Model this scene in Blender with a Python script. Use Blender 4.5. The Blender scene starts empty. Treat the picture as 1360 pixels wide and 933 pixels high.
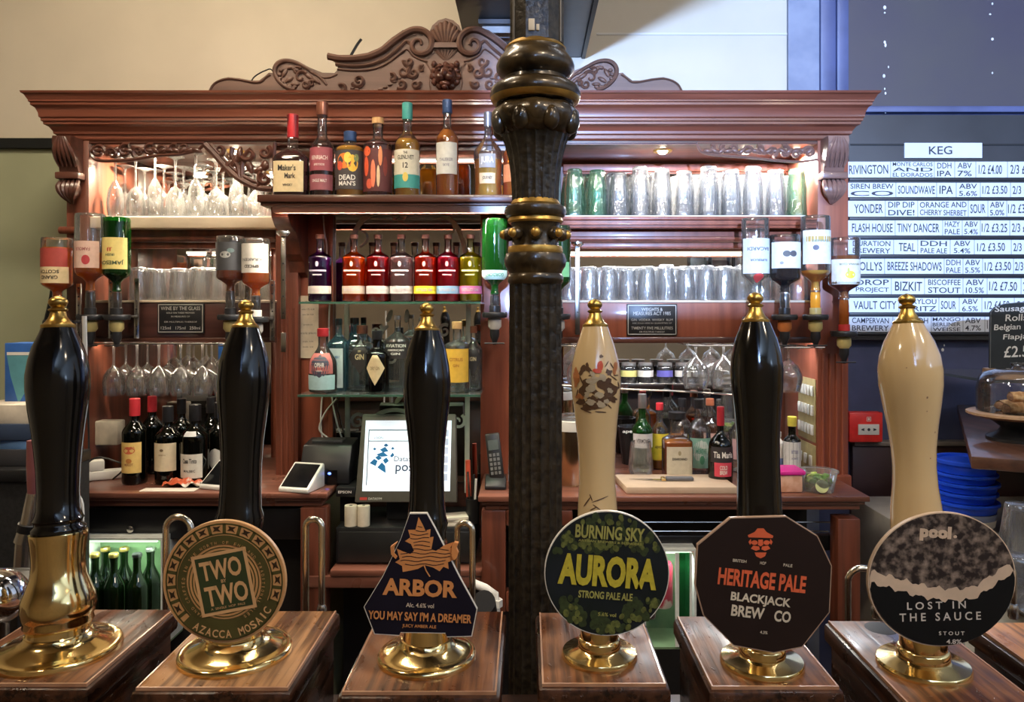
import bpy, bmesh, math, random
from mathutils import Vector, Matrix
random.seed(7)
PI = math.pi
scene = bpy.context.scene
C = scene.collection

# ---------------------------------------------------------------- camera
F = 1000.0; CX, CY, EYE = 700.0, 410.0, 1.5
def P(x, y, Y):
    return Vector(((x - CX) * Y / F, Y, EYE - (y - CY) * Y / F))
def S(n, Y):
    return n * Y / F
cd = bpy.data.cameras.new('camera'); cam = bpy.data.objects.new('camera', cd); C.objects.link(cam)
cam.location = (0, 0, EYE); cam.rotation_euler = (PI / 2, 0, 0)
cd.sensor_width = 36; cd.lens = 36 * F / 1360
cd.shift_x = (680 - CX) / 1360; cd.shift_y = (CY - 466.5) / 1360
cd.clip_start = 0.05; cd.clip_end = 50
scene.camera = cam

# ---------------------------------------------------------------- world, lights, exposure
w = bpy.data.worlds.new('world'); scene.world = w; w.use_nodes = True
w.node_tree.nodes['Background'].inputs[0].default_value = (0.9, 0.86, 0.8, 1)
w.node_tree.nodes['Background'].inputs[1].default_value = 0.25
scene.view_settings.view_transform = 'Standard'; scene.view_settings.look = 'None'
scene.view_settings.gamma = 1; scene.view_settings.exposure = 0.42
scene.view_settings.use_curve_mapping = False
cy = scene.cycles
cy.max_bounces = 14; cy.diffuse_bounces = 4; cy.glossy_bounces = 6; cy.transmission_bounces = 12
cy.transparent_max_bounces = 48; cy.caustics_reflective = False; cy.caustics_refractive = True
cy.sample_clamp_indirect = 4

def area(name, loc, aim, sx, sy, power, col, spread=PI):
    l = bpy.data.lights.new(name, 'AREA'); l.shape = 'RECTANGLE'; l.size = sx; l.size_y = sy
    l.energy = power; l.color = col; l.spread = spread
    o = bpy.data.objects.new(name, l); C.objects.link(o); o.location = loc
    o.rotation_euler = (Vector(aim) - Vector(loc)).to_track_quat('-Z', 'Y').to_euler()
    return o
def point(name, loc, power, col, r=0.03):
    l = bpy.data.lights.new(name, 'POINT'); l.energy = power; l.color = col; l.shadow_soft_size = r
    o = bpy.data.objects.new(name, l); C.objects.link(o); o.location = loc
    return o
WARM = (1.0, 0.80, 0.56); COOL = (0.55, 0.74, 1.0); NEUT = (1.0, 0.93, 0.84)
# daylight from the street door, cut to a beam by the added screens (cool)
area('door_daylight', (-0.05, -3.5, 2.30), (0.6, 2.8, 2.2), 0.05, 0.05, 640, (0.36, 0.56, 1.0))
# pendant lamps over the drinkers' side of the bar
area('pendant_light', (-1.5, 0.1, 3.0), (-1.2, 1.6, 0.9), 0.16, 0.16, 12, WARM)
area('pendant_light', (0.62, -0.3, 3.1), (0.3, 1.4, 0.9), 0.16, 0.16, 13, WARM)
area('pendant_light', (1.7, -0.3, 3.0), (1.3, 1.6, 0.9), 0.16, 0.16, 9, WARM)
# servery lamps between bar and back bar
area('servery_light', (-0.9, 1.45, 3.15), (-0.9, 2.3, 1.2), 0.7, 0.10, 24, (1.0, .84, .62))
area('servery_light', (1.0, 1.4, 3.15), (1.0, 2.4, 1.2), 0.7, 0.10, 3, (.9, .93, 1))
# added fill light under the duct, no fixture there, brightens the till bay
area('till_fill_light', (-0.1, 1.25, 2.42), (-0.35, 2.45, 1.35), 0.30, 0.10, 7, (1.0, .90, .76))
# cool window to the side of the room
area('side_window_daylight', (2.7, -1.2, 1.9), (0.0, 1.5, 1.2), 0.3, 0.6, 4, COOL)

# ---------------------------------------------------------------- materials
MATS = {}
def mat(name, col=(0.5, 0.5, 0.5), rough=0.5, metal=0.0, noise=0.12, nscale=25.0, stretch=(1, 1, 1), bump=0.0,
        coat=0.0, emit=0.0, ecol=None, col2=None, spec=0.5, sheen=0.0, trans=0.0, alpha=1.0, detail=4.0, rvar=0.0, contrast=(0.35, 0.65)):
    if name in MATS: return MATS[name]
    m = bpy.data.materials.new(name); m.use_nodes = True; nt = m.node_tree; N = nt.nodes; L = nt.links
    b = N['Principled BSDF']
    b.inputs['Roughness'].default_value = rough; b.inputs['Metallic'].default_value = metal
    b.inputs['Specular IOR Level'].default_value = spec
    b.inputs['Coat Weight'].default_value = coat; b.inputs['Coat Roughness'].default_value = 0.08
    b.inputs['Transmission Weight'].default_value = trans
    if emit:
        b.inputs['Emission Color'].default_value = (*(ecol or col), 1); b.inputs['Emission Strength'].default_value = emit
    tc = N.new('ShaderNodeTexCoord'); mp = N.new('ShaderNodeMapping'); mp.inputs['Scale'].default_value = stretch
    L.new(tc.outputs['Object'], mp.inputs['Vector'])
    nz = N.new('ShaderNodeTexNoise'); nz.inputs['Scale'].default_value = nscale; nz.inputs['Detail'].default_value = detail
    L.new(mp.outputs[0], nz.inputs['Vector'])
    rp = N.new('ShaderNodeValToRGB'); L.new(nz.outputs['Fac'], rp.inputs[0])
    c2 = col2 or tuple(min(1, c * (1 + noise)) for c in col); c1 = tuple(c * (1 - noise) for c in col) if not col2 else col
    rp.color_ramp.elements[0].position = contrast[0]; rp.color_ramp.elements[1].position = contrast[1]
    rp.color_ramp.elements[0].color = (*c1, 1); rp.color_ramp.elements[1].color = (*c2, 1)
    L.new(rp.outputs[0], b.inputs['Base Color'])
    if bump:
        bp = N.new('ShaderNodeBump'); bp.inputs['Strength'].default_value = bump; bp.inputs['Distance'].default_value = 0.004
        L.new(nz.outputs['Fac'], bp.inputs['Height']); L.new(bp.outputs[0], b.inputs['Normal'])
    if rvar:
        mr = N.new('ShaderNodeMapRange'); mr.inputs[3].default_value = max(0.02, rough - rvar); mr.inputs[4].default_value = rough + rvar
        n2 = N.new('ShaderNodeTexNoise'); n2.inputs['Scale'].default_value = nscale * 0.35; L.new(tc.outputs['Object'], n2.inputs['Vector'])
        L.new(n2.outputs['Fac'], mr.inputs[0]); L.new(mr.outputs[0], b.inputs['Roughness'])
    MATS[name] = m; return m
def wood(name, c1, c2, axis='x', rough=0.35, coat=0.3, scale=9.0, bump=0.05, rvar=0.08):
    st = {'x': (0.06, 1, 1), 'y': (1, 0.06, 1), 'z': (1, 1, 0.06)}[axis]
    return mat(name, c1, rough, col2=c2, nscale=scale * 4, stretch=st, bump=bump, coat=coat, rvar=rvar, detail=6)
def barwood(name, dark, mid, light):
    if name in MATS: return MATS[name]
    m = bpy.data.materials.new(name); m.use_nodes = True; nt = m.node_tree; N = nt.nodes; L = nt.links; b = N['Principled BSDF']
    tc = N.new('ShaderNodeTexCoord')
    def noise(sc, st, det=5):
        mp = N.new('ShaderNodeMapping'); mp.inputs['Scale'].default_value = st; L.new(tc.outputs['Object'], mp.inputs[0])
        n = N.new('ShaderNodeTexNoise'); n.inputs['Scale'].default_value = sc; n.inputs['Detail'].default_value = det; L.new(mp.outputs[0], n.inputs[0]); return n
    def ramp(src, a, b_, c1, c2):
        r = N.new('ShaderNodeValToRGB'); r.color_ramp.elements[0].position = a; r.color_ramp.elements[1].position = b_
        r.color_ramp.elements[0].color = (*c1, 1); r.color_ramp.elements[1].color = (*c2, 1); L.new(src.outputs['Fac'], r.inputs[0]); return r
    gr = noise(150, (1, .05, 1), 6); bl = noise(16, (1, .6, 1), 5); sp = noise(170, (1, .5, 1), 3)
    g = ramp(gr, .36, .62, dark, mid); w_ = ramp(bl, .46, .66, (0, 0, 0), (1, 1, 1)); s_ = ramp(sp, .66, .70, (0, 0, 0), (1, 1, 1))
    mx = N.new('ShaderNodeMix'); mx.data_type = 'RGBA'; L.new(w_.outputs[0], mx.inputs[0]); L.new(g.outputs[0], mx.inputs[6]); mx.inputs[7].default_value = (*light, 1)
    mlt = N.new('ShaderNodeMix'); mlt.data_type = 'RGBA'; mlt.blend_type = 'MULTIPLY'; mlt.inputs[0].default_value = .75; L.new(mx.outputs[2], mlt.inputs[6])
    g2 = ramp(gr, .38, .56, (.35, .30, .26), (1, 1, 1)); L.new(g2.outputs[0], mlt.inputs[7]); L.new(mlt.outputs[2], b.inputs['Base Color'])
    rr = ramp(bl, .40, .60, (.16, .16, .16), (.50, .50, .50)); L.new(rr.outputs[0], b.inputs['Roughness'])
    b.inputs['Specular IOR Level'].default_value = .42
    ad = N.new('ShaderNodeMath'); ad.operation = 'ADD'; L.new(s_.outputs[0], ad.inputs[0]); L.new(gr.outputs['Fac'], ad.inputs[1])
    bp = N.new('ShaderNodeBump'); bp.inputs['Strength'].default_value = .55; bp.inputs['Distance'].default_value = .0012
    L.new(ad.outputs[0], bp.inputs['Height']); L.new(bp.outputs[0], b.inputs['Normal'])
    MATS[name] = m; return m
def glass(name, tint=(0.97, 0.98, 0.98), haze=0.05, refl=1.0, hcol=(1, 1, 1), ior=1.5, rough=0.03, body=0.0, bcol=None, edge=0.62, thick=0.0, ripple=0.12):
    """thin clear glass: light passes (tinted), the surface reflects, a little haze catches light"""
    if name in MATS: return MATS[name]
    m = bpy.data.materials.new(name); m.use_nodes = True; nt = m.node_tree; N = nt.nodes; L = nt.links
    for n in list(N): N.remove(n)
    out = N.new('ShaderNodeOutputMaterial'); tr = N.new('ShaderNodeBsdfTransparent'); gl = N.new('ShaderNodeBsdfGlossy')
    gl.inputs['Roughness'].default_value = rough
    tc = N.new('ShaderNodeTexCoord'); nz = N.new('ShaderNodeTexNoise'); nz.inputs['Scale'].default_value = 40 if ripple < .2 else 110
    mp = N.new('ShaderNodeMapping'); mp.inputs['Scale'].default_value = (1, 1, 1 if ripple < .2 else .22)
    L.new(tc.outputs['Object'], mp.inputs['Vector']); L.new(mp.outputs[0], nz.inputs['Vector'])
    bp = N.new('ShaderNodeBump'); bp.inputs['Strength'].default_value = ripple; bp.inputs['Distance'].default_value = 0.003
    L.new(nz.outputs['Fac'], bp.inputs['Height']); L.new(bp.outputs[0], gl.inputs['Normal'])
    lw = N.new('ShaderNodeLayerWeight'); lw.inputs['Blend'].default_value = 0.35
    rp = N.new('ShaderNodeValToRGB'); rp.color_ramp.elements[0].color = (*tint, 1)
    rp.color_ramp.elements[1].color = (*[t * t * edge for t in tint], 1); rp.color_ramp.elements[0].position = 0.35
    L.new(lw.outputs['Facing'], rp.inputs[0]); L.new(rp.outputs[0], tr.inputs['Color'])
    fr = N.new('ShaderNodeFresnel'); fr.inputs['IOR'].default_value = ior
    ml = N.new('ShaderNodeMath'); ml.operation = 'MULTIPLY'; ml.inputs[1].default_value = refl; ml.use_clamp = True
    L.new(fr.outputs[0], ml.inputs[0])
    m1 = N.new('ShaderNodeMixShader'); L.new(ml.outputs[0], m1.inputs[0]); L.new(tr.outputs[0], m1.inputs[1]); L.new(gl.outputs[0], m1.inputs[2])
    df = N.new('ShaderNodeBsdfDiffuse'); df.inputs['Color'].default_value = (*(bcol or hcol), 1)
    tl = N.new('ShaderNodeBsdfTranslucent'); tl.inputs['Color'].default_value = (*(bcol or hcol), 1)
    m0 = N.new('ShaderNodeMixShader'); m0.inputs[0].default_value = 0.5; L.new(df.outputs[0], m0.inputs[1]); L.new(tl.outputs[0], m0.inputs[2])
    m2 = N.new('ShaderNodeMixShader'); m2.inputs[0].default_value = haze + body
    if thick:
        gb = N.new('ShaderNodeBsdfGlass'); gb.inputs['IOR'].default_value = 1.46; gb.inputs['Roughness'].default_value = 0.0
        gb.inputs['Color'].default_value = (*tint, 1); m3 = N.new('ShaderNodeMixShader'); m3.inputs[0].default_value = thick
        L.new(bp.outputs[0], gb.inputs['Normal']); L.new(m1.outputs[0], m3.inputs[1]); L.new(gb.outputs[0], m3.inputs[2]); m1 = m3
    L.new(m1.outputs[0], m2.inputs[1]); L.new(m0.outputs[0], m2.inputs[2]); L.new(m2.outputs[0], out.inputs[0])
    MATS[name] = m; return m
def liquid(name, col, body=0.35):
    return glass(name, tint=col, haze=0.0, refl=0.8, ior=1.33, body=body, bcol=col)
def mirror(name='mirror_glass', col=(0.80, 0.80, 0.78), rough=0.02):
    return mat(name, col, rough, metal=1.0, noise=0.03, nscale=6)

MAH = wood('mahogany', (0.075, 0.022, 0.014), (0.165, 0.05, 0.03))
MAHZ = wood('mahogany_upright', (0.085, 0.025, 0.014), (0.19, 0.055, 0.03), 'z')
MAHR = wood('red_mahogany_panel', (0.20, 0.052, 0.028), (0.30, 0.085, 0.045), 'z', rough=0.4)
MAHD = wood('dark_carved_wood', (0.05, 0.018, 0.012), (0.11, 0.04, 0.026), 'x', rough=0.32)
OAKB = barwood('bar_top_oak', (0.028, 0.009, 0.004), (0.135, 0.045, 0.015), (0.27, 0.11, 0.038))
OAKL = barwood('worn_pale_oak', (0.14, 0.060, 0.024), (0.34, 0.165, 0.068), (0.50, 0.27, 0.12))
OAKE = wood('worn_edge_wood', (0.33, 0.16, 0.09), (0.48, 0.27, 0.16), 'y', rough=0.45)
BRASS = mat('polished_brass', (0.92, 0.68, 0.30), 0.12, 1.0, noise=0.06, nscale=12, rvar=0.06)
GOLD = mat('brushed_gold', (0.62, 0.40, 0.11), 0.3, 1.0, noise=0.1, nscale=30, rvar=0.08)
GOLDP = mat('gold_paint', (0.55, 0.33, 0.08), 0.35, 0.7, noise=0.25, nscale=40, bump=0.1)
STEEL = mat('steel', (0.62, 0.60, 0.56), 0.25, 1.0, noise=0.08, rvar=0.08)
STEELW = mat('warm_steel', (0.74, 0.68, 0.56), 0.2, 1.0, noise=0.08, rvar=0.05)
BLACKG = mat('black_lacquer', (0.005, 0.0045, 0.004), 0.13, coat=0.35, spec=0.4, noise=0.3)
IRON = mat('black_gold_iron', (0.016, 0.011, 0.006), 0.3, 0.2, col2=(0.080, 0.052, 0.022), nscale=50, bump=0.35, coat=0.3, rvar=.1)
CREAM = mat('cream_ceramic', (0.62, 0.45, 0.24), 0.14, coat=0.8, noise=0.06, nscale=9)
BLACKP = mat('black_plastic', (0.012, 0.012, 0.013), 0.4, noise=0.2)
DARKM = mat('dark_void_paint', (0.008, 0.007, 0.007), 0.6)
WHITEP = mat('white_plastic', (0.75, 0.73, 0.68), 0.4, noise=0.04)
PAPER = mat('paper', (0.72, 0.66, 0.56), 0.8, noise=0.05)
CLEAR = glass('clear_glass', haze=0.07, refl=1.6)
PINT = glass('pint_glass', tint=(0.985, 0.99, 0.995), haze=0.055, refl=3.2, edge=.8, thick=.12, ripple=.9, rough=.06)
WINEG = glass('wine_glass', tint=(0.99, 0.985, 0.97), haze=0.045, refl=3.0, edge=.8, thick=.12, ripple=.5, rough=.05)
MIRR = mirror()

# ---------------------------------------------------------------- mesh builder
class MB:
    def __init__(s): s.v = []; s.f = []
    def add(s, vs, fs):
        o = len(s.v); s.v += [tuple(v) for v in vs]; s.f += [tuple(i + o for i in f) for f in fs]; return s
    def box(s, a, b):
        x0, y0, z0 = a; x1, y1, z1 = b
        x0, x1 = min(x0, x1), max(x0, x1); y0, y1 = min(y0, y1), max(y0, y1); z0, z1 = min(z0, z1), max(z0, z1)
        return s.add([(x0, y0, z0), (x1, y0, z0), (x1, y1, z0), (x0, y1, z0), (x0, y0, z1), (x1, y0, z1), (x1, y1, z1), (x0, y1, z1)],
                     [(0, 3, 2, 1), (4, 5, 6, 7), (0, 1, 5, 4), (1, 2, 6, 5), (2, 3, 7, 6), (3, 0, 4, 7)])
    def pbox(s, x0, y0, x1, y1, Y, depth):      # front face spans picture measurements at depth Y, extends back
        a = P(x0, y1, Y); b = P(x1, y0, Y)
        return s.box((a.x, Y, a.z), (b.x, Y + depth, b.z))
    def lathe(s, prof, seg=24, c=(0, 0, 0), mod=None, sq=0, close=True, arc=None):
        n = len(prof); vs = []; fs = []
        full = arc is None; a0, a1 = arc or (0, 2 * PI); cnt = seg if full else seg + 1
        for r, z in prof:
            for k in range(cnt):
                a = a0 + (a1 - a0) * k / seg; rr = r
                if sq:
                    ca, sa = abs(math.cos(a)), abs(math.sin(a)); rr = r / ((ca ** sq + sa ** sq) ** (1 / sq))
                if mod: rr = mod(a, z, rr)
                vs.append((c[0] + rr * math.cos(a), c[1] + rr * math.sin(a), c[2] + z))
        for i in range(n - 1):
            for k in range(seg):
                k2 = (k + 1) % cnt if full else k + 1
                fs.append((i * cnt + k, i * cnt + k2, (i + 1) * cnt + k2, (i + 1) * cnt + k))
        if close and full:
            if prof[0][0] > 1e-6: fs.append(tuple(reversed(range(cnt))))
            if prof[-1][0] > 1e-6: fs.append(tuple((n - 1) * cnt + k for k in range(cnt)))
        return s.add(vs, fs)
    def prism(s, poly, y0, y1, inset=0):       # poly in (x, z)
        n = len(poly)
        ar = sum(poly[i][0] * poly[(i + 1) % n][1] - poly[(i + 1) % n][0] * poly[i][1] for i in range(n))
        if ar < 0: poly = poly[::-1]
        vs = [(x, y0, z) for x, z in poly] + [(x, y1, z) for x, z in poly]
        fs = [tuple(range(n)), tuple(reversed(range(n, 2 * n)))] + [((i + 1) % n, i, n + i, n + (i + 1) % n) for i in range(n)]
        return s.add(vs, fs)
    def prismx(s, poly, x0, x1):               # poly in (y, z) extruded along x
        n = len(poly)
        vs = [(x0, y, z) for y, z in poly] + [(x1, y, z) for y, z in poly]
        return s.add(vs, [tuple(range(n)), tuple(reversed(range(n, 2 * n)))] + [((i + 1) % n, i, n + i, n + (i + 1) % n) for i in range(n)])
    def prismz(s, poly, z0, z1):
        n = len(poly)
        vs = [(x, y, z0) for x, y in poly] + [(x, y, z1) for x, y in poly]
        return s.add(vs, [tuple(reversed(range(n))), tuple(range(n, 2 * n))] + [(i, (i + 1) % n, n + (i + 1) % n, n + i) for i in range(n)])
    def tube(s, path, r, seg=8, flat=1.0, caps=True):
        path = [Vector(p) for p in path]; n = len(path)
        rs = r if isinstance(r, (list, tuple)) else [r] * n
        vs = []; fs = []; up = None
        for i in range(n):
            t = (path[min(i + 1, n - 1)] - path[max(i - 1, 0)])
            t = t.normalized() if t.length > 1e-9 else Vector((0, 0, 1))
            if up is None:
                up = Vector((0, 1, 0)) if abs(t.y) < 0.9 else Vector((1, 0, 0))
            u = (up - t * up.dot(t)); u = u.normalized() if u.length > 1e-6 else Vector((1, 0, 0)); up = u
            v = t.cross(u)
            for k in range(seg):
                a = 2 * PI * k / seg
                vs.append(path[i] + (u * math.cos(a) * flat + v * math.sin(a)) * rs[i])
        for i in range(n - 1):
            for k in range(seg):
                k2 = (k + 1) % seg; fs.append((i * seg + k, i * seg + k2, (i + 1) * seg + k2, (i + 1) * seg + k))
        if caps: fs.append(tuple(reversed(range(seg)))); fs.append(tuple((n - 1) * seg + k for k in range(seg)))
        return s.add(vs, fs)
    def ball(s, c, r, seg=12, rings=8, rot=None):
        r = r if isinstance(r, (tuple, list)) else (r, r, r)
        vs = []; fs = []
        for i in range(rings + 1):
            th = PI * i / rings
            for k in range(seg):
                a = 2 * PI * k / seg
                p = Vector((r[0] * math.sin(th) * math.cos(a), r[1] * math.sin(th) * math.sin(a), r[2] * math.cos(th)))
                if rot: p = rot @ p
                vs.append(Vector(c) + p)
        for i in range(rings):
            for k in range(seg):
                k2 = (k + 1) % seg; fs.append((i * seg + k, (i + 1) * seg + k, (i + 1) * seg + k2, i * seg + k2))
        return s.add(vs, fs)
    def grid(s, fn, nu, nv):
        vs = [fn(i / nu, j / nv) for j in range(nv + 1) for i in range(nu + 1)]
        return s.add(vs, [(j * (nu + 1) + i, j * (nu + 1) + i + 1, (j + 1) * (nu + 1) + i + 1, (j + 1) * (nu + 1) + i) for j in range(nv) for i in range(nu)])
    def xform(s, M):
        s.v = [tuple(M @ Vector(v)) for v in s.v]; return s
    def mesh(s, name, m, bevel=0, smooth=True, ang=40):
        me = bpy.data.meshes.new(name); me.from_pydata(s.v, [], s.f); me.validate()
        bm = bmesh.new(); bm.from_mesh(me)
        bmesh.ops.remove_doubles(bm, verts=bm.verts, dist=1e-6)
        bmesh.ops.recalc_face_normals(bm, faces=bm.faces)
        if bevel:
            es = [e for e in bm.edges if len(e.link_faces) == 2 and e.calc_face_angle(0) > 0.7]
            bmesh.ops.bevel(bm, geom=es, offset=bevel, segments=2, profile=0.5, affect='EDGES', clamp_overlap=True)
        bm.to_mesh(me); bm.free()
        me.materials.append(m)
        if smooth:
            me.shade_smooth(); me.set_sharp_from_angle(angle=math.radians(ang))
        return me

def wloc(o):
    v = Vector((0, 0, 0))
    while o is not None: v = v + o.location; o = o.parent
    return v
def thing(name, label, cat, loc=(0, 0, 0), group=None, rot=None):
    o = bpy.data.objects.new(name, None); C.objects.link(o); o.empty_display_size = 0.02
    o.location = loc; o['label'] = label; o['category'] = cat
    if group: o['group'] = group
    if rot: o.rotation_euler = rot
    return o
def link(name, me, parent=None, loc=(0, 0, 0)):
    o = bpy.data.objects.new(name, me); C.objects.link(o); o.location = loc
    if parent: o.parent = parent
    return o
def part(name, mb, m, parent, world=True, **k):
    """mesh in world measurements unless world=False (then local to the parent)"""
    if world:
        d = wloc(parent); mb.v = [(a - d.x, b - d.y, c - d.z) for a, b, c in mb.v]
    return link(name, mb.mesh(name, m, **k), parent)
def solo(name, mb, m, label, cat, group=None, loc=None, **k):
    if loc is not None: mb.v = [(a - loc[0], b - loc[1], c - loc[2]) for a, b, c in mb.v]
    o = link(name, mb.mesh(name, m, **k), None, loc or (0, 0, 0)); o['label'] = label; o['category'] = cat
    if group: o['group'] = group
    return o
def struct(name, mb, m, **k):
    o = link(name, mb.mesh(name, m, **k)); o['kind'] = 'structure'; return o
def copy_tree(o, loc=None, label=None, parent=None):
    c = o.copy(); C.objects.link(c); c.parent = parent
    if loc is not None: c.location = loc
    if label: c['label'] = label
    for ch in list(o.children): copy_tree(ch, parent=c)
    return c

# ---------------------------------------------------------------- lettering
_TX = {}
def glyphs(body, bold=0.0, shear=0.0):
    k = (body, bold, shear)
    if k not in _TX:
        cu = bpy.data.curves.new('lettering', 'FONT'); cu.body = body; cu.resolution_u = 3; cu.offset = bold; cu.shear = shear
        cu.fill_mode = 'FRONT'
        ob = bpy.data.objects.new('lettering', cu); me = ob.to_mesh()
        vs = [(v.co.x, v.co.y) for v in me.vertices]; fs = [tuple(p.vertices) for p in me.polygons]
        ob.to_mesh_clear(); bpy.data.objects.remove(ob); bpy.data.curves.remove(cu)
        if not vs: vs = [(0, 0)]
        x0 = min(v[0] for v in vs); x1 = max(v[0] for v in vs); y0 = min(v[1] for v in vs); y1 = max(v[1] for v in vs)
        w_, h_ = max(x1 - x0, 1e-4), max(y1 - y0, 1e-4)
        _TX[k] = ([((a - x0) / w_ - 0.5, (b - y0) / h_ - 0.5) for a, b in vs], fs, w_ / h_)
    return _TX[k]
def letters(mb, body, cx, cz, w_, h_, y=0.0, rot=0.0, bold=0.0, shear=0.0, fn=None):
    """flat text fitted into w_ x h_ about (cx, cz) on plane y; fn maps (u, v) -> point when the surface is curved"""
    vs, fs, asp = glyphs(body, bold, shear)
    if w_ is None: w_ = h_ * asp
    ca, sa = math.cos(rot), math.sin(rot); out = []
    for a, b in vs:
        u, v = a * w_, b * h_
        u, v = cx + u * ca - v * sa, cz + u * sa + v * ca
        out.append(fn(u, v) if fn else (u, y, v))
    mb.add(out, fs); return mb
def arc_letters(mb, body, cx, cz, R, h_, a_mid, span, y, inward=False, bold=0.0):
    n = len(body)
    for i, ch in enumerate(body):
        if ch == ' ': continue
        t = (i + 0.5) / n - 0.5
        a = a_mid - span * t if not inward else a_mid + span * t
        x, z = cx + R * math.cos(a), cz + R * math.sin(a)
        letters(mb, ch, x, z, h_ * 0.72 if ch not in "I'1" else h_ * 0.22, h_, y, rot=a - PI / 2 if not inward else a + PI / 2, bold=bold)
def cr(pts, n=6, closed=False):
    """Catmull-Rom through points"""
    pts = [Vector(p) for p in pts]; out = []; N_ = len(pts)
    rng = range(N_ if closed else N_ - 1)
    for i in rng:
        p0 = pts[(i - 1) % N_] if closed or i > 0 else pts[i]; p1 = pts[i]; p2 = pts[(i + 1) % N_]
        p3 = pts[(i + 2) % N_] if closed or i + 2 < N_ else pts[min(i + 1, N_ - 1)]
        for k in range(n):
            t = k / n
            out.append(0.5 * ((2 * p1) + (p2 - p0) * t + (2 * p0 - 5 * p1 + 4 * p2 - p3) * t * t + (3 * p1 - p0 - 3 * p2 + p3) * t ** 3))
    if not closed: out.append(pts[-1])
    return out
def pc(pts, Y, n=6):       # picture points -> smooth world path on plane Y
    return [P(p.x, p.y, Y) for p in cr([(a, b, 0) for a, b in pts], n)]
def spiral(cx, cy_, r0, r1, a0, turns, Y, n=28, dirn=1):
    return [P(cx + (r0 + (r1 - r0) * t) * math.cos(a0 + dirn * turns * 2 * PI * t), cy_ - (r0 + (r1 - r0) * t) * math.sin(a0 + dirn * turns * 2 * PI * t), Y)
            for t in [i / n for i in range(n + 1)]]
def taper(n, a, b, mid=None):
    if mid is None: return [a + (b - a) * i / (n - 1) for i in range(n)]
    return [(a + (mid - a) * 2 * t if t < 0.5 else mid + (b - mid) * (2 * t - 1)) for t in [i / (n - 1) for i in range(n)]]
def disc(mb, cx, cz, rx, rz, y, n=32, rot=0.0):
    ca, sa = math.cos(rot), math.sin(rot)
    pts = [(rx * math.cos(2 * PI * k / n), rz * math.sin(2 * PI * k / n)) for k in range(n)]
    mb.add([(cx + a * ca - b * sa, y, cz + a * sa + b * ca) for a, b in pts], [tuple(range(n))]); return mb
def ring(mb, cx, cz, r0, r1, y, n=48, a0=0.0, a1=2 * PI):
    vs = []; fs = []
    for k in range(n + 1):
        a = a0 + (a1 - a0) * k / n
        vs += [(cx + r0 * math.cos(a), y, cz + r0 * math.sin(a)), (cx + r1 * math.cos(a), y, cz + r1 * math.sin(a))]
    for k in range(n): fs.append((2 * k, 2 * k + 1, 2 * k + 3, 2 * k + 2))
    mb.add(vs, fs); return mb
def poly(mb, pts, y):
    mb.add([(a, y, b) for a, b in pts], [tuple(range(len(pts)))]); return mb
ORD = ['first', 'second', 'third', 'fourth', 'fifth', 'sixth', 'seventh', 'eighth', 'ninth', 'tenth', 'eleventh', 'twelfth', 'thirteenth', 'fourteenth', 'fifteenth', 'sixteenth', 'seventeenth', 'eighteenth', 'nineteenth', 'twentieth']
# ================================================================ THE ROOM
YW = 2.80; YF = 2.42; YB = 2.73; YC = 2.47
PLC = mat('cream_wall_paint', (0.56, 0.50, 0.40), 0.7, noise=0.05, nscale=3, bump=0.05)
PLW = mat('pale_wall_boarding', (0.62, 0.60, 0.55), 0.6, noise=0.04, nscale=3)
SAGE = mat('sage_wall_paint', (0.36, 0.38, 0.25), 0.6, noise=0.06, nscale=4)
NAVY = mat('navy_wall_paint', (0.070, 0.082, 0.175), 0.45, noise=0.2, nscale=6, bump=0.08, rvar=0.1)
NAVP = mat('violet_grey_board', (0.060, 0.048, 0.068), 0.45, col2=(0.075, 0.066, 0.062), nscale=2.2, rvar=0.1, contrast=(0.3, 0.7))
PIER = mat('blue_grey_plaster', (0.20, 0.22, 0.30), 0.7, col2=(0.26, 0.28, 0.36), nscale=12, bump=0.4)
CHAR = mat('charcoal_board', (0.035, 0.034, 0.036), 0.5, noise=0.15, nscale=5)
DADO = mat('oxblood_dado', (0.040, 0.016, 0.016), 0.4, noise=0.2, nscale=8, rvar=0.1)
def zz(y, Y=YW): return EYE - (y - CY) * Y / F
def xx(x, Y=YW): return (x - CX) * Y / F
RX0, RX1, RY0, RZ1 = -3.4, 3.0, -4.0, 3.3
struct('floor', MB().box((RX0, RY0, -0.1), (RX1, YW + 0.1, 0)), wood('floor_boards', (0.06, 0.03, 0.015), (0.12, 0.06, 0.03), 'y'))
struct('ceiling', MB().box((RX0, RY0, RZ1), (RX1, YW + 0.1, RZ1 + 0.1)), mat('ceiling_paint', (0.50, 0.44, 0.34), 0.8, noise=0.04, nscale=3))
struct('wall_back', MB().box((RX0, YW, zz(198)), (xx(1045), YW + 0.1, RZ1)), PLC)
struct('wall_back_lower', MB().box((RX0, YW, 0), (xx(1045), YW + 0.1, zz(198))), SAGE)
struct('wall_back_pier', MB().box((xx(1045), YW - 0.015, 0), (xx(1086), YW + 0.1, RZ1)), PIER)
struct('wall_back_side', MB().box((xx(1086), YW, 0), (RX1, YW + 0.1, RZ1)), NAVY)
struct('wall_left', MB().box((RX0 - 0.1, RY0, 0), (RX0, YW, RZ1)), PLC)
struct('wall_right', MB().box((RX1, RY0, 0), (RX1 + 0.1, YW, RZ1)), PLC)
struct('wall_front', MB().box((RX0, RY0 - 0.1, 0), (RX1, RY0, RZ1)), PLC)
struct('trim_1', MB().box((RX0, YW - 0.02, zz(198)), (-1.45, YW, zz(185))), mat('black_picture_rail', (0.01, 0.012, 0.013), 0.4))
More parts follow.
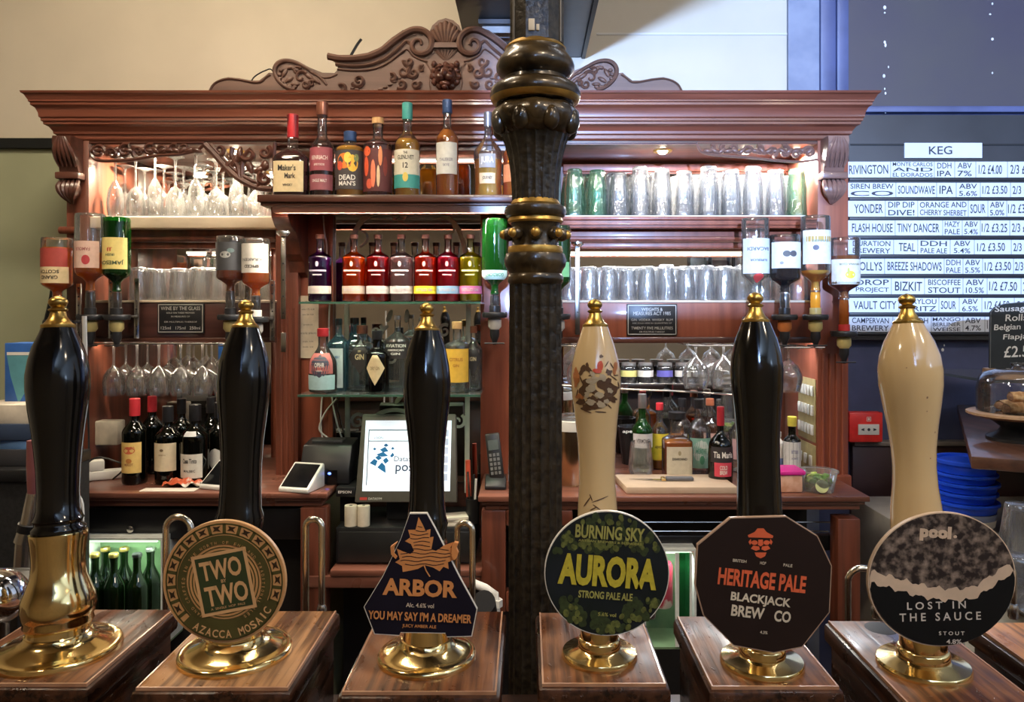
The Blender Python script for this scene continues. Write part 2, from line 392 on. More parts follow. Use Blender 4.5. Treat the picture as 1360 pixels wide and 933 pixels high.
# shallow seam across the pale wall, mounting strips round the navy board
struct('trim_2', MB().box((xx(792), YW - 0.004, zz(47)), (xx(1045), YW, zz(44))), PLW, bevel=0.001)
struct('trim_3', MB().box((xx(1086), YW - 0.03, zz(140)), (xx(1106), YW, RZ1)), NAVY, bevel=0.003)
struct('trim_4', MB().box((xx(1106), YW - 0.042, zz(140)), (xx(1121), YW, RZ1)), NAVY, bevel=0.003)
struct('wall_back_board', MB().box((xx(1121), YW - 0.022, zz(144)), (RX1, YW, RZ1)), NAVP)
m = MB()
m.box((xx(1121), YW - 0.035, zz(152)), (RX1, YW, zz(144)))
struct('trim_5', m, NAVY, bevel=0.003)
scr = mat('filler_dabs', (0.75, 0.73, 0.70), 0.8)
m = MB()
for x, y, r in [(1175, 10, 3), (1175, 17, 1.6), (1175, 56, 2), (1176, 60, 2.4), (1180, 89, 1.5), (1174, 101, 3), (1175, 118, 1.2), (1176, 124, 2), (1176, 148, 1.8),
                (1318, 5, 1.6), (1315, 19, 1.6), (1318, 52, 2), (1318, 97, 1.8), (1321, 146, 1.8), (1257, 158, 2), (1252, 465, 2.2), (1294, 495, 1.6), (1254, 459, 1.5)]:
    p = P(x, y, YW - 0.0235); m.ball((p.x, p.y, p.z), (S(r, 2.8) * random.uniform(.6, 1), 0.002, S(r, 2.8) * random.uniform(.8, 1.5)), 7, 5)
struct('trim_6', m, scr)
# dado below the board, with its rail
struct('trim_7', MB().box((xx(1128), YW - 0.03, 0), (RX1, YW, zz(588))), DADO, bevel=0.002)
struct('trim_8', MB().box((xx(1128), YW - 0.045, zz(590)), (RX1, YW, zz(584))), mat('dusty_rail', (0.20, 0.17, 0.15), 0.5), bevel=0.003)
# screens added behind the camera, unseen, to cut the daylight into a beam
BLOCKER = mat('light_blocker_cream', (0.46, 0.38, 0.27), 0.6, noise=.06, nscale=4)  # kept pale to lighten what the mirrors and brass reflect
struct('wall_light_blocker', MB().box((RX0, -1.06, 0), (-0.09, -1.0, RZ1)), BLOCKER)
struct('wall_light_blocker_low', MB().box((-0.09, -1.06, 0), (RX1, -1.0, 1.96)), BLOCKER)
struct('wall_light_blocker_post', MB().box((-.049, -1.06, 1.96), (.017, -1.0, RZ1)), MAHZ)  # unseen post, added only to keep daylight off the iron column
# overhead duct casing running back to the wall, with its louvre
DUCTC = mat('duct_charcoal', (0.022, 0.022, 0.028), 0.45, noise=0.1)
DUCT_LIT = mat('duct_cool_lit', (0.10, 0.11, 0.16), 0.4, noise=0.06)  # blue-grey of cool light on the black duct, put into its colour
t = thing('ceiling_duct', 'black boxed duct, one side tinted as daylit, hanging over the carved crest', 'duct', (0, 2.0, zz(77)))
zb = zz(77)
part('casing', MB().box((xx(622), -2.6, zb), (xx(728), YW - 0.004, RZ1 - 0.004)), DUCTC, t, bevel=0.004)
part('side_panel', MB().box((xx(728) + 0.002, -2.6, zb + 0.001), (xx(772), YW - 0.004, RZ1 - 0.004)), DUCT_LIT, t, bevel=0.004)
part('edge_strip', MB().box((xx(772), -2.6, zb - 0.004), (xx(777), YW - 0.004, zb + 0.05)), DUCTC, t)
LV = mat('white_louvre', (0.62, 0.64, 0.66), 0.35)
fr = part('louvre_frame', MB().box((xx(644), 2.42, zb - 0.016), (xx(726), 2.66, zb - 0.001)), DUCTC, t)
for k in range(5):
    y0 = 2.44 + 0.044 * k
    part('louvre_slat', MB().prismx([(y0, zb - 0.018), (y0 + 0.022, zb - 0.030), (y0 + 0.024, zb - 0.026), (y0 + 0.003, zb - 0.0161)], xx(648), xx(722)), LV, fr)

# ================================================================ THE BACK BAR
BB = thing('back_bar', 'tall carved mahogany back bar with mirrors, shelves and a scrolled crest', 'back bar', (-0.25, YF, 0))
XL, XR = -1.505, 1.0285
def bb(name, mb, m=MAH, parent=BB, **k): return part(name, mb, m, parent, **k)
# cornice: moulding carried round front and both ends
prof = [(0.000, 2.040), (0.004, 2.046), (0.004, 2.056), (0.011, 2.060), (0.012, 2.068), (0.020, 2.080), (0.031, 2.086), (0.031, 2.093), (0.036, 2.096), (0.036, 2.103),
        (0.040, 2.107), (0.041, 2.120), (0.047, 2.134), (0.056, 2.141), (0.056, 2.148), (0.060, 2.151), (0.060, 2.155), (0.063, 2.160), (0.068, 2.170), (0.074, 2.174), (0.076, 2.180), (0.00, 2.180)]
vs = []; fs = []
for p, z in prof: vs += [(XL - p, YW - .003, z), (XL - p, YF - p, z), (XR + p, YF - p, z), (XR + p, YW - .003, z)]
for i in range(len(prof) - 1):
    for k in range(3): fs.append((4 * i + k, 4 * i + k + 1, 4 * i + 4 + k + 1, 4 * i + 4 + k))
CORN = wood('cornice_mahogany', (0.125, 0.036, 0.020), (0.20, 0.062, 0.036), 'x', rough=0.34, coat=0.4)
bb('cornice', MB().add(vs, fs).box((XL + .01, YF + .01, 2.03), (XR - .01, YW - .004, 2.179)), CORN, ang=25)
# crest
YP = 2.405
L_ = [(277, 124), (281, 113), (290, 106), (303, 102.5), (318, 104), (334, 107), (344, 107), (352, 101), (357, 96.5), (363, 97), (364, 88), (371, 81), (381, 78), (395, 81),
      (412, 90), (428, 96.5), (444, 97), (449, 92), (447, 83), (440, 78), (435, 72), (450, 73), (470, 73), (488, 70), (505, 63), (520, 50), (535, 40), (550, 35.5), (562, 37), (570, 43), (574, 34), (582, 27), (592, 24)]
ol = [(p.x, p.z) for p in [P(a, b, YP) for a, b in L_]]
xm = P(592, 0, YP).x
full = ol + [(2 * xm - a, b) for a, b in reversed(ol[:-1])]
CR = wood('crest_wood', (0.075, 0.036, 0.025), (0.13, 0.066, 0.046), 'x', rough=0.5, coat=0.0, bump=0.08)
crest = bb('crest', MB().prism(full, YP, YP + 0.028), CR, smooth=False)
def bothsides(name, mb):
    m2 = MB().add([(2 * xm - a, b, c) for a, b, c in mb.v], mb.f); bb(name, mb, CR, crest); bb(name, m2, CR, crest)
YR = YP - 0.001
m = MB()   # swan-neck moulding with volutes
sw = [(436, 75), (452, 78), (470, 78), (490, 75), (508, 67), (523, 55), (538, 45), (550, 40), (562, 41), (571, 48), (574, 58), (570, 68), (560, 72), (551, 69), (547, 61), (551, 54), (558, 54), (560, 60)]
pth = pc(sw, YR, 5); m.tube(pth, [S(4.6, YP) if i < len(pth) * .6 else S(4.6 - 2.6 * (i / len(pth) - .6) / .4, YP) for i in range(len(pth))], 8, 1.6)
pth = pc([(446, 86), (470, 88), (492, 86), (512, 78), (530, 64), (540, 55), (548, 62)], YR, 5); m.tube(pth, S(2.2, YP), 6, 1.6)
pth = pc([(448, 92), (470, 94), (495, 92), (515, 84), (533, 70), (541, 66), (548, 74), (560, 80), (568, 82)], YR, 5); m.tube(pth, S(1.2, YP), 6, 1.6)
bothsides('swan_neck_moulding', m)
m = MB()   # edge bead of the low wings
m.tube(pc([(278, 122), (283, 113), (291, 107.5), (303, 104.5), (318, 106), (334, 109), (345, 109), (353, 103), (359, 99)], YR, 5), S(1.4, YP), 6, 1.5)
bothsides('edge_bead', m); m = MB()
m.tube(pc([(448, 98), (440, 102), (430, 103), (422, 100)], YR, 5), S(1.3, YP), 6)
bothsides('edge_bead', m)
m = MB()   # oval leaf swirls
m.tube(pc([(434, 113), (424, 102), (408, 91), (393, 83), (380, 80.5), (370, 84), (365, 92), (367, 102), (374, 111), (383, 117), (392, 119)], YR, 5), taper(51, S(1.4, YP), S(2.4, YP), S(3.4, YP)), 8, 1.3)
for k in range(7):
    a = 150 + k * 22; p = P(388 + 17 * math.cos(math.radians(a)), 101 - 15 * math.sin(math.radians(a)), YR); m.ball((p.x, p.y, p.z), (S(3.3, YP), S(2.6, YP), S(2.6, YP)), 8, 6)
for (cx, cy_, r0, tn, d) in [(400, 103, 9, .9, 1), (406, 112, 6, 1.1, -1), (395, 95, 6, .8, 1), (414, 111, 4, 1, 1)]:
    pt = spiral(cx, cy_, r0, 1.5, 0.6, tn, YR, 18, d); m.tube(pt, taper(19, S(2.4, YP), S(1.2, YP)), 6, 1.6)
for (x, y, rx, ry, a) in [(378, 97, 7, 3, 60), (384, 106, 7, 3, 30), (392, 92, 8, 3, -30), (410, 101, 8, 3, -35), (420, 107, 8, 2.5, -40), (392, 112, 6, 2.6, 0), (386, 90, 5, 2.5, 10), (414, 96, 6, 2, -35)]:
    p = P(x, y, YR); m.ball((p.x, p.y, p.z), (S(rx, YP), .006, S(ry, YP)), 9, 6, Matrix.Rotation(-math.radians(a), 3, 'Y'))
bothsides('leaf_swirl', m)
m = MB()   # scrolling foliage under the necks
for (cx, cy_, r0, a0, tn, d) in [(476, 107, 9, 3.6, 1.3, 1), (455, 118, 6, 2.5, .9, -1), (536, 95, 9, 1.0, 1.2, -1), (549, 97, 8, 2.2, 1.3, 1), (533, 112, 7, 4, 1.1, 1), (552, 112, 6, .4, 1.1, -1), (543, 82, 7, 3, 1.1, 1), (521, 104, 6, 2, 1, -1), (560, 92, 4, 1, 1, 1)]:
    pt = spiral(cx, cy_, r0, 1.2, a0, tn, YR, 20, d); m.tube(pt, taper(21, S(3.0, YP), S(1.1, YP)), 6, 1.6)
for k in range(11):
    p = P(468 + k * 6.2, 120 + 6 * math.sin(k / 10 * PI) - k * k * .16 + k * .3 - 3, YR); m.ball((p.x, p.y, p.z), (S(3.6, YP), S(2.4, YP), S(1.8, YP)), 7, 5)
m.tube(pc([(566, 84), (572, 94), (570, 108), (573, 122)], YR, 5), S(1.1, YP), 6)
bothsides('foliage_relief', m)
m = MB()   # shell of the summit
for k in range(-3, 4):
    a = k * 0.24; b0 = P(592 + k * 2.0, 60, YR); tip = P(592 + 24 * math.sin(a * 1.15), 62 - 33 * math.cos(a) + abs(k) * 1.2, YR)
    q = [b0.lerp(tip, i / 8) for i in range(9)]; m.tube(q, [S(1.4 + 3.6 * math.sin(i / 8 * PI * .86), YP) for i in range(9)], 8, 1.5)
    b0 = P(592 + k * 1.0, 79, YR); tip = P(592 + k * 5, 66, YR)
    m.tube([b0, b0.lerp(tip, .5), tip], [S(.8, YP), S(1.8, YP), S(1.6, YP)], 6)
a = P(573, 63, YP - .012); b = P(611, 58, YP); m.box((a.x, a.y, a.z), (b.x, b.y, b.z))
bb('shell_finial', m, CR, crest)
m = MB()   # carved beast mask
c = P(592, 102, YP); s1 = S(1, YP)
m.ball((c.x, YP - .008, c.z), (15 * s1, .030, 15 * s1), 16, 12)
for k in range(12):
    a = k / 12 * 2 * PI; m.ball((c.x + 16 * s1 * math.cos(a), YP - .004, c.z + 14.5 * s1 * math.sin(a)), (5.0 * s1, .012, 5.0 * s1), 8, 6)
for sx in (-1, 1):
    m.ball((c.x + sx * 6 * s1, YP - .040, c.z - 5 * s1), (6.5 * s1, .015, 5 * s1), 10, 8)
    m.ball((c.x + sx * 7.5 * s1, YP - .033, c.z + 5 * s1), (3 * s1, .008, 2.4 * s1), 8, 6)
    m.ball((c.x + sx * 7.5 * s1, YP - .033, c.z + 9 * s1), (6 * s1, .008, 2.2 * s1), 8, 6, Matrix.Rotation(sx * .35, 3, 'Y'))
    m.ball((c.x + sx * 15 * s1, YP - .014, c.z + 15 * s1), (4 * s1, .010, 4.5 * s1), 8, 6)
m.ball((c.x, YP - .046, c.z - 1 * s1), (4.2 * s1, .016, 5.5 * s1), 8, 8)
m.ball((c.x, YP - .032, c.z - 13 * s1), (7 * s1, .015, 4 * s1), 10, 8)
m.ball((c.x, YP - .034, c.z - 17 * s1), (4 * s1, .010, 3 * s1), 8, 6)
bb('beast_mask', m, MAHD, crest)

# uprights
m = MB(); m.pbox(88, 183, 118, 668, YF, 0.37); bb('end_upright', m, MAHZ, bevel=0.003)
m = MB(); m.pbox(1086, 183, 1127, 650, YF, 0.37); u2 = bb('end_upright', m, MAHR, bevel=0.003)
m = MB()
for x in (1093, 1102, 1111, 1119):
    m.tube([P(x, 470, YF), P(x, 640, YF)], S(2.4, YF), 8)
bb('reeding', m, MAHR, u2)
m = MB(); m.pbox(1080, 632, 1132, 655, YF - .02, 0.06); bb('plinth_block', m, MAHR, bevel=0.006)
# inner posts either side of the till bay
m = MB(); m.pbox(366, 268, 396, 668, YC - 0.03, 0.30); u3 = bb('inner_post', m, MAHZ, bevel=0.003)
m = MB()
for x in (374, 381, 389): m.tube([P(x, 410, YC - .03), P(x, 640, YC - .03)], S(2.2, YC), 8)
bb('reeding', m, MAHZ, u3)
m = MB(); m.pbox(638, 278, 706, 655, YC - .01, 0.28); bb('inner_post', m, MAHR, bevel=0.003)
m = MB(); m.pbox(700, 190, 742, 655, YF, 0.33); bb('inner_post', m, MAHR, bevel=0.003)
m = MB(); m.pbox(396, 278, 441, 655, YC, 0.05); bb('side_panel', m, MAHR, bevel=0.002)
m = MB(); m.pbox(436, 278, 442, 655, YC - .012, 0.02); bb('mirror_bead', m, MAHR, bevel=0.002)
# mirrors
def bmir(x0, y0, x1, y1, Y):
    m = MB(); m.pbox(x0, y0, x1, y1, Y, 0.006); bb('mirror_panel', m, MIRR)
# left bay: the wall of the top tier is red wood with a mirror band
m = MB(); m.pbox(95, 196, 372, 690, YB + .012, 0.02); bb('back_board', m, MAHR)
bmir(176, 318, 360, 402, YB - 0.004)
m = MB(); m.pbox(176, 312, 362, 350, YB - .02, .012); 
bmir(128, 452, 360, 640, YB - 0.004)
bmir(130, 212, 362, 292, YB - 0.004)
m = MB(); m.pbox(745, 190, 1110, 640, YB + .012, 0.02); bb('back_board', m, MAHR)
bmir(748, 232, 1100, 288, YB - .004); bmir(748, 320, 1100, 402, YB - .004); bmir(748, 452, 1095, 615, YB - .004)
bmir(442, 283, 640, 640, YC + .01)
bmir(372, 196, 700, 262, YC + .10)
# top tier head board and soffit
m = MB(); m.pbox(118, 185, 366, 192, YF + .004, .02); m.pbox(742, 185, 1086, 190, YF + .004, .02); m.pbox(366, 185, 742, 200, YF + .03, .02); bb('head_rail', m, MAHD)
m = MB(); m.pbox(748, 218, 1086, 228, YB - .03, .03); m.pbox(748, 228, 1086, 231, YB - .02, .02); bb('head_moulding', m, MAHR, bevel=.003)
# shelves
PALE = mat('pale_shelf_edge', (0.58, 0.47, 0.34), 0.45, noise=0.08, nscale=10)
MATW = mat('white_glass_mat', (0.78, 0.78, 0.78), 0.6, noise=0.05, nscale=60)
zs1 = EYE + (410 - 288) * YF / F; zs2 = EYE + (410 - 399) * YF / F
def shelf(x0, x1, z, th, m_, y0=YF, y1=YB - .006, bev=.003):
    s_ = MB().box((xx(x0, YF), y0, z - th), (xx(x1, YF), y1, z)); return bb('shelf', s_, m_, bevel=bev)
sl = shelf(119, 365, zs1, .036, PALE); sr = shelf(744, 1085, zs1, .012, MAHR, y0=YF - .012)
m = MB(); m.pbox(744, 291, 1085, 303, YF - .004, .03); m.pbox(744, 296, 1085, 299, YF - .010, .02); bb('shelf_moulding', m, MAHR, sr, bevel=.002)
m = MB().box((xx(746, YF), YF + .0, zs1), (xx(1083, YF), YB - .01, zs1 + .004)); bb('shelf_mat', m, MATW, sr)
m = MB().box((xx(121, YF), YF + .01, zs1), (xx(362, YF), YB - .01, zs1 + .004)); bb('shelf_mat', m, MATW, sl)
for (a, b, mt) in ((172, 365, MAHZ), (744, 1085, MAHR)):     # stepped rail behind, below the shelf
    m = MB(); m.pbox(a, 304, b, 321, YF + .06, .03); m.pbox(a, 314, b, 319, YF + .05, .02); m.pbox(a, 322, b, 330, YF + .08, .03); bb('under_rail', m, mt, bevel=.003)
sl2 = shelf(119, 365, zs2, .008, PALE); sr2 = shelf(744, 1085, zs2, .008, PALE)
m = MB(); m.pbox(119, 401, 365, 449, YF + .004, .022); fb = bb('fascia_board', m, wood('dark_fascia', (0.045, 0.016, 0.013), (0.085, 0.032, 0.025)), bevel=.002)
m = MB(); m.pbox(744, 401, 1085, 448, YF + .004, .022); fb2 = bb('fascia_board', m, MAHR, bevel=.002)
m = MB(); m.pbox(744, 448, 1085, 456, YF - .006, .04); m.pbox(119, 449, 365, 455, YF - .006, .04); bb('fascia_bead', m, MAHD, bevel=.002)
# boxed top shelf of the middle bay with its brackets
YS = 2.22
zc = EYE + (410 - 258.5) * YS / F
m = MB().box((xx(341, YS), YS, zc - .022), (xx(742, YS), YF + .10, zc)); m.box((xx(344, YS), YS + .01, zc - .032), (xx(742, YS), YF + .06, zc - .0221))
bb('bottle_shelf', m, MAHD, bevel=.003)
for x0 in (366, 690):
    a = xx(x0, 2.30)
    pr = [(2.47, zc - .032), (2.26, zc - .032), (2.262, zc - .06), (2.29, zc - .085), (2.34, zc - .10), (2.37, zc - .13), (2.385, zc - .165), (2.42, zc - .185), (2.44, zc - .22), (2.47, zc - .235)]
    bb('shelf_bracket', MB().prismx(pr, a, a + .05), MAHZ, ang=30)
# added strip lamp hidden behind the boxed shelf's lip, brightens the gin row
lx0, lx1 = xx(372, 2.30), xx(690, 2.30)
bb('added_lamp_channel', MB().box((lx0, YS + .012, zc - .052), (lx1, YS + .016, zc - .0325)).box((lx0, YS + .034, zc - .052), (lx1, YS + .038, zc - .0325)), MAHD)
bb('added_lamp_tube', MB().box((lx0 + .01, YS + .018, zc - .038), (lx1 - .01, YS + .032, zc - .0330)), mat('added_lamp_glow', (1, .93, .8), .5, emit=1.3, ecol=(1, .9, .74)))
area('gin_row_fill_light', ((lx0 + lx1) / 2, YS + .025, zc - .040), ((lx0 + lx1) / 2, YS + .035, 1.0), lx1 - lx0 - .03, .012, 8.5, (1, .9, .76))
# added lamp hidden behind the head rail so the whisky bottles glow
hx0, hx1 = xx(385, YF), xx(690, YF)
bb('added_lamp_tube', MB().box((hx0, 2.462, 2.026), (hx1, 2.476, 2.036)), mat('added_lamp_glow', (1, .93, .8)))
area('whisky_fill_light', ((hx0 + hx1) / 2, 2.469, 2.022), ((hx0 + hx1) / 2, 2.44, 1), hx1 - hx0, .012, 6, (1, .9, .76))
# etched arch on the middle mirror
ETCH = mat('frosted_etching', (0.56, 0.57, 0.46), 0.7, noise=0.06)
ym = YC + .006; m = MB()
def eb(pts, r, n=6): m.tube(pc(pts, ym, n), S(r, ym), 6, 0.25)
eb([(462, 655), (461, 500), (460, 400), (461, 350), (468, 315), (485, 290), (520, 272)], 3.6)
eb([(620, 655), (621, 500), (622, 400), (620, 350), (613, 315), (598, 292), (565, 274)], 3.6)
eb([(500, 280), (482, 288), (474, 302), (486, 310), (487, 320), (478, 328)], 1.4); eb([(580, 282), (596, 290), (603, 305), (595, 312)], 1.4)
for (cx, cy_, r, d) in [(520, 475, 12, 1), (562, 470, 12, -1), (500, 440, 9, -1), (590, 440, 9, 1), (475, 560, 10, 1), (608, 560, 10, -1)]:
    m.tube(spiral(cx, cy_, r, 2, 1, 1.2, ym, 20, d), taper(21, S(2.6, ym), S(1.2, ym)), 6, .25)
eb([(485, 570), (500, 552), (520, 545), (540, 548), (555, 560)], 3.2); eb([(492, 580), (505, 566), (522, 560), (538, 565)], 1.4)
eb([(540, 282), (536, 290), (530, 284), (524, 290), (520, 282)], 2.4)
for (cx, cy_, a) in [(508, 438, .6), (517, 420, 1.2), (497, 520, 2.2), (530, 530, .9), (585, 525, .5), (560, 430, 1.9), (540, 420, 1.5)]:
    p = P(cx, cy_, ym); m.ball((p.x, p.y, p.z), (S(9, ym), .0008, S(3.2, ym)), 10, 6, Matrix.Rotation(-a, 3, 'Y'))
bb('mirror_etching', m, ETCH)
# copper-toned reflective patch panel and soffit board with the downlight
m = MB().box((xx(744, YF), YF + .03, 2.035), (xx(1086, YF), YB, 2.047)); bb('soffit', m, mat('soffit_paint', (0.40, 0.30, 0.24), 0.35, noise=.1))
m = MB().box((xx(119, YF), YF + .03, 2.035), (xx(365, YF), YB, 2.047)); bb('soffit', m, MATS['soffit_paint'])

# strip lamps added behind the stepped rails to brighten the lower glass rows
for x0, x1, pw, cl in ((180, 360, 3.0, (1, .86, .66)), (752, 1078, 6.0, (.86, .93, 1))):
    a_, b_ = xx(x0, 2.52), xx(x1, 2.52); zl = EYE + (410 - 331) * 2.50 / F + .012
    bb('added_lamp_tube', MB().box((a_, 2.545, zl), (b_, 2.557, zl + .01)), MATS['added_lamp_glow'])
    area('tumbler_fill_light', ((a_ + b_) / 2, 2.551, zl - .004), ((a_ + b_) / 2, 2.553, 1), b_ - a_ - .01, .01, pw, cl)
# lamps added under the fascia boards to brighten the hanging glasses
for x0, x1, pw, cl in ((130, 350, 2.2, (1, .84, .62)), (760, 1070, 4.0, (.95, .96, 1))):
    a_, b_ = xx(x0, 2.47), xx(x1, 2.47)
    bb('added_lamp_tube', MB().box((a_, 2.452, 1.402), (b_, 2.462, 1.410)), MATS['added_lamp_glow'])
    area('hanging_glass_fill_light', ((a_ + b_) / 2, 2.457, 1.399), ((a_ + b_) / 2, 2.50, .5), b_ - a_ - .01, .01, pw, cl)

# carved frets at the heads of the side bays
def fret(outl, curls, beads=(), mt=MAHD, Y=YF + .006):
    m = MB()
    for pts, r in outl: m.tube(pc(pts, Y, 5), S(r, Y), 6, 1.2)
    for (cx, cy_, r0, a0, tn, d, w_) in curls: m.tube(spiral(cx, cy_, r0, 1.0, a0, tn, Y, 20, d), taper(21, S(w_ * 1.25, Y), S(1.2, Y)), 6, 1.5)
    for (x, y, rx, ry, a) in beads:
        p = P(x, y, Y); m.ball((p.x, p.y, p.z), (S(rx * 1.15, Y), .010, S(ry * 1.5, Y)), 9, 6, Matrix.Rotation(-math.radians(a), 3, 'Y'))
    return bb('carved_fret', m, mt)
fret([([(119, 192), (122, 206), (130, 213), (150, 214), (180, 212), (210, 207), (240, 205), (262, 200), (272, 192)], 2.4), ([(119, 190), (180, 190), (272, 190)], 2.2)],
     [(132, 202, 9, 0, 1.4, 1, 3), (150, 205, 8, 3, 1.2, -1, 3), (168, 201, 9, 1, 1.3, 1, 3.2), (185, 203, 7, 4, 1.2, -1, 3), (200, 200, 8, 1, 1.2, 1, 2.8), (217, 200, 6, 3, 1.2, -1, 2.6), (232, 198, 6, 1, 1.2, 1, 2.5), (246, 197, 5, 3, 1, -1, 2.2)],
     [(x, 200 + (x % 3), 7, 2.6, (x * 37) % 90 - 45) for x in range(126, 262, 9)])
fret([([(272, 192), (285, 205), (300, 222), (318, 238), (340, 249), (362, 252)], 4.2), ([(280, 192), (296, 210), (312, 226), (330, 238), (350, 246)], 2.6), ([(365, 190), (364, 220), (366, 252)], 2.6),
      ([(318, 236), (316, 222), (308, 208), (309, 196)], 3.2), ([(322, 238), (322, 220), (326, 206), (334, 198)], 3.0)],
     [(330, 205, 10, 3.6, 1.0, 1, 3.4), (352, 203, 9, 1, 1.3, -1, 3.2), (352, 238, 9, 2, 1.2, 1, 3.2), (338, 244, 7, 0, 1, -1, 2.8), (292, 200, 7, 5, 1, 1, 3)],
     [(302, 220, 14, 3, 42), (312, 214, 12, 3, 60), (318, 206, 10, 3, 82), (331, 220, 11, 3.2, 110), (344, 226, 7, 3, 30), (352, 220, 5, 5, 0)])
FRR = wood('lit_fret_wood', (0.14, 0.075, 0.058), (0.22, 0.12, 0.095), rough=.35)  # paler copy of the carved wood, with daylight put into the colour
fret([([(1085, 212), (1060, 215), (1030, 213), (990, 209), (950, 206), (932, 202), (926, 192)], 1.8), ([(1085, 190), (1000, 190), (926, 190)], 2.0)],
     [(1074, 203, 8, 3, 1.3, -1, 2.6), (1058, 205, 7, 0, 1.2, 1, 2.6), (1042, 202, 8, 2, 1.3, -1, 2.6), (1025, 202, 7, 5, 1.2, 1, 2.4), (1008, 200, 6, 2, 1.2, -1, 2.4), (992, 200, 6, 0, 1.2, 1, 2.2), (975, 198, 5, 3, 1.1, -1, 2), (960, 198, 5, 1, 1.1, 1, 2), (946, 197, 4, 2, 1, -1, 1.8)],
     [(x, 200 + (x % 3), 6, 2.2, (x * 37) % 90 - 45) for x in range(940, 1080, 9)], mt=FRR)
# corbels on the end uprights
def corbel(x0, x1, mt):
    w0 = xx(x0, YF); w1 = xx(x1, YF); c = (w0 + w1) / 2; hw = (w1 - w0) / 2
    z = lambda y: EYE - (y - CY) * YF / F
    pr = [(YF + .02, z(186)), (YF - .062, z(186)), (YF - .066, z(192)), (YF - .060, z(202)), (YF - .045, z(214)), (YF - .030, z(224)), (YF - .026, z(230)), (YF + .02, z(231))]
    cb = bb('corbel', MB().prismx(pr, w0 + .004, w1 - .004), mt, ang=50)
    m = MB().box((w0 - .004, YF - .040, z(240)), (w1 + .004, YF + .01, z(231))); part('corbel_block', m, mt, cb, bevel=.004)
    m = MB()
    for k in range(-2, 3):
        pts = [Vector((c + k * hw * .16, YF - .067, z(188))), Vector((c + k * hw * .3, YF - .064, z(198))), Vector((c + k * hw * .42, YF - .050, z(212))), Vector((c + k * hw * .38, YF - .034, z(224)))]
        q = cr(pts, 5); m.tube(q, taper(len(q), .003, .003, .008), 6)
    for k in range(-2, 3):
        pts = [Vector((c + k * hw * .38, YF - .02, z(241))), Vector((c + k * hw * .42, YF - .034, z(250))), Vector((c + k * hw * .25, YF - .030, z(262))), Vector((c + k * hw * .04, YF - .008, z(271)))]
        q = cr(pts, 5); m.tube(q, taper(len(q), .006, .002, .010), 6)
    m.ball((c, YF - .008, z(253)), (hw * .8, .022, .030), 12, 8)
    part('acanthus_carving', m, mt, cb)
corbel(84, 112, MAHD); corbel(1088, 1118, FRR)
m = MB(); p = P(80, 306, YF - .01); m.tube([p, p + Vector((.05, 0, 0))], .012, 10); bb('side_peg', m, MAHZ)

# counter of the back bar
ZT = 0.96
CT = wood('counter_mahogany', (0.12, 0.045, 0.03), (0.22, 0.085, 0.055), 'x', rough=0.3, coat=0.5)
def counter(x0, x1, Y0, Y1, th=.034):
    m = MB().box((x0, Y0, ZT - .016), (x1, Y1, ZT)); m.box((x0 + .01, Y0 + .010, ZT - .026), (x1 - .01, Y1, ZT - .0161)); m.box((x0 + .02, Y0 + .022, ZT - th - .01), (x1 - .02, Y1, ZT - .0261))
    return bb('worktop', m, CT, bevel=.003)
counter(-1.36, xx(440, 2.25), 2.20, YB)
counter(xx(636, 2.2), xx(1156, 2.16), 2.16, YB)
# bay floor for the till
zt = 0.735
m = MB().box((xx(438, 2.2), 2.20, zt - .02), (xx(640, 2.2), YB - .0, zt)); m.box((xx(405, 2.2), 2.205, zt - .055), (xx(640, 2.2), 2.24, zt - .0201)); bb('till_shelf', m, CT, bevel=.004)
for q in (((xx(640, 2.2), 2.18, .62), (xx(672, 2.2), 2.22, ZT - .045)), ((xx(404, 2.25), 2.21, .5), (xx(438, 2.25), 2.26, ZT - .045)), ((xx(672, 2.2) + .0005, 2.18, ZT - .09), (xx(760, 2.2), 2.22, ZT - .045)), ((xx(672, 2.2) + .0005, 2.18, .62), (xx(735, 2.2), 2.22, .68))):
    bb('lower_framing', MB().box(*q), MAHZ, bevel=.004)
m = MB(); m.pbox(1113, 690, 1143, 850, 2.17, .06); bb('lower_post', m, MAHZ, bevel=.003)
for q in (((-1.37, 2.34, 0), (xx(405, 2.2), 2.40, ZT - .05)), ((xx(672, 2.2), 2.70, 0), (xx(1156, 2.2), YB, ZT - .05)), ((xx(405, 2.2), 2.66, 0), (xx(672, 2.2), 2.70, zt - .06))): bb('lower_backing', MB().box(*q), DARKM)  # near-black sheets standing in for shade in the under-counter voids
m = MB().box((xx(438, 2.3), YC + .03, zt), (xx(640, 2.3), YC + .05, ZT + .02)); bb('till_backing', m, MAHD)
# small engraved notices screwed on the boards
def notice(x0, y0, x1, y1, lines, par, Y=YF + .002):
    a = P(x0, y1, Y); b = P(x1, y0, Y)
    p_ = part('notice_plaque', MB().box((a.x, Y - .006, a.z), (b.x, Y + .001, b.z)), mat('plaque_black', (0.012, 0.012, 0.013), 0.35), par, bevel=.001)
    m = MB(); w_ = b.x - a.x; h_ = b.z - a.z; cx = (a.x + b.x) / 2; y = Y - .0066; e = .0035
    for (u0, u1, v0, v1) in ((a.x + e, b.x - e, a.z + e, a.z + e + .0022), (a.x + e, b.x - e, b.z - e - .0022, b.z - e), (a.x + e, a.x + e + .0022, a.z + e, b.z - e), (b.x - e - .0022, b.x - e, a.z + e, b.z - e)):
        m.add([(u0, y, v0), (u1, y, v0), (u1, y, v1), (u0, y, v1)], [(0, 1, 2, 3)])
    for tx, fy, hh, fw in lines: letters(m, tx, cx, b.z - fy * h_, w_ * fw, hh * h_, y)
    part('lettering', m, mat('plaque_silver', (0.55, 0.53, 0.48), 0.35, .3), p_, smooth=False)
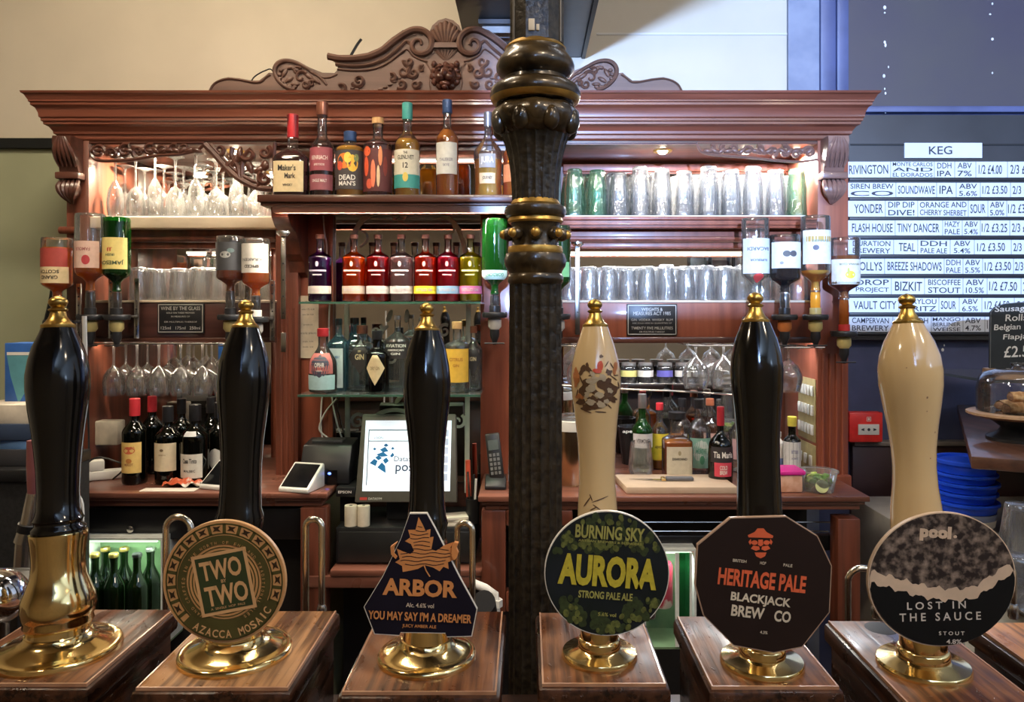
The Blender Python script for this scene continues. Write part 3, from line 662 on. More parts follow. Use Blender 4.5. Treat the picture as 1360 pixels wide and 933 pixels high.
notice(832, 404, 899, 446, [('WEIGHTS &', .17, .10, .42), ('MEASURES ACT 1985', .30, .11, .74), ('GIN  VODKA  WHISKY  RUM', .50, .07, .82), ('ARE SOLD HERE IN QUANTITIES OF', .61, .05, .78), ('TWENTY FIVE MILLILITRES', .76, .09, .82), ('OR MULTIPLES THEREOF', .88, .05, .5)], fb2)
notice(210, 403, 272, 443, [('WINE BY THE GLASS', .17, .12, .84), ('SOLD ON THESE PREMISES', .32, .05, .6), ('IN MEASURES OF', .44, .05, .4), ('OR MULTIPLES THEREOF', .62, .05, .7), ('125ml   175ml   250ml', .82, .10, .84)], fb)

# downlights in the soffits (lamps the bar has)
def downlight(x, Yd, label, power, col):
    p = Vector((xx(x, Yd), Yd, 2.035)); t = thing('downlight', label, 'light', p)
    part('bezel', MB().lathe([(.018, 0), (.030, 0), (.033, -.004), (.030, -.009), (.018, -.006)], 24, p, close=False), GOLD, t)
    part('lamp_lens', MB().lathe([(0, -.017), (.010, -.015), (.016, -.010), (.0185, -.002), (.0185, .0)], 20, p, close=False), mat('lamp_glow', (1, .9, .7), .5, emit=22, ecol=(1, .86, .62)), t)
    l = area('downlight_beam', (p.x, p.y, p.z - .022), (p.x, p.y - .01, 0), .04, .04, power, col); return t
downlight(880, 2.53, 'lit gold-rimmed downlight above the upturned pint glasses', 9, (1, .92, .8))
downlight(990, 2.53, 'lit gold-rimmed downlight behind the carved fret over the pint glasses', 9, (.9, .95, 1))
downlight(1058, 2.53, 'lit gold-rimmed downlight behind the carved fret nearest the end upright', 6, (.95, .96, 1))
downlight(312, 2.53, 'lit gold-rimmed downlight above the upturned wine glasses', 12, (1, .86, .64))
downlight(200, 2.53, 'lit gold-rimmed downlight over the end of the wine glass shelf', 10, (1, .84, .6))
# ================================================================ BAR COUNTER, COLUMN AND HANDPUMPS
ZB = 1.175            # top of the pump boxes
solo('bar_counter', MB().box((-1.9, 0.42, 1.00), (1.9, 0.90, 1.04)).box((-1.88, 0.50, 0.0), (1.88, 0.80, 1.0)), wood('bar_counter_wood', (0.02, 0.009, 0.006), (0.04, 0.018, 0.01), 'x', rough=.35),
     'dark wooden bar counter beneath the row of pump boxes', 'counter', bevel=.004)
SIDEW = barwood('box_side_oak', (0.012, 0.005, 0.003), (0.05, 0.018, 0.008), (0.09, 0.034, 0.015))
def pump_box(x0, x1, yf, yr, label, top=OAKB, side=SIDEW, holes=()):
    t = thing('pump_box', label, 'pump box', ((x0 + x1) / 2, (yf + yr) / 2, 1.0402), 'wooden boxes under the beer pumps')
    part('body', MB().box((x0 + .006, yf + .012, 1.0405), (x1 - .006, yr - .004, ZB - .022)), side, t, bevel=.004)
    part('top_board', MB().box((x0, yf + .002, ZB - .022), (x1, yr, ZB - .0025)), side, t, bevel=.0045)
    part('top_panel', MB().box((x0 + .0045, yf + .007, ZB - .004), (x1 - .0045, yr - .004, ZB)), top, t, bevel=.0008)
    m = MB(); e = .0016; y0, y1 = yf + .0065, yr - .004; a, b = x0 + .004, x1 - .004
    for q in (((a, y0, ZB - .003), (b, y0 + e, ZB + .0003)), ((a, y0 + e, ZB - .003), (a + e, y1, ZB + .0003)), ((b - e, y0 + e, ZB - .003), (b, y1, ZB + .0003))): m.box(*q)
    part('worn_edge', m, OAKE, t)
    for (hx, hy) in holes:
        part('spare_hole', MB().lathe([(0, .0004), (.014, .0004), (.016, 0)], 20, (hx, hy, ZB)), DARKM, t)
    return t
pump_box(-.520, -.377, .6448, .8166, 'glossy dark pump box carrying the plain black pump without a clip')
pump_box(-.339, -.2008, .638, .8125, 'worn pale-topped pump box beneath the round tan and green clip', top=OAKL)
pump_box(-.161, -.022, .631, .8110, 'wet brown pump box under the navy clip with an orange leaf')
pump_box(.009, .1242, .6448, .808, 'scuffed brown pump box under the hop-patterned round clip')
pump_box(.1545, .272, .640, .7985, 'brown pump box with a blue sheen beneath the octagonal clip')
pump_box(.309, .425, .600, .7870, 'long brown pump box with a dark hole beneath the foam-patterned clip', holes=((.315 + .045, .765),))
pump_box(.455, .585, .600, .7830, 'orange-toned pump box beyond the last beer pump', top=barwood('orange_oak', (0.20, 0.07, 0.02), (0.42, 0.17, 0.05), (0.55, 0.26, 0.09)), holes=((.455 + .075, .66),))

# iron column
YK = .955
xc = xx(711, YK)
def kz(y): return EYE - (y - CY) * YK / F
def kr(n): return S(n, YK)
COL = thing('iron_column', 'black cast-iron column with gold rings rising behind the pumps', 'column', (xc, YK, 0))
def flute(n, d):
    return lambda a, z, r: r * (1 - d * abs(math.sin(a * n / 2)) ** .6)
IRONF = mat('fluted_black_iron', (0.012, 0.010, 0.008), 0.36, 0.1, col2=(0.045, 0.036, 0.025), nscale=110, bump=0.5, coat=0.15, spec=.5)
part('fluted_shaft', MB().lathe([(kr(35.5), 0), (kr(35.5), .5), (kr(35.5), kz(700)), (kr(35.2), kz(520)), (kr(34.5), kz(380)), (kr(35), kz(377))], 144, (xc, YK, 0), mod=flute(18, .10)), IRONF, COL, ang=60)
part('collar', MB().lathe([(kr(a), kz(b)) for a, b in [(34, 378), (37, 374), (37.5, 368), (35, 364), (36, 360), (40, 354), (41.5, 346), (39, 338), (35, 336)]], 48, (xc, YK, 0)), IRON, COL)
def goldring(y0, y1, r, r2=None):
    r2 = r2 or r
    part('gold_ring', MB().lathe([(kr(r - 4), kz(y1)), (kr(r - .5), kz(y1)), (kr(r + .8), kz((y0 + y1) / 2 + 1)), (kr(r2 - .5), kz(y0)), (kr(r2 - 4), kz(y0))], 48, (xc, YK, 0)), GOLDP, COL)
goldring(328, 337, 36); 
bnd = part('stud_band', MB().lathe([(kr(a), kz(b)) for a, b in [(33, 330), (31, 326), (31, 302), (33, 297)]], 48, (xc, YK, 0)), IRON, COL)
for k in range(8):
    a = -PI / 2 + k * PI / 4; d = Vector((math.cos(a), math.sin(a), 0))
    c0 = Vector((xc, YK, kz(312))) + d * kr(31)
    s_ = part('stud', MB().ball(c0 + d * .004, (.0085, .0085, .0085), 14, 10), IRON, bnd)
    s_ = part('stud_tip', MB().ball(c0 + d * .010, (.006, .006, .006), 12, 8), GOLDP, bnd)
goldring(290, 297, 36)
part('collar', MB().lathe([(kr(a), kz(b)) for a, b in [(33, 291), (39, 288), (41.5, 282), (40, 276), (34, 273)]], 48, (xc, YK, 0)), IRON, COL)
goldring(266, 275, 32, 30)
part('bell', MB().lathe([(kr(a), kz(b)) for a, b in [(31, 267), (31.5, 250), (33, 230), (36, 210), (41, 192), (46, 180), (50, 172), (54, 160)]], 144, (xc, YK, 0), mod=flute(20, .07)), IRONF, COL, ang=60)
m = MB()
m.lathe([(kr(a), kz(b)) for a, b in [(44, 182), (52, 172), (57, 160), (56, 150), (50, 143), (40, 140)]], 64, (xc, YK, 0), mod=lambda a, z, r: r * (1 + .035 * math.cos(a * 8)))
part('leaf_collar', m, IRON, COL, ang=60)
for k in range(8):
    a = -PI / 2 + PI / 8 + k * PI / 4; d = Vector((math.cos(a), math.sin(a), 0)); c0 = Vector((xc, YK, 0)) + d * kr(50)
    part('scroll_boss', MB().ball((c0.x, c0.y, kz(167)), (kr(11.5), kr(11.5), kr(16)), 14, 10), IRON, COL)
part('upper_mouldings', MB().lathe([(kr(a), kz(b)) for a, b in [(40, 142), (50, 140), (58.5, 134), (60.5, 127), (58, 119), (50, 113), (42, 110), (41, 105), (47, 101), (51.5, 95), (52, 89), (50, 83), (44, 75), (41, 72), (40, 66)]], 64, (xc, YK, 0)), IRON, COL)
part('gold_ring', MB().lathe([(kr(54), kz(139)), (kr(57.5), kz(136.5)), (kr(59.5), kz(132)), (kr(55), kz(131))], 48, (xc, YK, 0)), GOLDP, COL)
goldring(60, 70, 40, 35)
part('square_shaft', MB().lathe([(kr(38), kz(62)), (kr(38), 2.9), (kr(38), RZ1 - .01)], 8, (xc + kr(2), YK, 0), mod=lambda a, z, r: r * (1.0 if round(a / (PI / 4)) % 2 else 1.0)).xform(Matrix.Translation((xc, YK, 0)) @ Matrix.Rotation(PI / 8, 4, 'Z') @ Matrix.Translation((-xc, -YK, 0))), IRONF, COL, smooth=False)
m = MB()
for sx in (-1, 1): m.tube([(xc + kr(2) + sx * kr(30), YK - kr(18), kz(62)), (xc + kr(2) + sx * kr(30), YK - kr(18), 2.6)], kr(2.2), 8)
part('corner_bead', m, mat('grey_iron_edge', (0.12, 0.11, 0.10), .4, .5), COL)  # corner beads greyer than the shaft
m = MB(); q = P(707, 33, YK - kr(36)); m.box((q.x - kr(5), q.y - .001, q.z - kr(7)), (q.x + kr(3), q.y + .004, q.z + kr(8))); m.box((q.x + kr(5), q.y - .001, q.z - kr(7)), (q.x + kr(9), q.y + .004, q.z + kr(1)))
part('tape_scrap', m, PAPER, COL, bevel=.0005)

# handpumps
def pump(fx, fy, tx, ty, prof, hm, label, base, holder=None):
    Y0 = (EYE - ZB) * F / (fy - CY); b = P(fx, fy, Y0)
    Y1 = Y0 * 1.04; tp = P(tx, ty, Y1)
    t = thing('handpump', label, 'beer pump', (b.x, b.y, ZB), 'beer pumps along the counter')
    ax = (tp - b).normalized(); Lh = (tp - b).length
    q = Vector((0, 0, 1)).rotation_difference(ax).to_matrix().to_4x4(); M = Matrix.Translation(b) @ q
    H = lambda y: Lh * (fy - y) / (fy - ty)            # picture height -> distance along the handle axis
    R = lambda n: S(n, (Y0 + Y1) / 2)
    pr = [(R(r), H(y)) for y, r in prof['body']]
    body = part('handle', MB().lathe(pr, 64).xform(M), hm, t, ang=50)
    part('ferrule', MB().lathe([(R(r), H(y)) for y, r in prof['cap']], 48).xform(M), GOLD, t)
    return t, M, H, R, Y0
def flange(t, fx, fy, kind, k, Y0, M, H, R):
    b = P(fx, fy, Y0)
    if kind == 'dome':
        pf = [(k, 0), (k, .0030), (k * .985, .0050), (k * .95, .0060), (k * .93, .0058), (k * .80, .0085), (k * .64, .0120), (k * .55, .0150), (k * .52, .0185), (k * .49, .0190), (k * .47, .024), (k * .45, .030)]
        part('base_flange', MB().lathe([(R(r), z) for r, z in pf], 64, (b.x, b.y, ZB)), BRASS, t)
    else:
        pf = [(k, 0), (k, .0035), (k * .97, .0055), (k * .92, .006), (k * .60, .0085), (k * .56, .0095), (k * .56, .016), (k * .53, .018), (k * .50, .0185), (k * .49, .05), (k * .46, .052)]
        part('base_flange', MB().lathe([(R(r), z) for r, z in pf], 64, (b.x, b.y, ZB)), BRASS, t)
def caps(y0, y1, rw):      # finial ball at y0, ferrule foot at y1
    h = y1 - y0
    return [(y1 + 1, 0), (y1 + 1, rw * .96), (y1 - .03 * h, rw), (y1 - .10 * h, rw), (y1 - .14 * h, rw * .86), (y1 - .22 * h, rw * .70), (y1 - .36 * h, rw * .52), (y1 - .50 * h, rw * .44), (y1 - .54 * h, rw * .56), (y1 - .58 * h, rw * .58), (y1 - .61 * h, rw * .46), (y1 - .64 * h, rw * .34),
            (y1 - .70 * h, rw * .50), (y1 - .78 * h, rw * .58), (y1 - .86 * h, rw * .55), (y1 - .93 * h, rw * .40), (y1 - .98 * h, rw * .18), (y0, 0)]
def hb(pts): return [(y, r) for y, r in pts]
# 1: plain black pump with the tall brass body
t1, M, H, R, Y0 = pump(78, 865, 77, 393, dict(cap=[(a, b) for a, b in caps(393, 438, 20.5)],
    body=[(436, 19.5), (446, 23), (462, 30), (480, 35), (500, 38), (520, 38), (545, 35.5), (570, 32), (600, 28.5), (630, 26), (660, 25), (680, 25.5), (690, 28), (694, 30), (697, 28), (701, 28), (705, 32), (709, 32), (714, 30)]), BLACKG,
    'plain black handpump on a tall bulbous brass body with no clip', 'tall')
part('brass_body', MB().lathe([(R(r), H(y)) for y, r in [(860, 33), (853, 33), (850, 38), (843, 40), (838, 37), (834, 38), (828, 41), (822, 40), (818, 42), (808, 44), (795, 43), (782, 38), (768, 33), (750, 31), (735, 32), (722, 33.5), (714, 34.5), (711, 34), (710, 30)]], 64).xform(M), BRASS, t1)
flange(t1, 78, 865, 'dome', 75, Y0, M, H, R)
def grip(y0, y1, fx):
    return None
# 2 black, TWO BY TWO
t2, M2, H2, R2, Y2 = pump(313, 868, 327, 398, dict(cap=caps(398, 438, 17.5), body=[(436, 17), (445, 20), (462, 26.5), (485, 32), (510, 34), (535, 33), (560, 30.5), (590, 27.5), (620, 26), (650, 26), (680, 27), (690, 30), (700, 30), (712, 27), (720, 27)]), BLACKG,
    'black handpump wearing the round tan and green pump clip', 'dome')
flange(t2, 313, 868, 'dome', 71, Y2, M2, H2, R2)
part('spindle', MB().lathe([(R2(26), .024), (R2(27), .05), (R2(28), H2(722)), (R2(24), H2(716))], 40).xform(M2), BRASS, t2)
t3, M3, H3, R3, Y3 = pump(567, 873, 567, 402, dict(cap=caps(402, 442, 17), body=[(440, 16.5), (450, 20), (466, 25.5), (490, 30), (515, 32), (540, 30.5), (565, 27.5), (595, 24), (630, 22.5), (665, 23), (690, 25), (700, 28), (712, 25), (722, 25)]), BLACKG,
    'black handpump wearing the navy clip with an orange leaf', 'dome')
flange(t3, 567, 873, 'dome', 64, Y3, M3, H3, R3)
part('spindle', MB().lathe([(R3(26), .024), (R3(26), .05), (R3(27), H3(724)), (R3(23), H3(716))], 40).xform(M3), BRASS, t3)
t4, M4, H4, R4, Y4 = pump(796, 872, 790, 397, dict(cap=caps(397, 437, 17.5), body=[(435, 17), (445, 20), (462, 26), (485, 31.5), (505, 33.5), (530, 32), (560, 28.5), (590, 25.5), (620, 24), (645, 24), (670, 25.5), (700, 27), (720, 26)]), CREAM,
    'cream handpump with a painted hunting scene above the hop-patterned clip', 'step')
flange(t4, 796, 872, 'step', 49, Y4, M4, H4, R4)
part('spindle', MB().lathe([(R4(24), .05), (R4(24), .10), (R4(25), H4(726)), (R4(22), H4(718))], 40).xform(M4), BRASS, t4)
t5, M5, H5, R5, Y5 = pump(1012, 882, 1003, 388, dict(cap=caps(388, 431, 18.5), body=[(429, 18), (438, 21.5), (455, 28), (475, 32.5), (495, 34.5), (520, 33.5), (550, 30.5), (585, 28), (620, 27.5), (650, 28), (680, 29), (710, 29)]), BLACKG,
    'black handpump wearing the dark octagonal pump clip', 'step')
flange(t5, 1012, 882, 'step', 53, Y5, M5, H5, R5)
part('spindle', MB().lathe([(R5(26), .05), (R5(26), .10), (R5(27), H5(716)), (R5(24), H5(708))], 40).xform(M5), BRASS, t5)
t6, M6, H6, R6, Y6 = pump(1226, 886, 1204, 390, dict(cap=caps(390, 433, 19), body=[(431, 18.5), (440, 23), (456, 31), (475, 37.5), (495, 40), (515, 39.5), (540, 36), (570, 31), (600, 27.5), (625, 26.5), (650, 27.5), (680, 31), (710, 32)]), CREAM,
    'plain cream handpump with scuffs above the foam-patterned clip', 'step')
flange(t6, 1226, 886, 'step', 57, Y6, M6, H6, R6)
part('spindle', MB().lathe([(R6(28), .05), (R6(28), .10), (R6(30), H6(716)), (R6(26), H6(708))], 40).xform(M6), BRASS, t6)

# artwork wrapped on the front of a handle: fn(px, py) -> world point on the surface
def wrapper(M, H, R, prof, ty, tx, fx, fy, eps=.0004):
    def rad(y):
        for (ya, ra), (yb, rb) in zip(prof, prof[1:]):
            if ya <= y <= yb: return ra + (rb - ra) * (y - ya) / (yb - ya)
        return prof[-1][1]
    def fn(x, y):
        r = R(rad(y)) + eps; cxx = tx + (fx - tx) * (y - ty) / (fy - ty); dx = R(x - cxx); dx = max(-r * .98, min(r * .98, dx))
        return M @ Vector((dx, -math.sqrt(r * r - dx * dx), H(y)))
    return fn
p4 = [(435, 17), (445, 20), (462, 26), (485, 31.5), (505, 33.5), (530, 32), (560, 28.5), (590, 25.5), (620, 24), (645, 24), (670, 25.5), (700, 27)]
W4 = wrapper(M4, H4, R4, p4, 397, 790, 796, 872)
def blob(mb, fn, cx, cy_, rx, ry, rot=0, n=14, wob=0.0, seed=1):
    rnd = random.Random(seed); ca, sa = math.cos(rot), math.sin(rot)
    vs = [fn(cx, cy_)]; fs = []
    for rr in (.5, 1):
        for k in range(n):
            a = 2 * PI * k / n; q = rr * (1 + wob * (rnd.random() - .5)); u, v = rx * q * math.cos(a), ry * q * math.sin(a)
            vs.append(fn(cx + u * ca - v * sa, cy_ + u * sa + v * ca))
    for k in range(n):
        k2 = (k + 1) % n; fs.append((0, 1 + k, 1 + k2)); fs.append((1 + k, 1 + n + k, 1 + n + k2, 1 + k2))
    mb.add(vs, fs)
INKB = mat('painted_brown_ink', (0.09, 0.045, 0.022), .4); INKR = mat('painted_red', (0.50, 0.07, 0.025), .4); INKG = mat('painted_grey_horse', (0.42, 0.35, 0.25), .4); INKO = mat('painted_rust', (0.40, 0.15, 0.05), .4)
m = MB()
for (x, y, rx, ry, a, s) in [(764, 505, 4, 11, .1, 1), (763, 497, 2, 6, 0, 2), (815, 492, 3, 9, .2, 3), (768, 530, 5, 4, .4, 5)]: blob(m, W4, x, y, rx, ry, a, wob=.5, seed=s)
part('painted_scene', m, INKO, t4, smooth=False)
m = MB()
for i, (x, y, rx, ry, a) in enumerate([(772, 494, 3, 7, .5), (779, 494, 3, 8, -.5), (777, 488, 2, 3, 0), (776, 517, 7, 12, .4), (801, 514, 10, 9, -.3), (785, 535, 9, 7, .2), (803, 530, 11, 7, -.5), (814, 520, 6, 6, .3), (770, 537, 6, 5, .5), (790, 542, 12, 5, 0), (777, 545, 7, 4, 0), (812, 533, 6, 4, .3), (806, 498, 5, 4, .7), (796, 477, 2.2, 2.2, 0), (788, 524, 4, 4, 0)]):
    blob(m, W4, x, y, rx, ry, a, wob=.7, seed=i)
for (x, y, a, l) in [(770, 508, 1.2, 12), (783, 501, -.4, 10), (812, 505, .6, 14), (820, 515, 1.3, 10), (765, 525, 1.8, 10), (795, 550, .1, 16), (779, 550, .3, 9), (803, 487, -1, 10), (810, 489, 1, 9), (816, 502, 0, 7), (807, 543, .8, 8)]:
    blob(m, W4, x, y, l / 2, .8, a, 10)
part('painted_scene', m, INKB, t4, smooth=False)
W4b = wrapper(M4, H4, R4, p4, 397, 790, 796, 872, .0007)
m = MB()
for i, (x, y, rx, ry, a) in enumerate([(785, 508, 9, 5, -.3), (782, 519, 6, 6, .2), (797, 505, 5, 4, .6), (793, 528, 6, 4, .1), (782, 537, 6, 4, 0), (795, 540, 6, 4, .3), (807, 522, 4, 3, .4), (777, 527, 3, 4, 0), (803, 536, 4, 3, 0), (784, 500, 4, 3, .8)]):
    blob(m, W4b, x, y, rx, ry, a, wob=.5, seed=i + 20)
part('painted_scene', m, INKG, t4, smooth=False)
m = MB(); blob(m, W4b, 794, 490, 4, 8, .2, wob=.3); blob(m, W4b, 790, 496, 6, 3, .2); part('painted_scene', m, INKR, t4, smooth=False)
m = MB()
for (x, y, a, l) in [(778, 668, -1.0, 16), (783, 662, 1.2, 10), (795, 664, -.35, 24), (790, 674, .6, 12), (786, 676, -.5, 10)]: blob(m, W4, x, y, l / 2, .8, a, 10)
part('painted_mark', m, INKB, t4, smooth=False)
p6 = [(431, 18.5), (440, 23), (456, 31), (475, 37.5), (495, 40), (515, 39.5), (540, 36), (570, 31), (600, 27.5), (625, 26.5), (650, 27.5), (680, 31)]
W6 = wrapper(M6, H6, R6, p6, 390, 1204, 1226, 886)
m = MB()
for (x, y, r) in [(1212, 531, 1.2), (1228, 577, 1.0), (1213, 549, .7), (1222, 611, .8), (1235, 560, .7), (1187, 492, .6)]: blob(m, W6, x, y, r, r * 1.3, .3, 8)
part('chip_mark', m, mat('chip_brown', (.2, .12, .06), .6), t6, smooth=False)

# ---------------------------------------------------------------- pump clips
WEDGE = mat('clip_white_edge', (0.75, 0.72, 0.66), 0.4)
class Clip:
    """flat clip facing the drinkers; measurements in picture units about its own centre"""
    def __init__(s, par, cx, cy_, Y, outline, face, rot=0.0, edge=WEDGE, thick=.004):
        s.c = P(cx, cy_, Y); s.Y = Y; s.k = Y / F; s.lay = 0; s.rot = rot
        s.e = part('pump_clip', MB().prism([(s.c.x + a * s.k, s.c.z - b * s.k) for a, b in outline], Y, Y + thick), edge, par, smooth=False)
        # clip bracket on the spindle
        s.add('face', lambda m, y: poly(m, [(s.c.x + a * s.k * .985, s.c.z - b * s.k * .985) for a, b in outline], y), face)
    def add(s, name, fn, m_):
        s.lay += 1; m = MB(); fn(m, s.Y - .00018 * s.lay); return part(name, m, m_, s.e, smooth=False)
    def xz(s, u, v): return s.c.x + u * s.k, s.c.z - v * s.k
    def text(s, items, m_):       # (string, u, v, width, height[, rot, bold])
        def f(m, y):
            for it in items:
                st, u, v, w_, h_ = it[:5]; rot = it[5] if len(it) > 5 else s.rot; bo = it[6] if len(it) > 6 else .015
                a, b = s.xz(u, v); letters(m, st, a, b, w_ * s.k if w_ else None, h_ * s.k, y, rot=rot, bold=bo)
        return s.add('lettering', f, m_)
def circ(rx, ry=None, n=72): ry = ry or rx; return [(rx * math.cos(2 * PI * k / n), ry * math.sin(2 * PI * k / n)) for k in range(n)]
TAN = mat('clip_tan', (0.58, 0.30, 0.12), .45, noise=.06); TANL = mat('clip_light_tan', (0.68, 0.39, 0.18), .45, noise=.06); OLV = mat('clip_olive', (0.075, 0.065, 0.018), .45, noise=.15); DKB = mat('clip_dark_brown', (0.035, 0.018, 0.008), .45)
YC2 = .655
c2 = Clip(t2, 298, 773, YC2, circ(81.5), TAN, rot=math.radians(11), edge=TANL)
def bars(clip, ang_list, r0, r1, wdt, m, y):
    for a in ang_list:
        ca, sa = math.cos(a), math.sin(a); x, z = clip.xz(0, 0); k = clip.k
        pts = [(r0, -wdt), (r1, -wdt), (r1, wdt), (r0, wdt)]
        poly(m, [(x + (u * ca - v * sa) * k, z + (u * sa + v * ca) * k) for u, v in pts], y)
x2, z2 = c2.xz(0, 0); k2 = c2.k
def f(m, y):
    ring(m, x2, z2, 76 * k2, 78 * k2, y); ring(m, x2, z2, 63 * k2, 65 * k2, y)
    bars(c2, [math.radians(a) for a in range(-38, 219, 16)], 64, 77, 2.2, m, y)
c2.add('rim_pattern', f, OLV)
def f(m, y):
    for a in range(-30, 219, 16):
        t_ = math.radians(a); cx_, cz_ = x2 + 70.5 * k2 * math.cos(t_), z2 + 70.5 * k2 * math.sin(t_)
        poly(m, [(cx_ + (u * math.cos(t_) - v * math.sin(t_)) * k2, cz_ + (u * math.sin(t_) + v * math.cos(t_)) * k2) for u, v in [(-4, -5), (0, -2), (4, -6), (3, 0), (4, 5), (0, 3), (-3, 6), (-2, 0)]], y)
c2.add('rim_emblem', f, DKB)
c2.add('olive_disc', lambda m, y: ring(m, x2, z2, 50 * k2, 62 * k2, y), OLV)
c2.add('tan_disc', lambda m, y: ring(m, x2, z2, 0, 49 * k2, y), TAN)
def f(m, y):
    for r in (45.5, 41, 37, 33): ring(m, x2, z2, r * k2, (r + 1.6) * k2, y)
c2.add('ring_lines', f, OLV)
def rotp(pts, a, s=1):
    ca, sa = math.cos(a), math.sin(a); return [(x2 + (u * ca - v * sa) * k2 * s, z2 + (u * sa + v * ca) * k2 * s) for u, v in pts]
sq_ = [(-37, -41), (37, -41), (37, 41), (-37, 41)]
c2.add('tan_border', lambda m, y: poly(m, rotp(sq_, c2.rot), y), TANL)
c2.add('olive_panel', lambda m, y: poly(m, rotp([(a * .88, b * .89) for a, b in sq_], c2.rot), y), mat('clip_deep_green', (.035, .05, .018), .45))
c2.text([('TWO', -4, -18, 55, 26, c2.rot, .03), ('TWO', 4, 15, 57, 27, c2.rot, .03), ('BY', 0, -2, 7, 4.5, c2.rot, .02), ('A  SINGLE  HOP  PALE', 6, 32, 46, 3, c2.rot, .0)], TANL)
def f(m, y):
    arc_letters(m, 'AZACCA MOSAIC', x2, z2, 68.5 * k2, 10.5 * k2, math.radians(-77), math.radians(96), y, inward=True, bold=.02)
c2.add('rim_olive_band', lambda m, y: ring(m, x2, z2, 60 * k2, 76 * k2, y, a0=math.radians(-135), a1=math.radians(-22)), OLV)
c2.add('lettering', f, TANL)
c2.add('ring_text', lambda m, y: arc_letters(m, 'HAND CRAFTED IN THE NORTH OF ENGLAND TRADITIONAL ALES', x2, z2, 53 * k2, 4 * k2, math.radians(90), math.radians(300), y), TAN)

NV = mat('clip_navy', (0.007, 0.005, 0.014), .6, spec=.25, noise=.1); ORG = mat('clip_orange', (0.66, 0.27, 0.09), .45, noise=.06)
pts3 = [(-14, -82), (9, -82), (20, -62), (44, -14), (52, 2), (76, 46), (69, 82), (36, 83), (34, 78), (-26, 77), (-28, 81), (-61, 79), (-75, 43), (-50, 2), (-26, -48)]
c3 = Clip(t3, 558, 764, .655, pts3, NV, rot=math.radians(-2.5))
leafo = [(0, -2), (9, 6), (24, 5), (40, 10), (52, 6), (47, 14), (58, 18), (48, 22), (55, 32), (40, 31), (28, 38), (16, 36), (4, 46)]
c_ = c3.xz
leaf = [(-2, -77), (4, -66), (7, -59), (14, -61), (13, -50), (18, -51), (15, -34), (21, -32), (33, -40), (45, -44), (40, -36), (49, -36), (41, -27), (47, -21), (37, -17), (38, -8), (31, -11), (26, -5), (17, -10), (6, -13),
        (-3, -8), (-12, -6), (-23, -4), (-24, -12), (-33, -17), (-27, -21), (-31, -35), (-22, -31), (-13, -28), (-8, -32), (-12, -41), (-20, -45), (-13, -50), (-16, -60), (-6, -60)]
c3.add('leaf_emblem', lambda m, y: poly(m, [c_(a, b) for a, b in leaf], y), ORG)
def f(m, y):
    for k in range(11):
        v = -64 + k * 5; x0, x1 = [(-3, 3), (-6, 9), (-13, 11), (-13, 12), (-9, 13), (-8, 13), (-26, 38), (-26, 40), (-24, 40), (-26, 34), (-20, 32)][k]
        m.tube([(c_(u, 0)[0], y, c_(0, v + 1.1 * math.sin(u * .22 + k))[1]) for u in [x0 + (x1 - x0) * i / 10 for i in range(11)]], .0003, 4, .2)
c3.add('leaf_veins', f, NV)
c3.add('leaf_stalk', lambda m, y: m.tube([(c_(u, v)[0], y, c_(u, v)[1]) for u, v in [(5, -14), (8, -6), (13, 2)]], .0006, 5, .3), ORG)
part('leaf_tip', MB().prism([c_(a, b) for a, b in [(-32, -22), (-38, -28), (-39, -38), (-30, -44), (-35, -36), (-34, -29), (-30, -25)]], .653, .658), ORG, c3.e, smooth=False)
part('leaf_tip', MB().prism([c_(a, b) for a, b in [(42, -38), (46, -44), (51, -43), (48, -36), (51, -30), (49, -24), (45, -20), (42, -26)]], .653, .658), ORG, c3.e, smooth=False)
c3.text([('ARBOR', 0, 17, 99, 23, c3.rot, .04)], ORG)
c3.text([('Alc. 4.6% vol', 0, 40, 37, 6)], mat('clip_pale', (.62, .52, .42), .5))
c3.text([("YOU MAY SAY I'M A DREAMER", 0, 55, 137, 12, c3.rot, .03)], ORG)
c3.text([('JUICY AMBER ALE', -1, 68, 45, 5.5)], ORG)

HOPD = mat('clip_night_green', (0.007, 0.011, 0.010), .5, spec=.3, col2=(.012, .016, .022), nscale=20); HOPG = mat('hop_green', (0.11, 0.125, 0.03), .5, noise=.35, nscale=300); HOPY = mat('hop_dim_green', (0.03, 0.045, 0.014), .5, noise=.35, nscale=300)
YEL = mat('clip_yellow', (0.52, 0.44, 0.04), .5, noise=.12, nscale=200); YEO = mat('clip_yellow_green', (0.34, 0.33, 0.09), .5, noise=.1)
c4 = Clip(t4, 806, 762, .655, circ(83), HOPD, rot=math.radians(-4))
x4, z4 = c4.xz(0, 0); k4 = c4.k
rr_ = random.Random(5)
def hops(n, region, s0, s1):
    def f(m, y):
        c = 0
        while c < n:
            u, v = rr_.uniform(-82, 82), rr_.uniform(-82, 82)
            if math.hypot(u, v) > 77 or not region(u, v): continue
            a = rr_.uniform(-.6, .6); s = rr_.uniform(s0, s1)
            disc(m, x4 + u * k4, z4 - v * k4, s * .75 * k4, s * k4, y - c * 1e-6, 9, a); c += 1
    return f
c4.add('hop_print', hops(70, lambda u, v: v < -28 + abs(u) * .0 and v > -80 and not (-64 < v < -60 and abs(u) < 50), 4, 7), HOPY)
c4.add('hop_print', hops(46, lambda u, v: v < -32 and (v < -66 or v > -44 or abs(u) > 50), 3, 5), HOPG)
c4.add('hop_print', hops(60, lambda u, v: v > 30 and v > 62 - abs(u) * .75, 4, 8), HOPY)
c4.add('hop_print', hops(30, lambda u, v: v > 34 and v > 70 - abs(u) * .8, 3, 6), HOPG)
c4.text([('BURNING SKY', 4, -54, 92, 18, c4.rot, .03), ('STRONG PALE ALE', -2, 29, 72, 10, c4.rot, .03)], YEO)
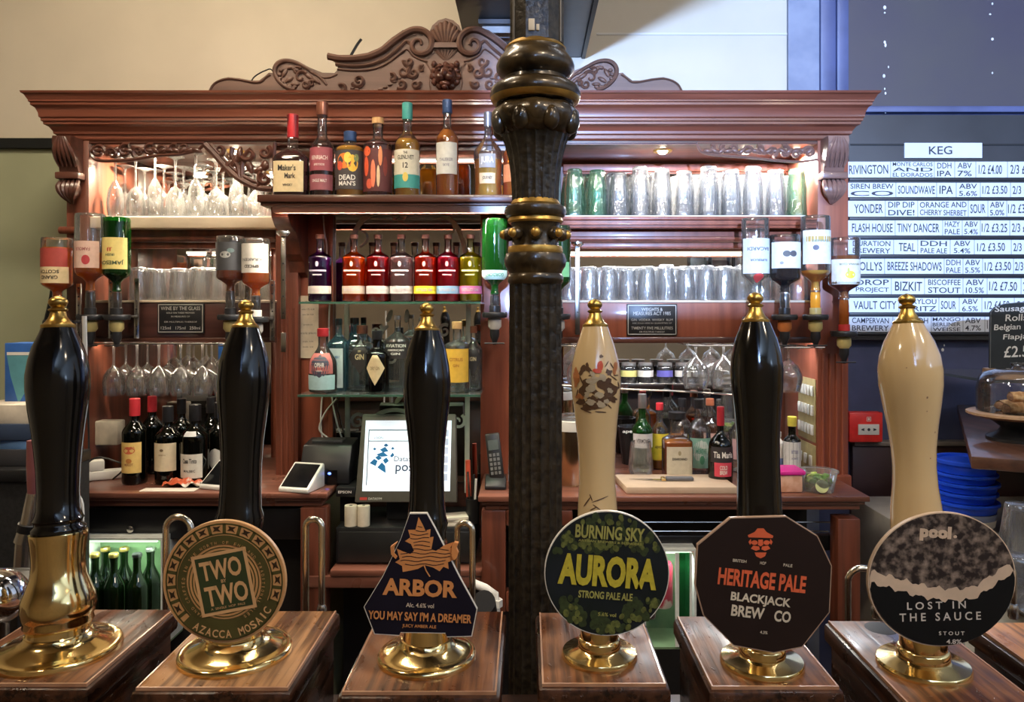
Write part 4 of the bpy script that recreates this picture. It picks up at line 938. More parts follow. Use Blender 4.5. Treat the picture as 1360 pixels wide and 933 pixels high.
c4.text([('AURORA', 1, -3, 131, 42, c4.rot, .05)], YEL)
c4.text([('ARTISAN BREWERS & BLENDERS', 4, -42, 84, 3), ('5.6% vol', 0, 54, 24, 5)], YEO)

BRN = mat('clip_brown', (0.016, 0.007, 0.005), .55, spec=.3, noise=.1); OR5 = mat('clip_red_orange', (0.72, 0.13, 0.05), .5); WH5 = mat('clip_cream', (0.66, 0.58, 0.46), .5)
o5 = [(-44, -88), (30, -90), (72, -64), (91, -24), (88, 38), (52, 84), (14, 92), (-40, 82), (-80, 42), (-91, 2), (-88, -52)]
c5 = Clip(t5, 1014, 776, .650, o5, BRN, rot=math.radians(-6), edge=mat('clip_beige_edge', (.42, .28, .2), .4))
x5, z5 = c5.xz(0, 0); k5 = c5.k
def f(m, y):
    U = lambda u, v: (x5 + (u - 4) * k5, z5 - (v - 56) * k5)
    poly(m, [U(a, b) for a, b in [(-17, -9), (-8, -13), (-4, -18), (4, -18), (8, -13), (17, -8), (16, -5), (-16, -6)]], y)
    for s_ in (-1, 1):
        disc(m, *U(s_ * 8, 1), 4.2 * k5, 3.2 * k5, y, 12); poly(m, [U(s_ * a, b) for a, b in [(2, 6), (10, 5), (13, 9), (6, 12), (1, 10)]], y)
        poly(m, [U(s_ * a, b) for a, b in [(13, -4), (16, 0), (14, 4), (12, 1)]], y)
    poly(m, [U(a, b) for a, b in [(-3, -3), (3, -3), (3.5, 4), (0, 6), (-3.5, 4)]], y); poly(m, [U(a, b) for a, b in [(-8, 14), (8, 14), (6, 19), (0, 22), (-6, 19)]], y)
c5.add('hat_emblem', f, OR5)
c5.text([('HERITAGE PALE', -2, -5, 117, 23, c5.rot, .035)], OR5)
c5.text([('BLACKJACK', -4, 22, 80, 15, math.radians(-7), .03), ('BREW', -21, 37, 44, 15, math.radians(-7), .03), ('CO', 25, 43, 22, 15, math.radians(-7), .03)], WH5)
c5.text([('BRITISH', -32, -31, 18, 4), ('HOP', -1, -28, 8, 4), ('PALE', 32, -25, 12, 4), ('4.3%', 0, 64, 10, 4)], WH5)

FOAM = mat('clip_foam_print', (0.016, 0.009, 0.008), .5, col2=(0.30, 0.23, 0.19), nscale=130, detail=10, contrast=(.44, .70)); FCR = mat('clip_foam_cream', (0.62, 0.47, 0.35), .5, noise=.08, nscale=60); BLK6 = mat('clip_black', (0.003, 0.003, 0.003), .6, spec=.25)
c6 = Clip(t6, 1251, 770, .645, [(98 * math.cos(2 * PI * k / 72) * 1.0 - 8 * math.sin(2 * PI * k / 72) * .3, 89 * math.sin(2 * PI * k / 72)) for k in range(72)], FOAM, rot=math.radians(-4), edge=FCR)
x6, z6 = c6.xz(0, 0); k6 = c6.k
def wave(u, base): return base + 13 * math.sin((u + 10) / 52) * (-1) * -1 * .9 + 2.4 * math.sin(u * .33) + 1.6 * math.sin(u * .61 + 1)
def lower(base, fl=0):
    top = []
    for i in range(49):
        u = -94 + 188 * i / 48; v = base + 14 * math.sin((u + 60) / 150 * PI) - (0 if u < 40 else (u - 40) * .42) + 2.2 * math.sin(u * .30 + fl) + 1.4 * math.sin(u * .57)
        top.append((u, v))
    top = [(u, v) for u, v in top if (u / 97) ** 2 + (v / 88) ** 2 < .99]
    u0, v0 = top[0]; u1, v1 = top[-1]
    a1 = math.atan2(v1 / 88, u1 / 97); a0 = math.atan2(v0 / 88, u0 / 97)
    if a0 < 0: a0 += 2 * PI
    arc = [(96.5 * math.cos(a1 + (a0 - a1) * k / 30), 87.5 * math.sin(a1 + (a0 - a1) * k / 30)) for k in range(1, 30)]
    return top + arc
c6.add('foam_band', lambda m, y: poly(m, [c6.xz(a, b) for a, b in lower(-2)], y), FCR)
c6.add('black_half', lambda m, y: poly(m, [c6.xz(a, b) for a, b in lower(14, 1)], y), BLK6)
c6.text([('pool', -9, -61, 42, 21, c6.rot, .07), ('.', 17, -57, 5, 4, 0, .05)], FCR)
W6c = mat('clip_silver', (.60, .56, .52), .5)
c6.text([('L O S T   I N', -8, 34, 78, 10, math.radians(1.5)), ('T H E   S A U C E', -3, 49, 108, 11, math.radians(1.5))], W6c)
c6.text([('S T O U T', 12, 71, 34, 5, 0), ('4.8%', 15, 82, 20, 6, 0)], W6c)

# swan-neck spouts rising behind the boxes
def spout(x0, x1, ytop, Y, label, r=4.3, low=1.04):
    a = P(x0, ytop, Y); b = P(x1, ytop, Y); rad = (b.x - a.x) / 2 - S(r, Y); cx_ = (a.x + b.x) / 2; zt_ = a.z - S(r, Y) - rad
    path = [(cx_ - rad, Y, low)] + [(cx_ - rad, Y, zt_)] + [(cx_ - rad * math.cos(k / 12 * PI), Y - .004 * k / 12, zt_ + rad * math.sin(k / 12 * PI)) for k in range(1, 12)] + [(cx_ + rad, Y - .004, zt_), (cx_ + rad, Y - .004, P(0, 800, Y).z)]
    t = thing('swan_neck_spout', label, 'beer spout', (cx_, Y, low), 'swan-neck spouts behind the pumps')
    part('pipe', MB().tube(path, S(r, Y), 14), STEELW, t)
    z_ = P(0, 806, Y).z; part('nozzle', MB().lathe([(S(5, Y), -.012), (S(6.5, Y), -.010), (S(6.5, Y), .0), (S(4.6, Y), .004)], 16, (cx_ + rad, Y - .004, z_)), STEEL, t)
    return t
spout(216, 260, 682, .86, 'steel swan-neck spout behind the round tan clip')
spout(402, 433, 685, .86, 'steel swan-neck spout between the tan clip and the navy leaf clip')
spout(603, 632, 690, .86, 'steel swan-neck spout behind the navy leaf clip')
spout(836, 868, 700, .88, 'steel swan-neck spout hidden mostly by the hop-patterned clip')
spout(1122, 1166, 750, .86, 'steel swan-neck spout beside the octagonal clip')
spout(1306, 1347, 742, .84, 'steel swan-neck spout behind the foam-patterned clip')
# ================================================================ BOTTLES
def prof_bottle(h, R, s0=.58, s1=.75, rn=.3, lip=1.12, foot=.03, belly=0.0, waist=0.0):
    """outline of a bottle: body, smooth shoulder, neck, lip"""
    pr = [(R * .80, 0), (R * .96, h * .008), (R, h * foot)]
    for k in range(1, 5): z = foot + (s0 - foot) * k / 4; pr.append((R * (1 + belly * math.sin(k / 4 * PI) - waist * (1 - k / 4)), h * z))
    for k in range(1, 9):
        t = k / 8; pr.append((R * (rn + (1 - rn) * (0.5 + 0.5 * math.cos(PI * t)) ** 0.85), h * (s0 + (s1 - s0) * t)))
    pr += [(R * rn, h * (s1 + (1 - s1) * .6)), (R * rn * lip, h * .965), (R * rn * lip, h * .995), (R * rn * .8, h)]
    return pr
def rad_at(pr, z):
    for (ra, za), (rb, zb_) in zip(pr, pr[1:]):
        if za <= z <= zb_ and zb_ > za: return ra + (rb - ra) * (z - za) / (zb_ - za)
    return pr[-1][0]
def sqr(r, a, n):
    if not n: return r
    ca, sa = abs(math.cos(a)), abs(math.sin(a)); return r / ((ca ** n + sa ** n) ** (1 / n))
LM = {}
def lab(col, rough=.6, emit=0):
    k = 'label_%02x%02x%02x' % tuple(int(max(0, min(1, c)) * 255) for c in col)
    return mat(k, col, rough, noise=.05, nscale=80)
def bottle(name, label, cat, x, ybase, ytop, Y, wpx, glassm, liq=None, fill=(0.02, .55), shape={}, cap=(.0, None), labels=(), group=None, inv=False, sq=0, stopper=None, seg=28):
    """labels: (z0, z1, half angle, colour, [(text, rel u, rel z, rel w, rel h, colour)], [blobs])"""
    h = S(ybase - ytop, Y); R = S(wpx, Y) / 2; base = P(x, ytop if inv else ybase, Y)
    if sq: R *= 1.0
    t = thing(name, label, cat, base, group, rot=(0, PI, 0) if inv else None)
    pr = prof_bottle(h * (1 - cap[0]) if cap[0] and not cap[1] else h, R, **shape)
    rot = PI / 4 if False else 0
    part('glass_body', MB().lathe(pr, seg if not sq else 48, sq=sq), glassm, t, world=False, ang=60)
    if liq:
        z0, z1 = fill[0] * h, fill[1] * h; lp = [(max(.001, rad_at(pr, z0) * .93), z0)] + [(r * .93, z) for r, z in pr if z0 < z < z1] + [(rad_at(pr, z1) * .93, z1)]
        part('drink', MB().lathe(lp, seg if not sq else 48, sq=sq), liq, t, world=False, ang=60)
    if cap[1]:
        rn = shape.get('rn', .3) * R * 1.22; z0 = h * (1 - cap[0]); mcap = cap[1]
        part('cap', MB().lathe([(rn * .98, z0), (rn, z0 + .001), (rn, h * 1.002), (rn * .85, h * 1.008), (0, h * 1.008)], 20), mcap, t, world=False)
    if stopper:
        rn = stopper[0] * R; part('stopper', MB().lathe([(rn * .6, h * .96), (rn * .6, h), (rn, h), (rn, h + stopper[1]), (0, h + stopper[1] + .001)], 20), stopper[2], t, world=False)
    for L_ in labels:
        z0, z1, ha, col = L_[:4]; txt = L_[4] if len(L_) > 4 else (); blobs = L_[5] if len(L_) > 5 else (); dia = len(L_) > 6 and L_[6]
        def fn(u, v, e=.0006, z0=z0, z1=z1, ha=ha):       # u -1..1, v 0..1
            a = -PI / 2 + u * ha; z = (z0 + (z1 - z0) * v) * h; r = sqr(rad_at(pr, z), a, sq) + e
            return Vector((r * math.cos(a), r * math.sin(a), z))
        if dia == 'diamond': g = MB().grid(lambda i, j: fn((2 * i - 1) * (1 - abs(2 * j - 1)), j), 8, 8)
        elif dia == 'round': g = MB().grid(lambda i, j: fn((2 * i - 1) * math.sqrt(max(0, 1 - (2 * j - 1) ** 2)), j), 8, 12)
        else: g = MB().grid(lambda i, j: fn(2 * i - 1, j), 12, 6)
        lo = part('bottle_label', g, col if not isinstance(col, tuple) else lab(col), t, world=False)
        for (bu, bv, br, bz, bc) in blobs:
            mm = MB(); n = 12; vs = [fn(bu, bv, .0010)] + [fn(bu + br * math.cos(2 * PI * k / n), bv + bz * math.sin(2 * PI * k / n), .0010) for k in range(n)]
            mm.add(vs, [(0, 1 + k, 1 + (k + 1) % n) for k in range(n)]); part('label_print', mm, lab(bc), lo, world=False, smooth=False)
        by = {}
        for tx in txt: by.setdefault(tx[5], []).append(tx)
        for colr, tt in by.items():
            mm = MB()
            for (s_, u, v, w_, hh, _) in tt: letters(mm, s_, u, v, w_, hh, bold=.02, fn=lambda a, b: fn(a, b, .0013))
            part('lettering', mm, lab(colr), lo, world=False, smooth=False)
    return t
GCL = glass('bottle_glass', tint=(.99,.99,.99), haze=.02, refl=1.8, edge=.7); GGR = glass('green_bottle_glass', (0.10, 0.42, 0.12), haze=0.02, refl=2.0, body=.12, bcol=(.03, .25, .04)); GDK = glass('dark_wine_glass', (0.03, 0.05, 0.02), haze=0, refl=2.4, body=.5, bcol=(.004, .006, .004))
GSM = glass('smoky_glass', (0.35, 0.33, 0.32), haze=.03, refl=2.2)
AMB = liquid('whisky_amber', (0.85, 0.30, 0.03), .62); GLD = liquid('whisky_gold', (0.95, 0.55, 0.08), .62); WDK = liquid('dark_red_spirit', (0.14, 0.015, 0.015), .4); DKS = liquid('dark_rum', (0.035, 0.012, 0.008), .5); CLR = liquid('clear_spirit', (0.92, 0.94, 0.94), .06)
def gin(n, c, b=.42): return liquid(n, c, b + .32)
K = (0.02, 0.015, 0.015); WT = (0.72, 0.70, 0.64); CRM = (0.66, 0.52, 0.30)
capm = lambda n, c, r=.35, me=0.0: mat(n, c, r, me)
RED = capm('red_wax', (0.55, 0.03, 0.04), .45); COP = capm('copper_foil', (0.35, 0.14, 0.09), .3, .6); BLU = capm('navy_foil', (0.04, 0.08, 0.20), .35, .3); CORK = capm('cork', (0.55, 0.32, 0.14), .8); TEAL = capm('teal_foil', (0.06, 0.33, 0.30), .4); GRYC = capm('grey_foil', (0.20, 0.20, 0.23), .35, .6); BLKC = capm('black_cap', (0.015, 0.015, 0.017), .35); YELC = capm('yellow_cap', (0.62, 0.55, 0.08), .4); WTC = capm('white_cap', (.7, .7, .68), .4); GLC = capm('gold_cap', (.55, .38, .12), .35, .8); SILC = capm('silver_cap', (.55, .55, .55), .3, .9)
G1 = 'spirit bottles on the boxed top shelf'; Yt = 2.32; yb = EYE + 0
def yB(z, Y): return CY + (EYE - z) * F / Y       # picture row of height z at depth Y
b0 = yB(zc + .0005, Yt)
bottle('whisky_bottle', 'square bourbon bottle with a dripping red wax neck and cream label', 'bottle', 389, b0, 153, Yt, 44, GCL, WDK, (.02, .58), dict(s0=.46, s1=.62, rn=.27, waist=0), (.27, RED),
       [(.06, .42, .80, CRM, [("Maker's", -.05, .78, 1.2, .20, K), ('Mark', .15, .52, .75, .18, K), ('WHISKY', 0, .22, .7, .08, K)])], G1, sq=5)
bottle('whisky_bottle', 'tall dark bottle with plum label and rose foil cap', 'bottle', 428, b0, 137, Yt, 31, GCL, WDK, (.03, .55), dict(s0=.52, s1=.66, rn=.40, belly=.03), (.13, COP),
       [(.28, .52, 1.25, (.32, .07, .09), [('BENRIACH', 0, .55, 1.1, .18, (.75, .6, .55)), ('SPEYSIDE', 0, .25, .7, .09, (.75, .6, .55))]), (.08, .24, 1.25, (.30, .09, .11), [('SINGLE MALT', 0, .6, 1.0, .2, (.7, .6, .55))])], G1)
bottle('rum_bottle', 'short bottle with a colourful sunburst label and blue cap', 'bottle', 465, b0, 176, Yt, 38, GCL, GLD, (.03, .78), dict(s0=.74, s1=.84, rn=.36), (.14, BLU),
       [(.12, .70, 1.3, (.06, .05, .05), [('DEAD', 0, .30, .9, .13, WT), ("MAN'S", 0, .15, .9, .12, WT)], [(-.15, .72, .42, .20, (.80, .22, .03)), (.30, .66, .30, .22, (.85, .50, .05)), (.05, .80, .20, .14, (.85, .62, .10)), (-.4, .60, .18, .12, (.6, .08, .04)), (.5, .8, .14, .10, (.2, .25, .1))])], G1)
bottle('rum_bottle', 'corked bottle patterned in scarlet flames and black', 'bottle', 502, b0, 165, Yt, 38, GCL, WDK, (.03, .72), dict(s0=.70, s1=.82, rn=.34), (.0, None),
       [(.08, .74, 1.4, (.10, .02, .02), (), [(-.45, .8, .22, .10, (.75, .12, .04)), (-.5, .5, .16, .2, (.7, .10, .04)), (-.1, .35, .12, .28, (.8, .2, .1)), (.25, .7, .10, .2, (.7, .25, .1)), (.15, .3, .08, .22, (.7, .5, .3)), (.5, .5, .12, .2, (.2, .03, .02)), (-.3, .15, .18, .1, (.6, .1, .05))])], G1, stopper=(.42, .018, CORK))
bottle('whisky_bottle', 'tall clear malt bottle with cream label, teal band and teal cap', 'bottle', 541, b0, 138, Yt, 34, GCL, GLD, (.03, .62), dict(s0=.56, s1=.72, rn=.34), (.17, TEAL),
       [(.10, .24, 1.35, (.05, .30, .27), (), [(0, .8, .16, .35, (.70, .52, .12))]), (.24, .50, 1.3, (.62, .58, .46), [('THE', 0, .86, .25, .1, K), ('GLENLIVET', 0, .68, 1.0, .17, K), ('12', 0, .36, .3, .22, K)])], G1)
bottle('whisky_bottle', 'navy-capped malt bottle with a pale torn-edged label', 'bottle', 594, b0, 134, Yt, 30, GCL, AMB, (.03, .70), dict(s0=.60, s1=.74, rn=.36), (.13, BLU),
       [(.24, .56, 1.1, (.60, .60, .57), [('TALISKER', 0, .45, 1.1, .10, (.2, .2, .25)), ('SKYE', 0, .28, .5, .08, (.2, .2, .25))])], G1)
bottle('whisky_bottle', 'rounded clear whisky bottle with white lettering and grey cap', 'bottle', 648, b0, 150, Yt, 38, GCL, GLD, (.03, .45), dict(s0=.52, s1=.74, rn=.24, belly=.02, waist=.12), (.16, GRYC),
       [(.34, .50, .6, (.30, .28, .26), [('JURA', 0, .5, 1.5, .55, WT)]), (.16, .28, .6, (.65, .48, .28), [('JOURNEY', 0, .5, 1.2, .4, K)])], G1)
bottle('whisky_bottle', 'amber bottle half hidden by the iron column on the top shelf', 'bottle', 684, b0, 160, Yt, 32, GCL, AMB, (.03, .6), dict(s0=.56, s1=.72, rn=.34), (.14, BLKC), [(.2, .42, 1.2, (.55, .2, .08), ())], G1)

# flavoured gin row on the upper glass shelf
zg1 = EYE + (410 - 401.5) * 2.36 / F; zg2 = EYE - (519 - 410) * 2.36 / F
GSH = glass('shelf_glass', (0.80, 0.92, 0.85), haze=.06, refl=1.6)
GSE = glass('shelf_glass_edge', (0.35, 0.62, 0.50), haze=0, refl=1.5, body=.5, bcol=(.18, .36, .28))
for z, nm, x0 in ((zg1, 'upper', 397), (zg2, 'lower', 395)):
    t = thing('glass_shelf', 'green-edged glass shelf under the ' + ('flavoured gin row' if nm == 'upper' else 'dry gin bottles') + ' in the till bay', 'shelf', (xx(520, 2.36), 2.36, z - .006))
    part('glass_sheet', MB().box((xx(x0, 2.24), 2.245, z - .006), (xx(638, 2.24), YC - .014, z)), GSH, t)
    part('front_edge', MB().box((xx(x0, 2.24), 2.24, z - .006), (xx(638, 2.24), 2.2449, z)), GSE, t)
G2 = 'flavoured gin bottles on the upper glass shelf'; Yg = 2.34; b1 = yB(zg1 + .0005, Yg)
gsp = dict(s0=.66, s1=.76, rn=.30)
def ginb(x, nm, col, body, band, bandtxt, label, capc, Y=Yg, extra=''):
    return bottle('gin_bottle', label, 'bottle', x, yB(zg1 + .0005, Y), yB(zg1, Y) - 89 * 2.34 / Y, Y, 30.4, glass('tinted_' + nm, tuple(.72 + .28 * c for c in col), haze=.0, refl=1.4, edge=.8), gin('gin_' + nm, col, body), (.02, .66), gsp, (.055, capc),
                  [(.12, .235, 1.45, tuple(b_ * .62 for b_ in band), [('DISTILLED GIN', 0, .5, 1.0, .35, (.35, .3, .3))]), (.45, .475, .8, tuple(.5 * c + .22 for c in col), ()), (.39, .41, .4, tuple(.5 * c + .22 for c in col), ()), (.52, .60, .13, tuple(.5 * c + .22 for c in col), (), (), 'round')], G2)
CU = capm('copper_cap', (.28, .13, .10), .35, .5)
ginb(425, 'violet', (.13, .01, .17), .45, (.66, .56, .50), '', 'violet gin bottle standing apart on the upper glass shelf', CU)
ginb(470, 'orange', (1.0, .22, .01), .35, (.62, .46, .34), '', 'bright orange gin bottle with a cream band', CU)
ginb(502, 'scarlet', (.75, .02, .03), .42, (.66, .58, .54), '', 'scarlet gin bottle with a white band', CU)
ginb(533, 'clear', (.80, .62, .62), .10, (.60, .55, .53), '', 'clear gin bottle with a pale band between two red ones', CU)
ginb(565, 'vermilion', (.92, .10, .03), .38, (.85, .60, .02), '', 'vermilion gin bottle with a bright yellow band', CU)
ginb(595, 'pink', (.85, .04, .14), .42, (.28, .48, .72), '', 'raspberry pink gin bottle with a sky blue band', CU)
ginb(625, 'yellow', (.80, .70, .02), .42, (.75, .18, .38), '', 'lemon yellow gin bottle with a pink band', CU)
# dry gins on the lower shelf
G3 = 'dry gin bottles on the lower glass shelf'; Yl = 2.34; b2 = yB(zg2 + .0005, Yl)
bottle('gin_bottle', 'tapering gin bottle with round dark badge and red neck', 'bottle', 429, b2 + 1, 437, 2.30, 36, GCL, liquid('pale_rose_spirit', (.75, .70, .68), .12), (.02, .55), dict(s0=.45, s1=.75, rn=.34, belly=.03), (.12, RED),
       [(.05, .28, 1.2, (.40, .58, .60), ()), (.30, .62, 1.0, (.45, .13, .12), ()), (.24, .60, .72, (.05, .05, .08), [('OPIHR', 0, .55, 1.0, .2, WT), ('ORIENTAL', 0, .3, .6, .07, WT)], (), 'round')], G3)
bottle('gin_bottle', 'square ice-blue gin bottle with tall white label beside the round-badged one', 'bottle', 450, b2, 424, 2.38, 29, glass('pale_blue_glass', (.45, .72, .82), haze=.05, refl=2, body=.1, bcol=(.2, .45, .6)), None, (0, 1), dict(s0=.62, s1=.80, rn=.26), (.08, BLKC),
       [(.06, .60, .55, (.55, .62, .62), [('BOMBAY', 0, .78, 1.2, .07, (.1, .2, .4)), ('GIN', 0, .62, .5, .07, (.1, .2, .4))])], G3, sq=5)
bottle('gin_bottle', 'second ice-blue gin bottle standing further back, only its shoulder showing', 'bottle', 473, b2 - 3, 423, 2.425, 25, MATS['pale_blue_glass'], None, (0, 1), dict(s0=.62, s1=.80, rn=.26), (.08, BLKC), [(.06, .55, .5, (.35, .5, .62), ())], G3, sq=5)
bottle('gin_bottle', 'clear faceted gin bottle with a black diamond label and copper cap', 'bottle', 481, b2 - 1, 433, 2.36, 32, GCL, CLR, (.02, .6), dict(s0=.68, s1=.78, rn=.38), (.12, COP),
       [(.26, .80, .85, K, [('GIN', 0, .5, .8, .16, CRM), ('DRY', 0, .66, .3, .06, CRM)], (), 'diamond')], G3, sq=6)
bottle('gin_bottle', 'squat black apothecary gin bottle with a cream diamond label', 'bottle', 501, b2 + 1, 440, 2.285, 31, glass('black_bottle_glass', (.02, .02, .02), haze=0, refl=2.2, body=.6, bcol=(.006, .006, .006)), None, (0, 1), dict(s0=.62, s1=.74, rn=.36), (.14, BLKC),
       [(.12, .68, .85, CRM, [('DRY GIN', 0, .5, .9, .10, (.3, .2, .1))], (), 'diamond')], G3)
bottle('gin_bottle', 'tall ribbed clear gin bottle with black and silver label', 'bottle', 528, b2, 420, 2.345, 35, GCL, CLR, (.02, .62), dict(s0=.66, s1=.80, rn=.22), (.05, SILC),
       [(.44, .66, 1.15, K, [('AVIATION', 0, .78, 1.4, .2, WT), ('AMERICAN', 0, .52, 1.1, .12, WT), ('GIN', 0, .3, .6, .14, WT)])], G3)
bottle('gin_bottle', 'clear gin bottle with broad yellow label and cork', 'bottle', 607, b2, 428, 2.31, 33, GCL, CLR, (.02, .7), dict(s0=.66, s1=.74, rn=.34), (.10, CORK),
       [(.14, .62, 1.2, (.70, .42, .05), [('CITRUS', 0, .68, .9, .10, (.4, .15, .02)), ('GIN', 0, .50, .4, .08, (.4, .15, .02))])], G3)
bottle('gin_bottle', 'small clear bottle with a black diamond label beside the yellow-labelled one', 'bottle', 629, b2 - 1, 434, 2.365, 24, GCL, CLR, (.02, .6), dict(s0=.62, s1=.78, rn=.32), (.10, COP), [(.24, .76, .95, K, [('GIN', 0, .5, .7, .12, CRM)], (), 'diamond')], G3)

# inverted bottles in the optics
G4 = 'spirit bottles hung upside down in optics'; Yo = 2.33
def opt(x, yt, ybm, w_, label, glassm, liq, fill, shape, labels, clampy, insert, Y=Yo, strip=1, capc=None, long=0):
    bottle('optic_bottle', label, 'bottle', x, ybm, yt, Y, w_, glassm, liq, fill, shape, (0, None), labels, G4, inv=True)
    p = P(x, clampy, Y); r = S(1, Y)
    sh = {'z': p.z}
    t = thing('optic_measure', 'optic measure ' + ('under the ' + label.split(' bottle')[0].replace('upturned ', 'upturned ') + ' bottle'), 'optic', (p.x, Y, p.z), 'optic measures under the upturned bottles')
    top = (clampy - ybm) * r
    part('neck_tube', MB().lathe([(r * 5.6, top - .001), (r * 6.2, top * .8), (r * 6.2, r * 3.2)], 20), liq if x in (1083, 1121) else GSM, t, world=False)
    part('seal_band', MB().lathe([(r * 6.6, r * 12), (r * 7.4, r * 11.5), (r * 7.4, r * 3.5), (r * 6.6, r * 3.1)], 20), RI if x == 1121 else (insert if x == 1083 else WI if x == 340 else BLKC), t, world=False)
    part('collar', MB().lathe([(r * 6, r * 3), (r * 16, r * 3), (r * 17, 0), (r * 16, -r * 4), (r * 7, -r * 5)], 24), BLKC, t, world=False)
    part('measure_chamber', MB().lathe([(r * 7, -r * 5), (r * 9, -r * 7), (r * 9, -r * 16), (r * 6, -r * 20)], 20), insert, t, world=False)
    part('nozzle', MB().lathe([(r * 6, -r * 20), (r * 6.5, -r * 28), (r * 4, -r * 34), (r * 2.5, -r * 40), (0, -r * 40)], 16), BLKC, t, world=False)
    part('push_bar', MB().tube([(-r * 13, -r * 6, -r * 38), (r * 13, -r * 6, -r * 38)], r * 1.0, 8), BLKC, t, world=False)
    if strip:
        s_ = part('bracket', MB().box((strip * r * 13 - r * 3.5, .06, -r * 30), (strip * r * 13 + r * 3.5, .064, r * 52)).box((-r * 8, .0, -r * 1.5), (strip * r * 12, .060, r * 1.5)), STEEL, t, world=False, bevel=.0006)
        for z in (-24, -14, 10, 22, 34, 46): part('bracket_hole', MB().lathe([(0, 0), (.0022, 0), (.0022, .001)], 10).xform(Matrix.Translation((strip * r * 13, .0596, r * z)) @ Matrix.Rotation(PI / 2, 4, 'X')), DARKM, s_, world=False)
    part('wall_arm', MB().box((-r * 3, 0.0, -r * 2), (r * 3, YF - Y, r * 2)), BLKC, t, world=False)
YI = mat('yellow_insert', (.55, .45, .18), .35, noise=.1); OI = mat('orange_insert', (.55, .18, .05), .35); WI = mat('white_insert', (.6, .58, .54), .4); RI = mat('red_collar', (.5, .03, .03), .4)
osh = dict(s0=.74, s1=.88, rn=.30, foot=.04)
opt(76, 316, 398, 38, 'upturned whisky bottle with red and cream label at the cabinet end', GCL, AMB, (.16, .96), osh, [(.18, .48, 1.2, (.35, .05, .04), ()), (.48, .74, 1.3, CRM, [('GRAND', 0, .65, .9, .22, K), ('SCOTCH', 0, .3, 1.0, .22, K)])], 428, WI)
opt(120, 284, 388, 37, 'upturned clear whisky bottle with a crimson bird label', GCL, AMB, (.50, .98), osh, [(.36, .70, 1.1, (.62, .42, .34), [('FAMOUS', 0, .3, .9, .12, (.3, .1, .1))], [(-.2, .7, .25, .18, (.4, .04, .05))])], 421, YI)
opt(155, 289, 388, 34, 'upturned green whiskey bottle with cream label', GGR, WDK, (.06, .98), osh, [(.28, .70, 1.3, (.72, .58, .20), [('JAMESON', 0, .78, 1.5, .16, (.05, .08, .04)), ('IRISH', 0, .55, .5, .08, (.05, .08, .04)), ('JJ', 0, .38, .3, .12, (.5, .06, .03))])], 421, YI)
opt(306, 314, 388, 36, 'upturned rum bottle with a dark pictorial label', GSM, AMB, (.60, .98), osh, [(.12, .62, 1.3, (.045, .045, .05), (), [(0, .45, .3, .12, (.3, .3, .28)), (-.3, .3, .2, .08, (.1, .15, .15))])], 421, YI)
opt(340, 317, 394, 36, 'upturned spiced rum bottle with plain white label', GCL, AMB, (.58, .98), osh, [(.10, .60, 1.35, (.58, .55, .50), [('SPICED', 0, .78, .8, .10, K), ('KRAKEN', 0, .55, 1.1, .10, (.2, .2, .2))])], 424, WI)
opt(657, 291, 392, 34, 'upturned bright green gin bottle beside the iron column', GGR, gin('green_tint', (.05, .50, .05), .35), (.10, .98), osh, [(.68, .80, 1.3, (.55, .68, .52), [("GORDON'S", 0, .5, 1.2, .4, (.05, .2, .05))])], 418, WI, strip=0, Y=2.295)
opt(741, 300, 398, 34, 'upturned green bottle mostly hidden behind the iron column', GGR, MATS['green_tint'], (.10, .98), osh, [(.5, .7, 1.0, (.2, .5, .2), ())], 420, WI, strip=0)
opt(1003, 290, 390, 36, 'upturned clear rum bottle with red roundel on white label', GCL, CLR, (.3, .98), osh, [(.28, .74, 1.3, (.60, .66, .70), [('BACARDI', 0, .30, 1.3, .10, (.1, .1, .12)), ('SUPERIOR', 0, .62, 1.0, .07, (.1, .1, .12))]), (.74, .86, .45, (.6, .06, .05), (), (), 'round')], 424, WI)
opt(1042, 312, 390, 40, 'upturned dark coffee liqueur bottle with white pictorial label', GCL, DKS, (.55, .98), osh, [(.14, .58, 1.25, (.68, .70, .68), (), [(-.2, .45, .2, .12, (.08, .08, .09)), (.15, .45, .2, .12, (.10, .10, .10)), (.4, .8, .1, .06, (.3, .3, .3))])], 421, OI)
opt(1083, 287, 388, 38, 'upturned clear liqueur bottle with tall white label and gold band', GCL, GLD, (.72, .98), osh, [(.20, .64, 1.3, (.68, .70, .70), [('GUNNERS', 0, .32, .9, .07, (.2, .3, .25))], [(.25, .52, .16, .08, (.12, .12, .16))]), (.28, .35, 1.0, (.5, .35, .1), ())], 421, YI)
opt(1121, 316, 398, 40, 'upturned dark amber rum bottle with a lemon tree label', GCL, liquid('chestnut_rum', (.55, .18, .04), .55), (.30, .98), osh, [(.36, .76, 1.25, (.66, .64, .56), [('HAVANA CLUB', 0, .20, 1.1, .08, (.2, .2, .1))], [(0, .62, .26, .16, (.65, .58, .05)), (.1, .46, .06, .12, (.45, .45, .1))])], 443, YI)

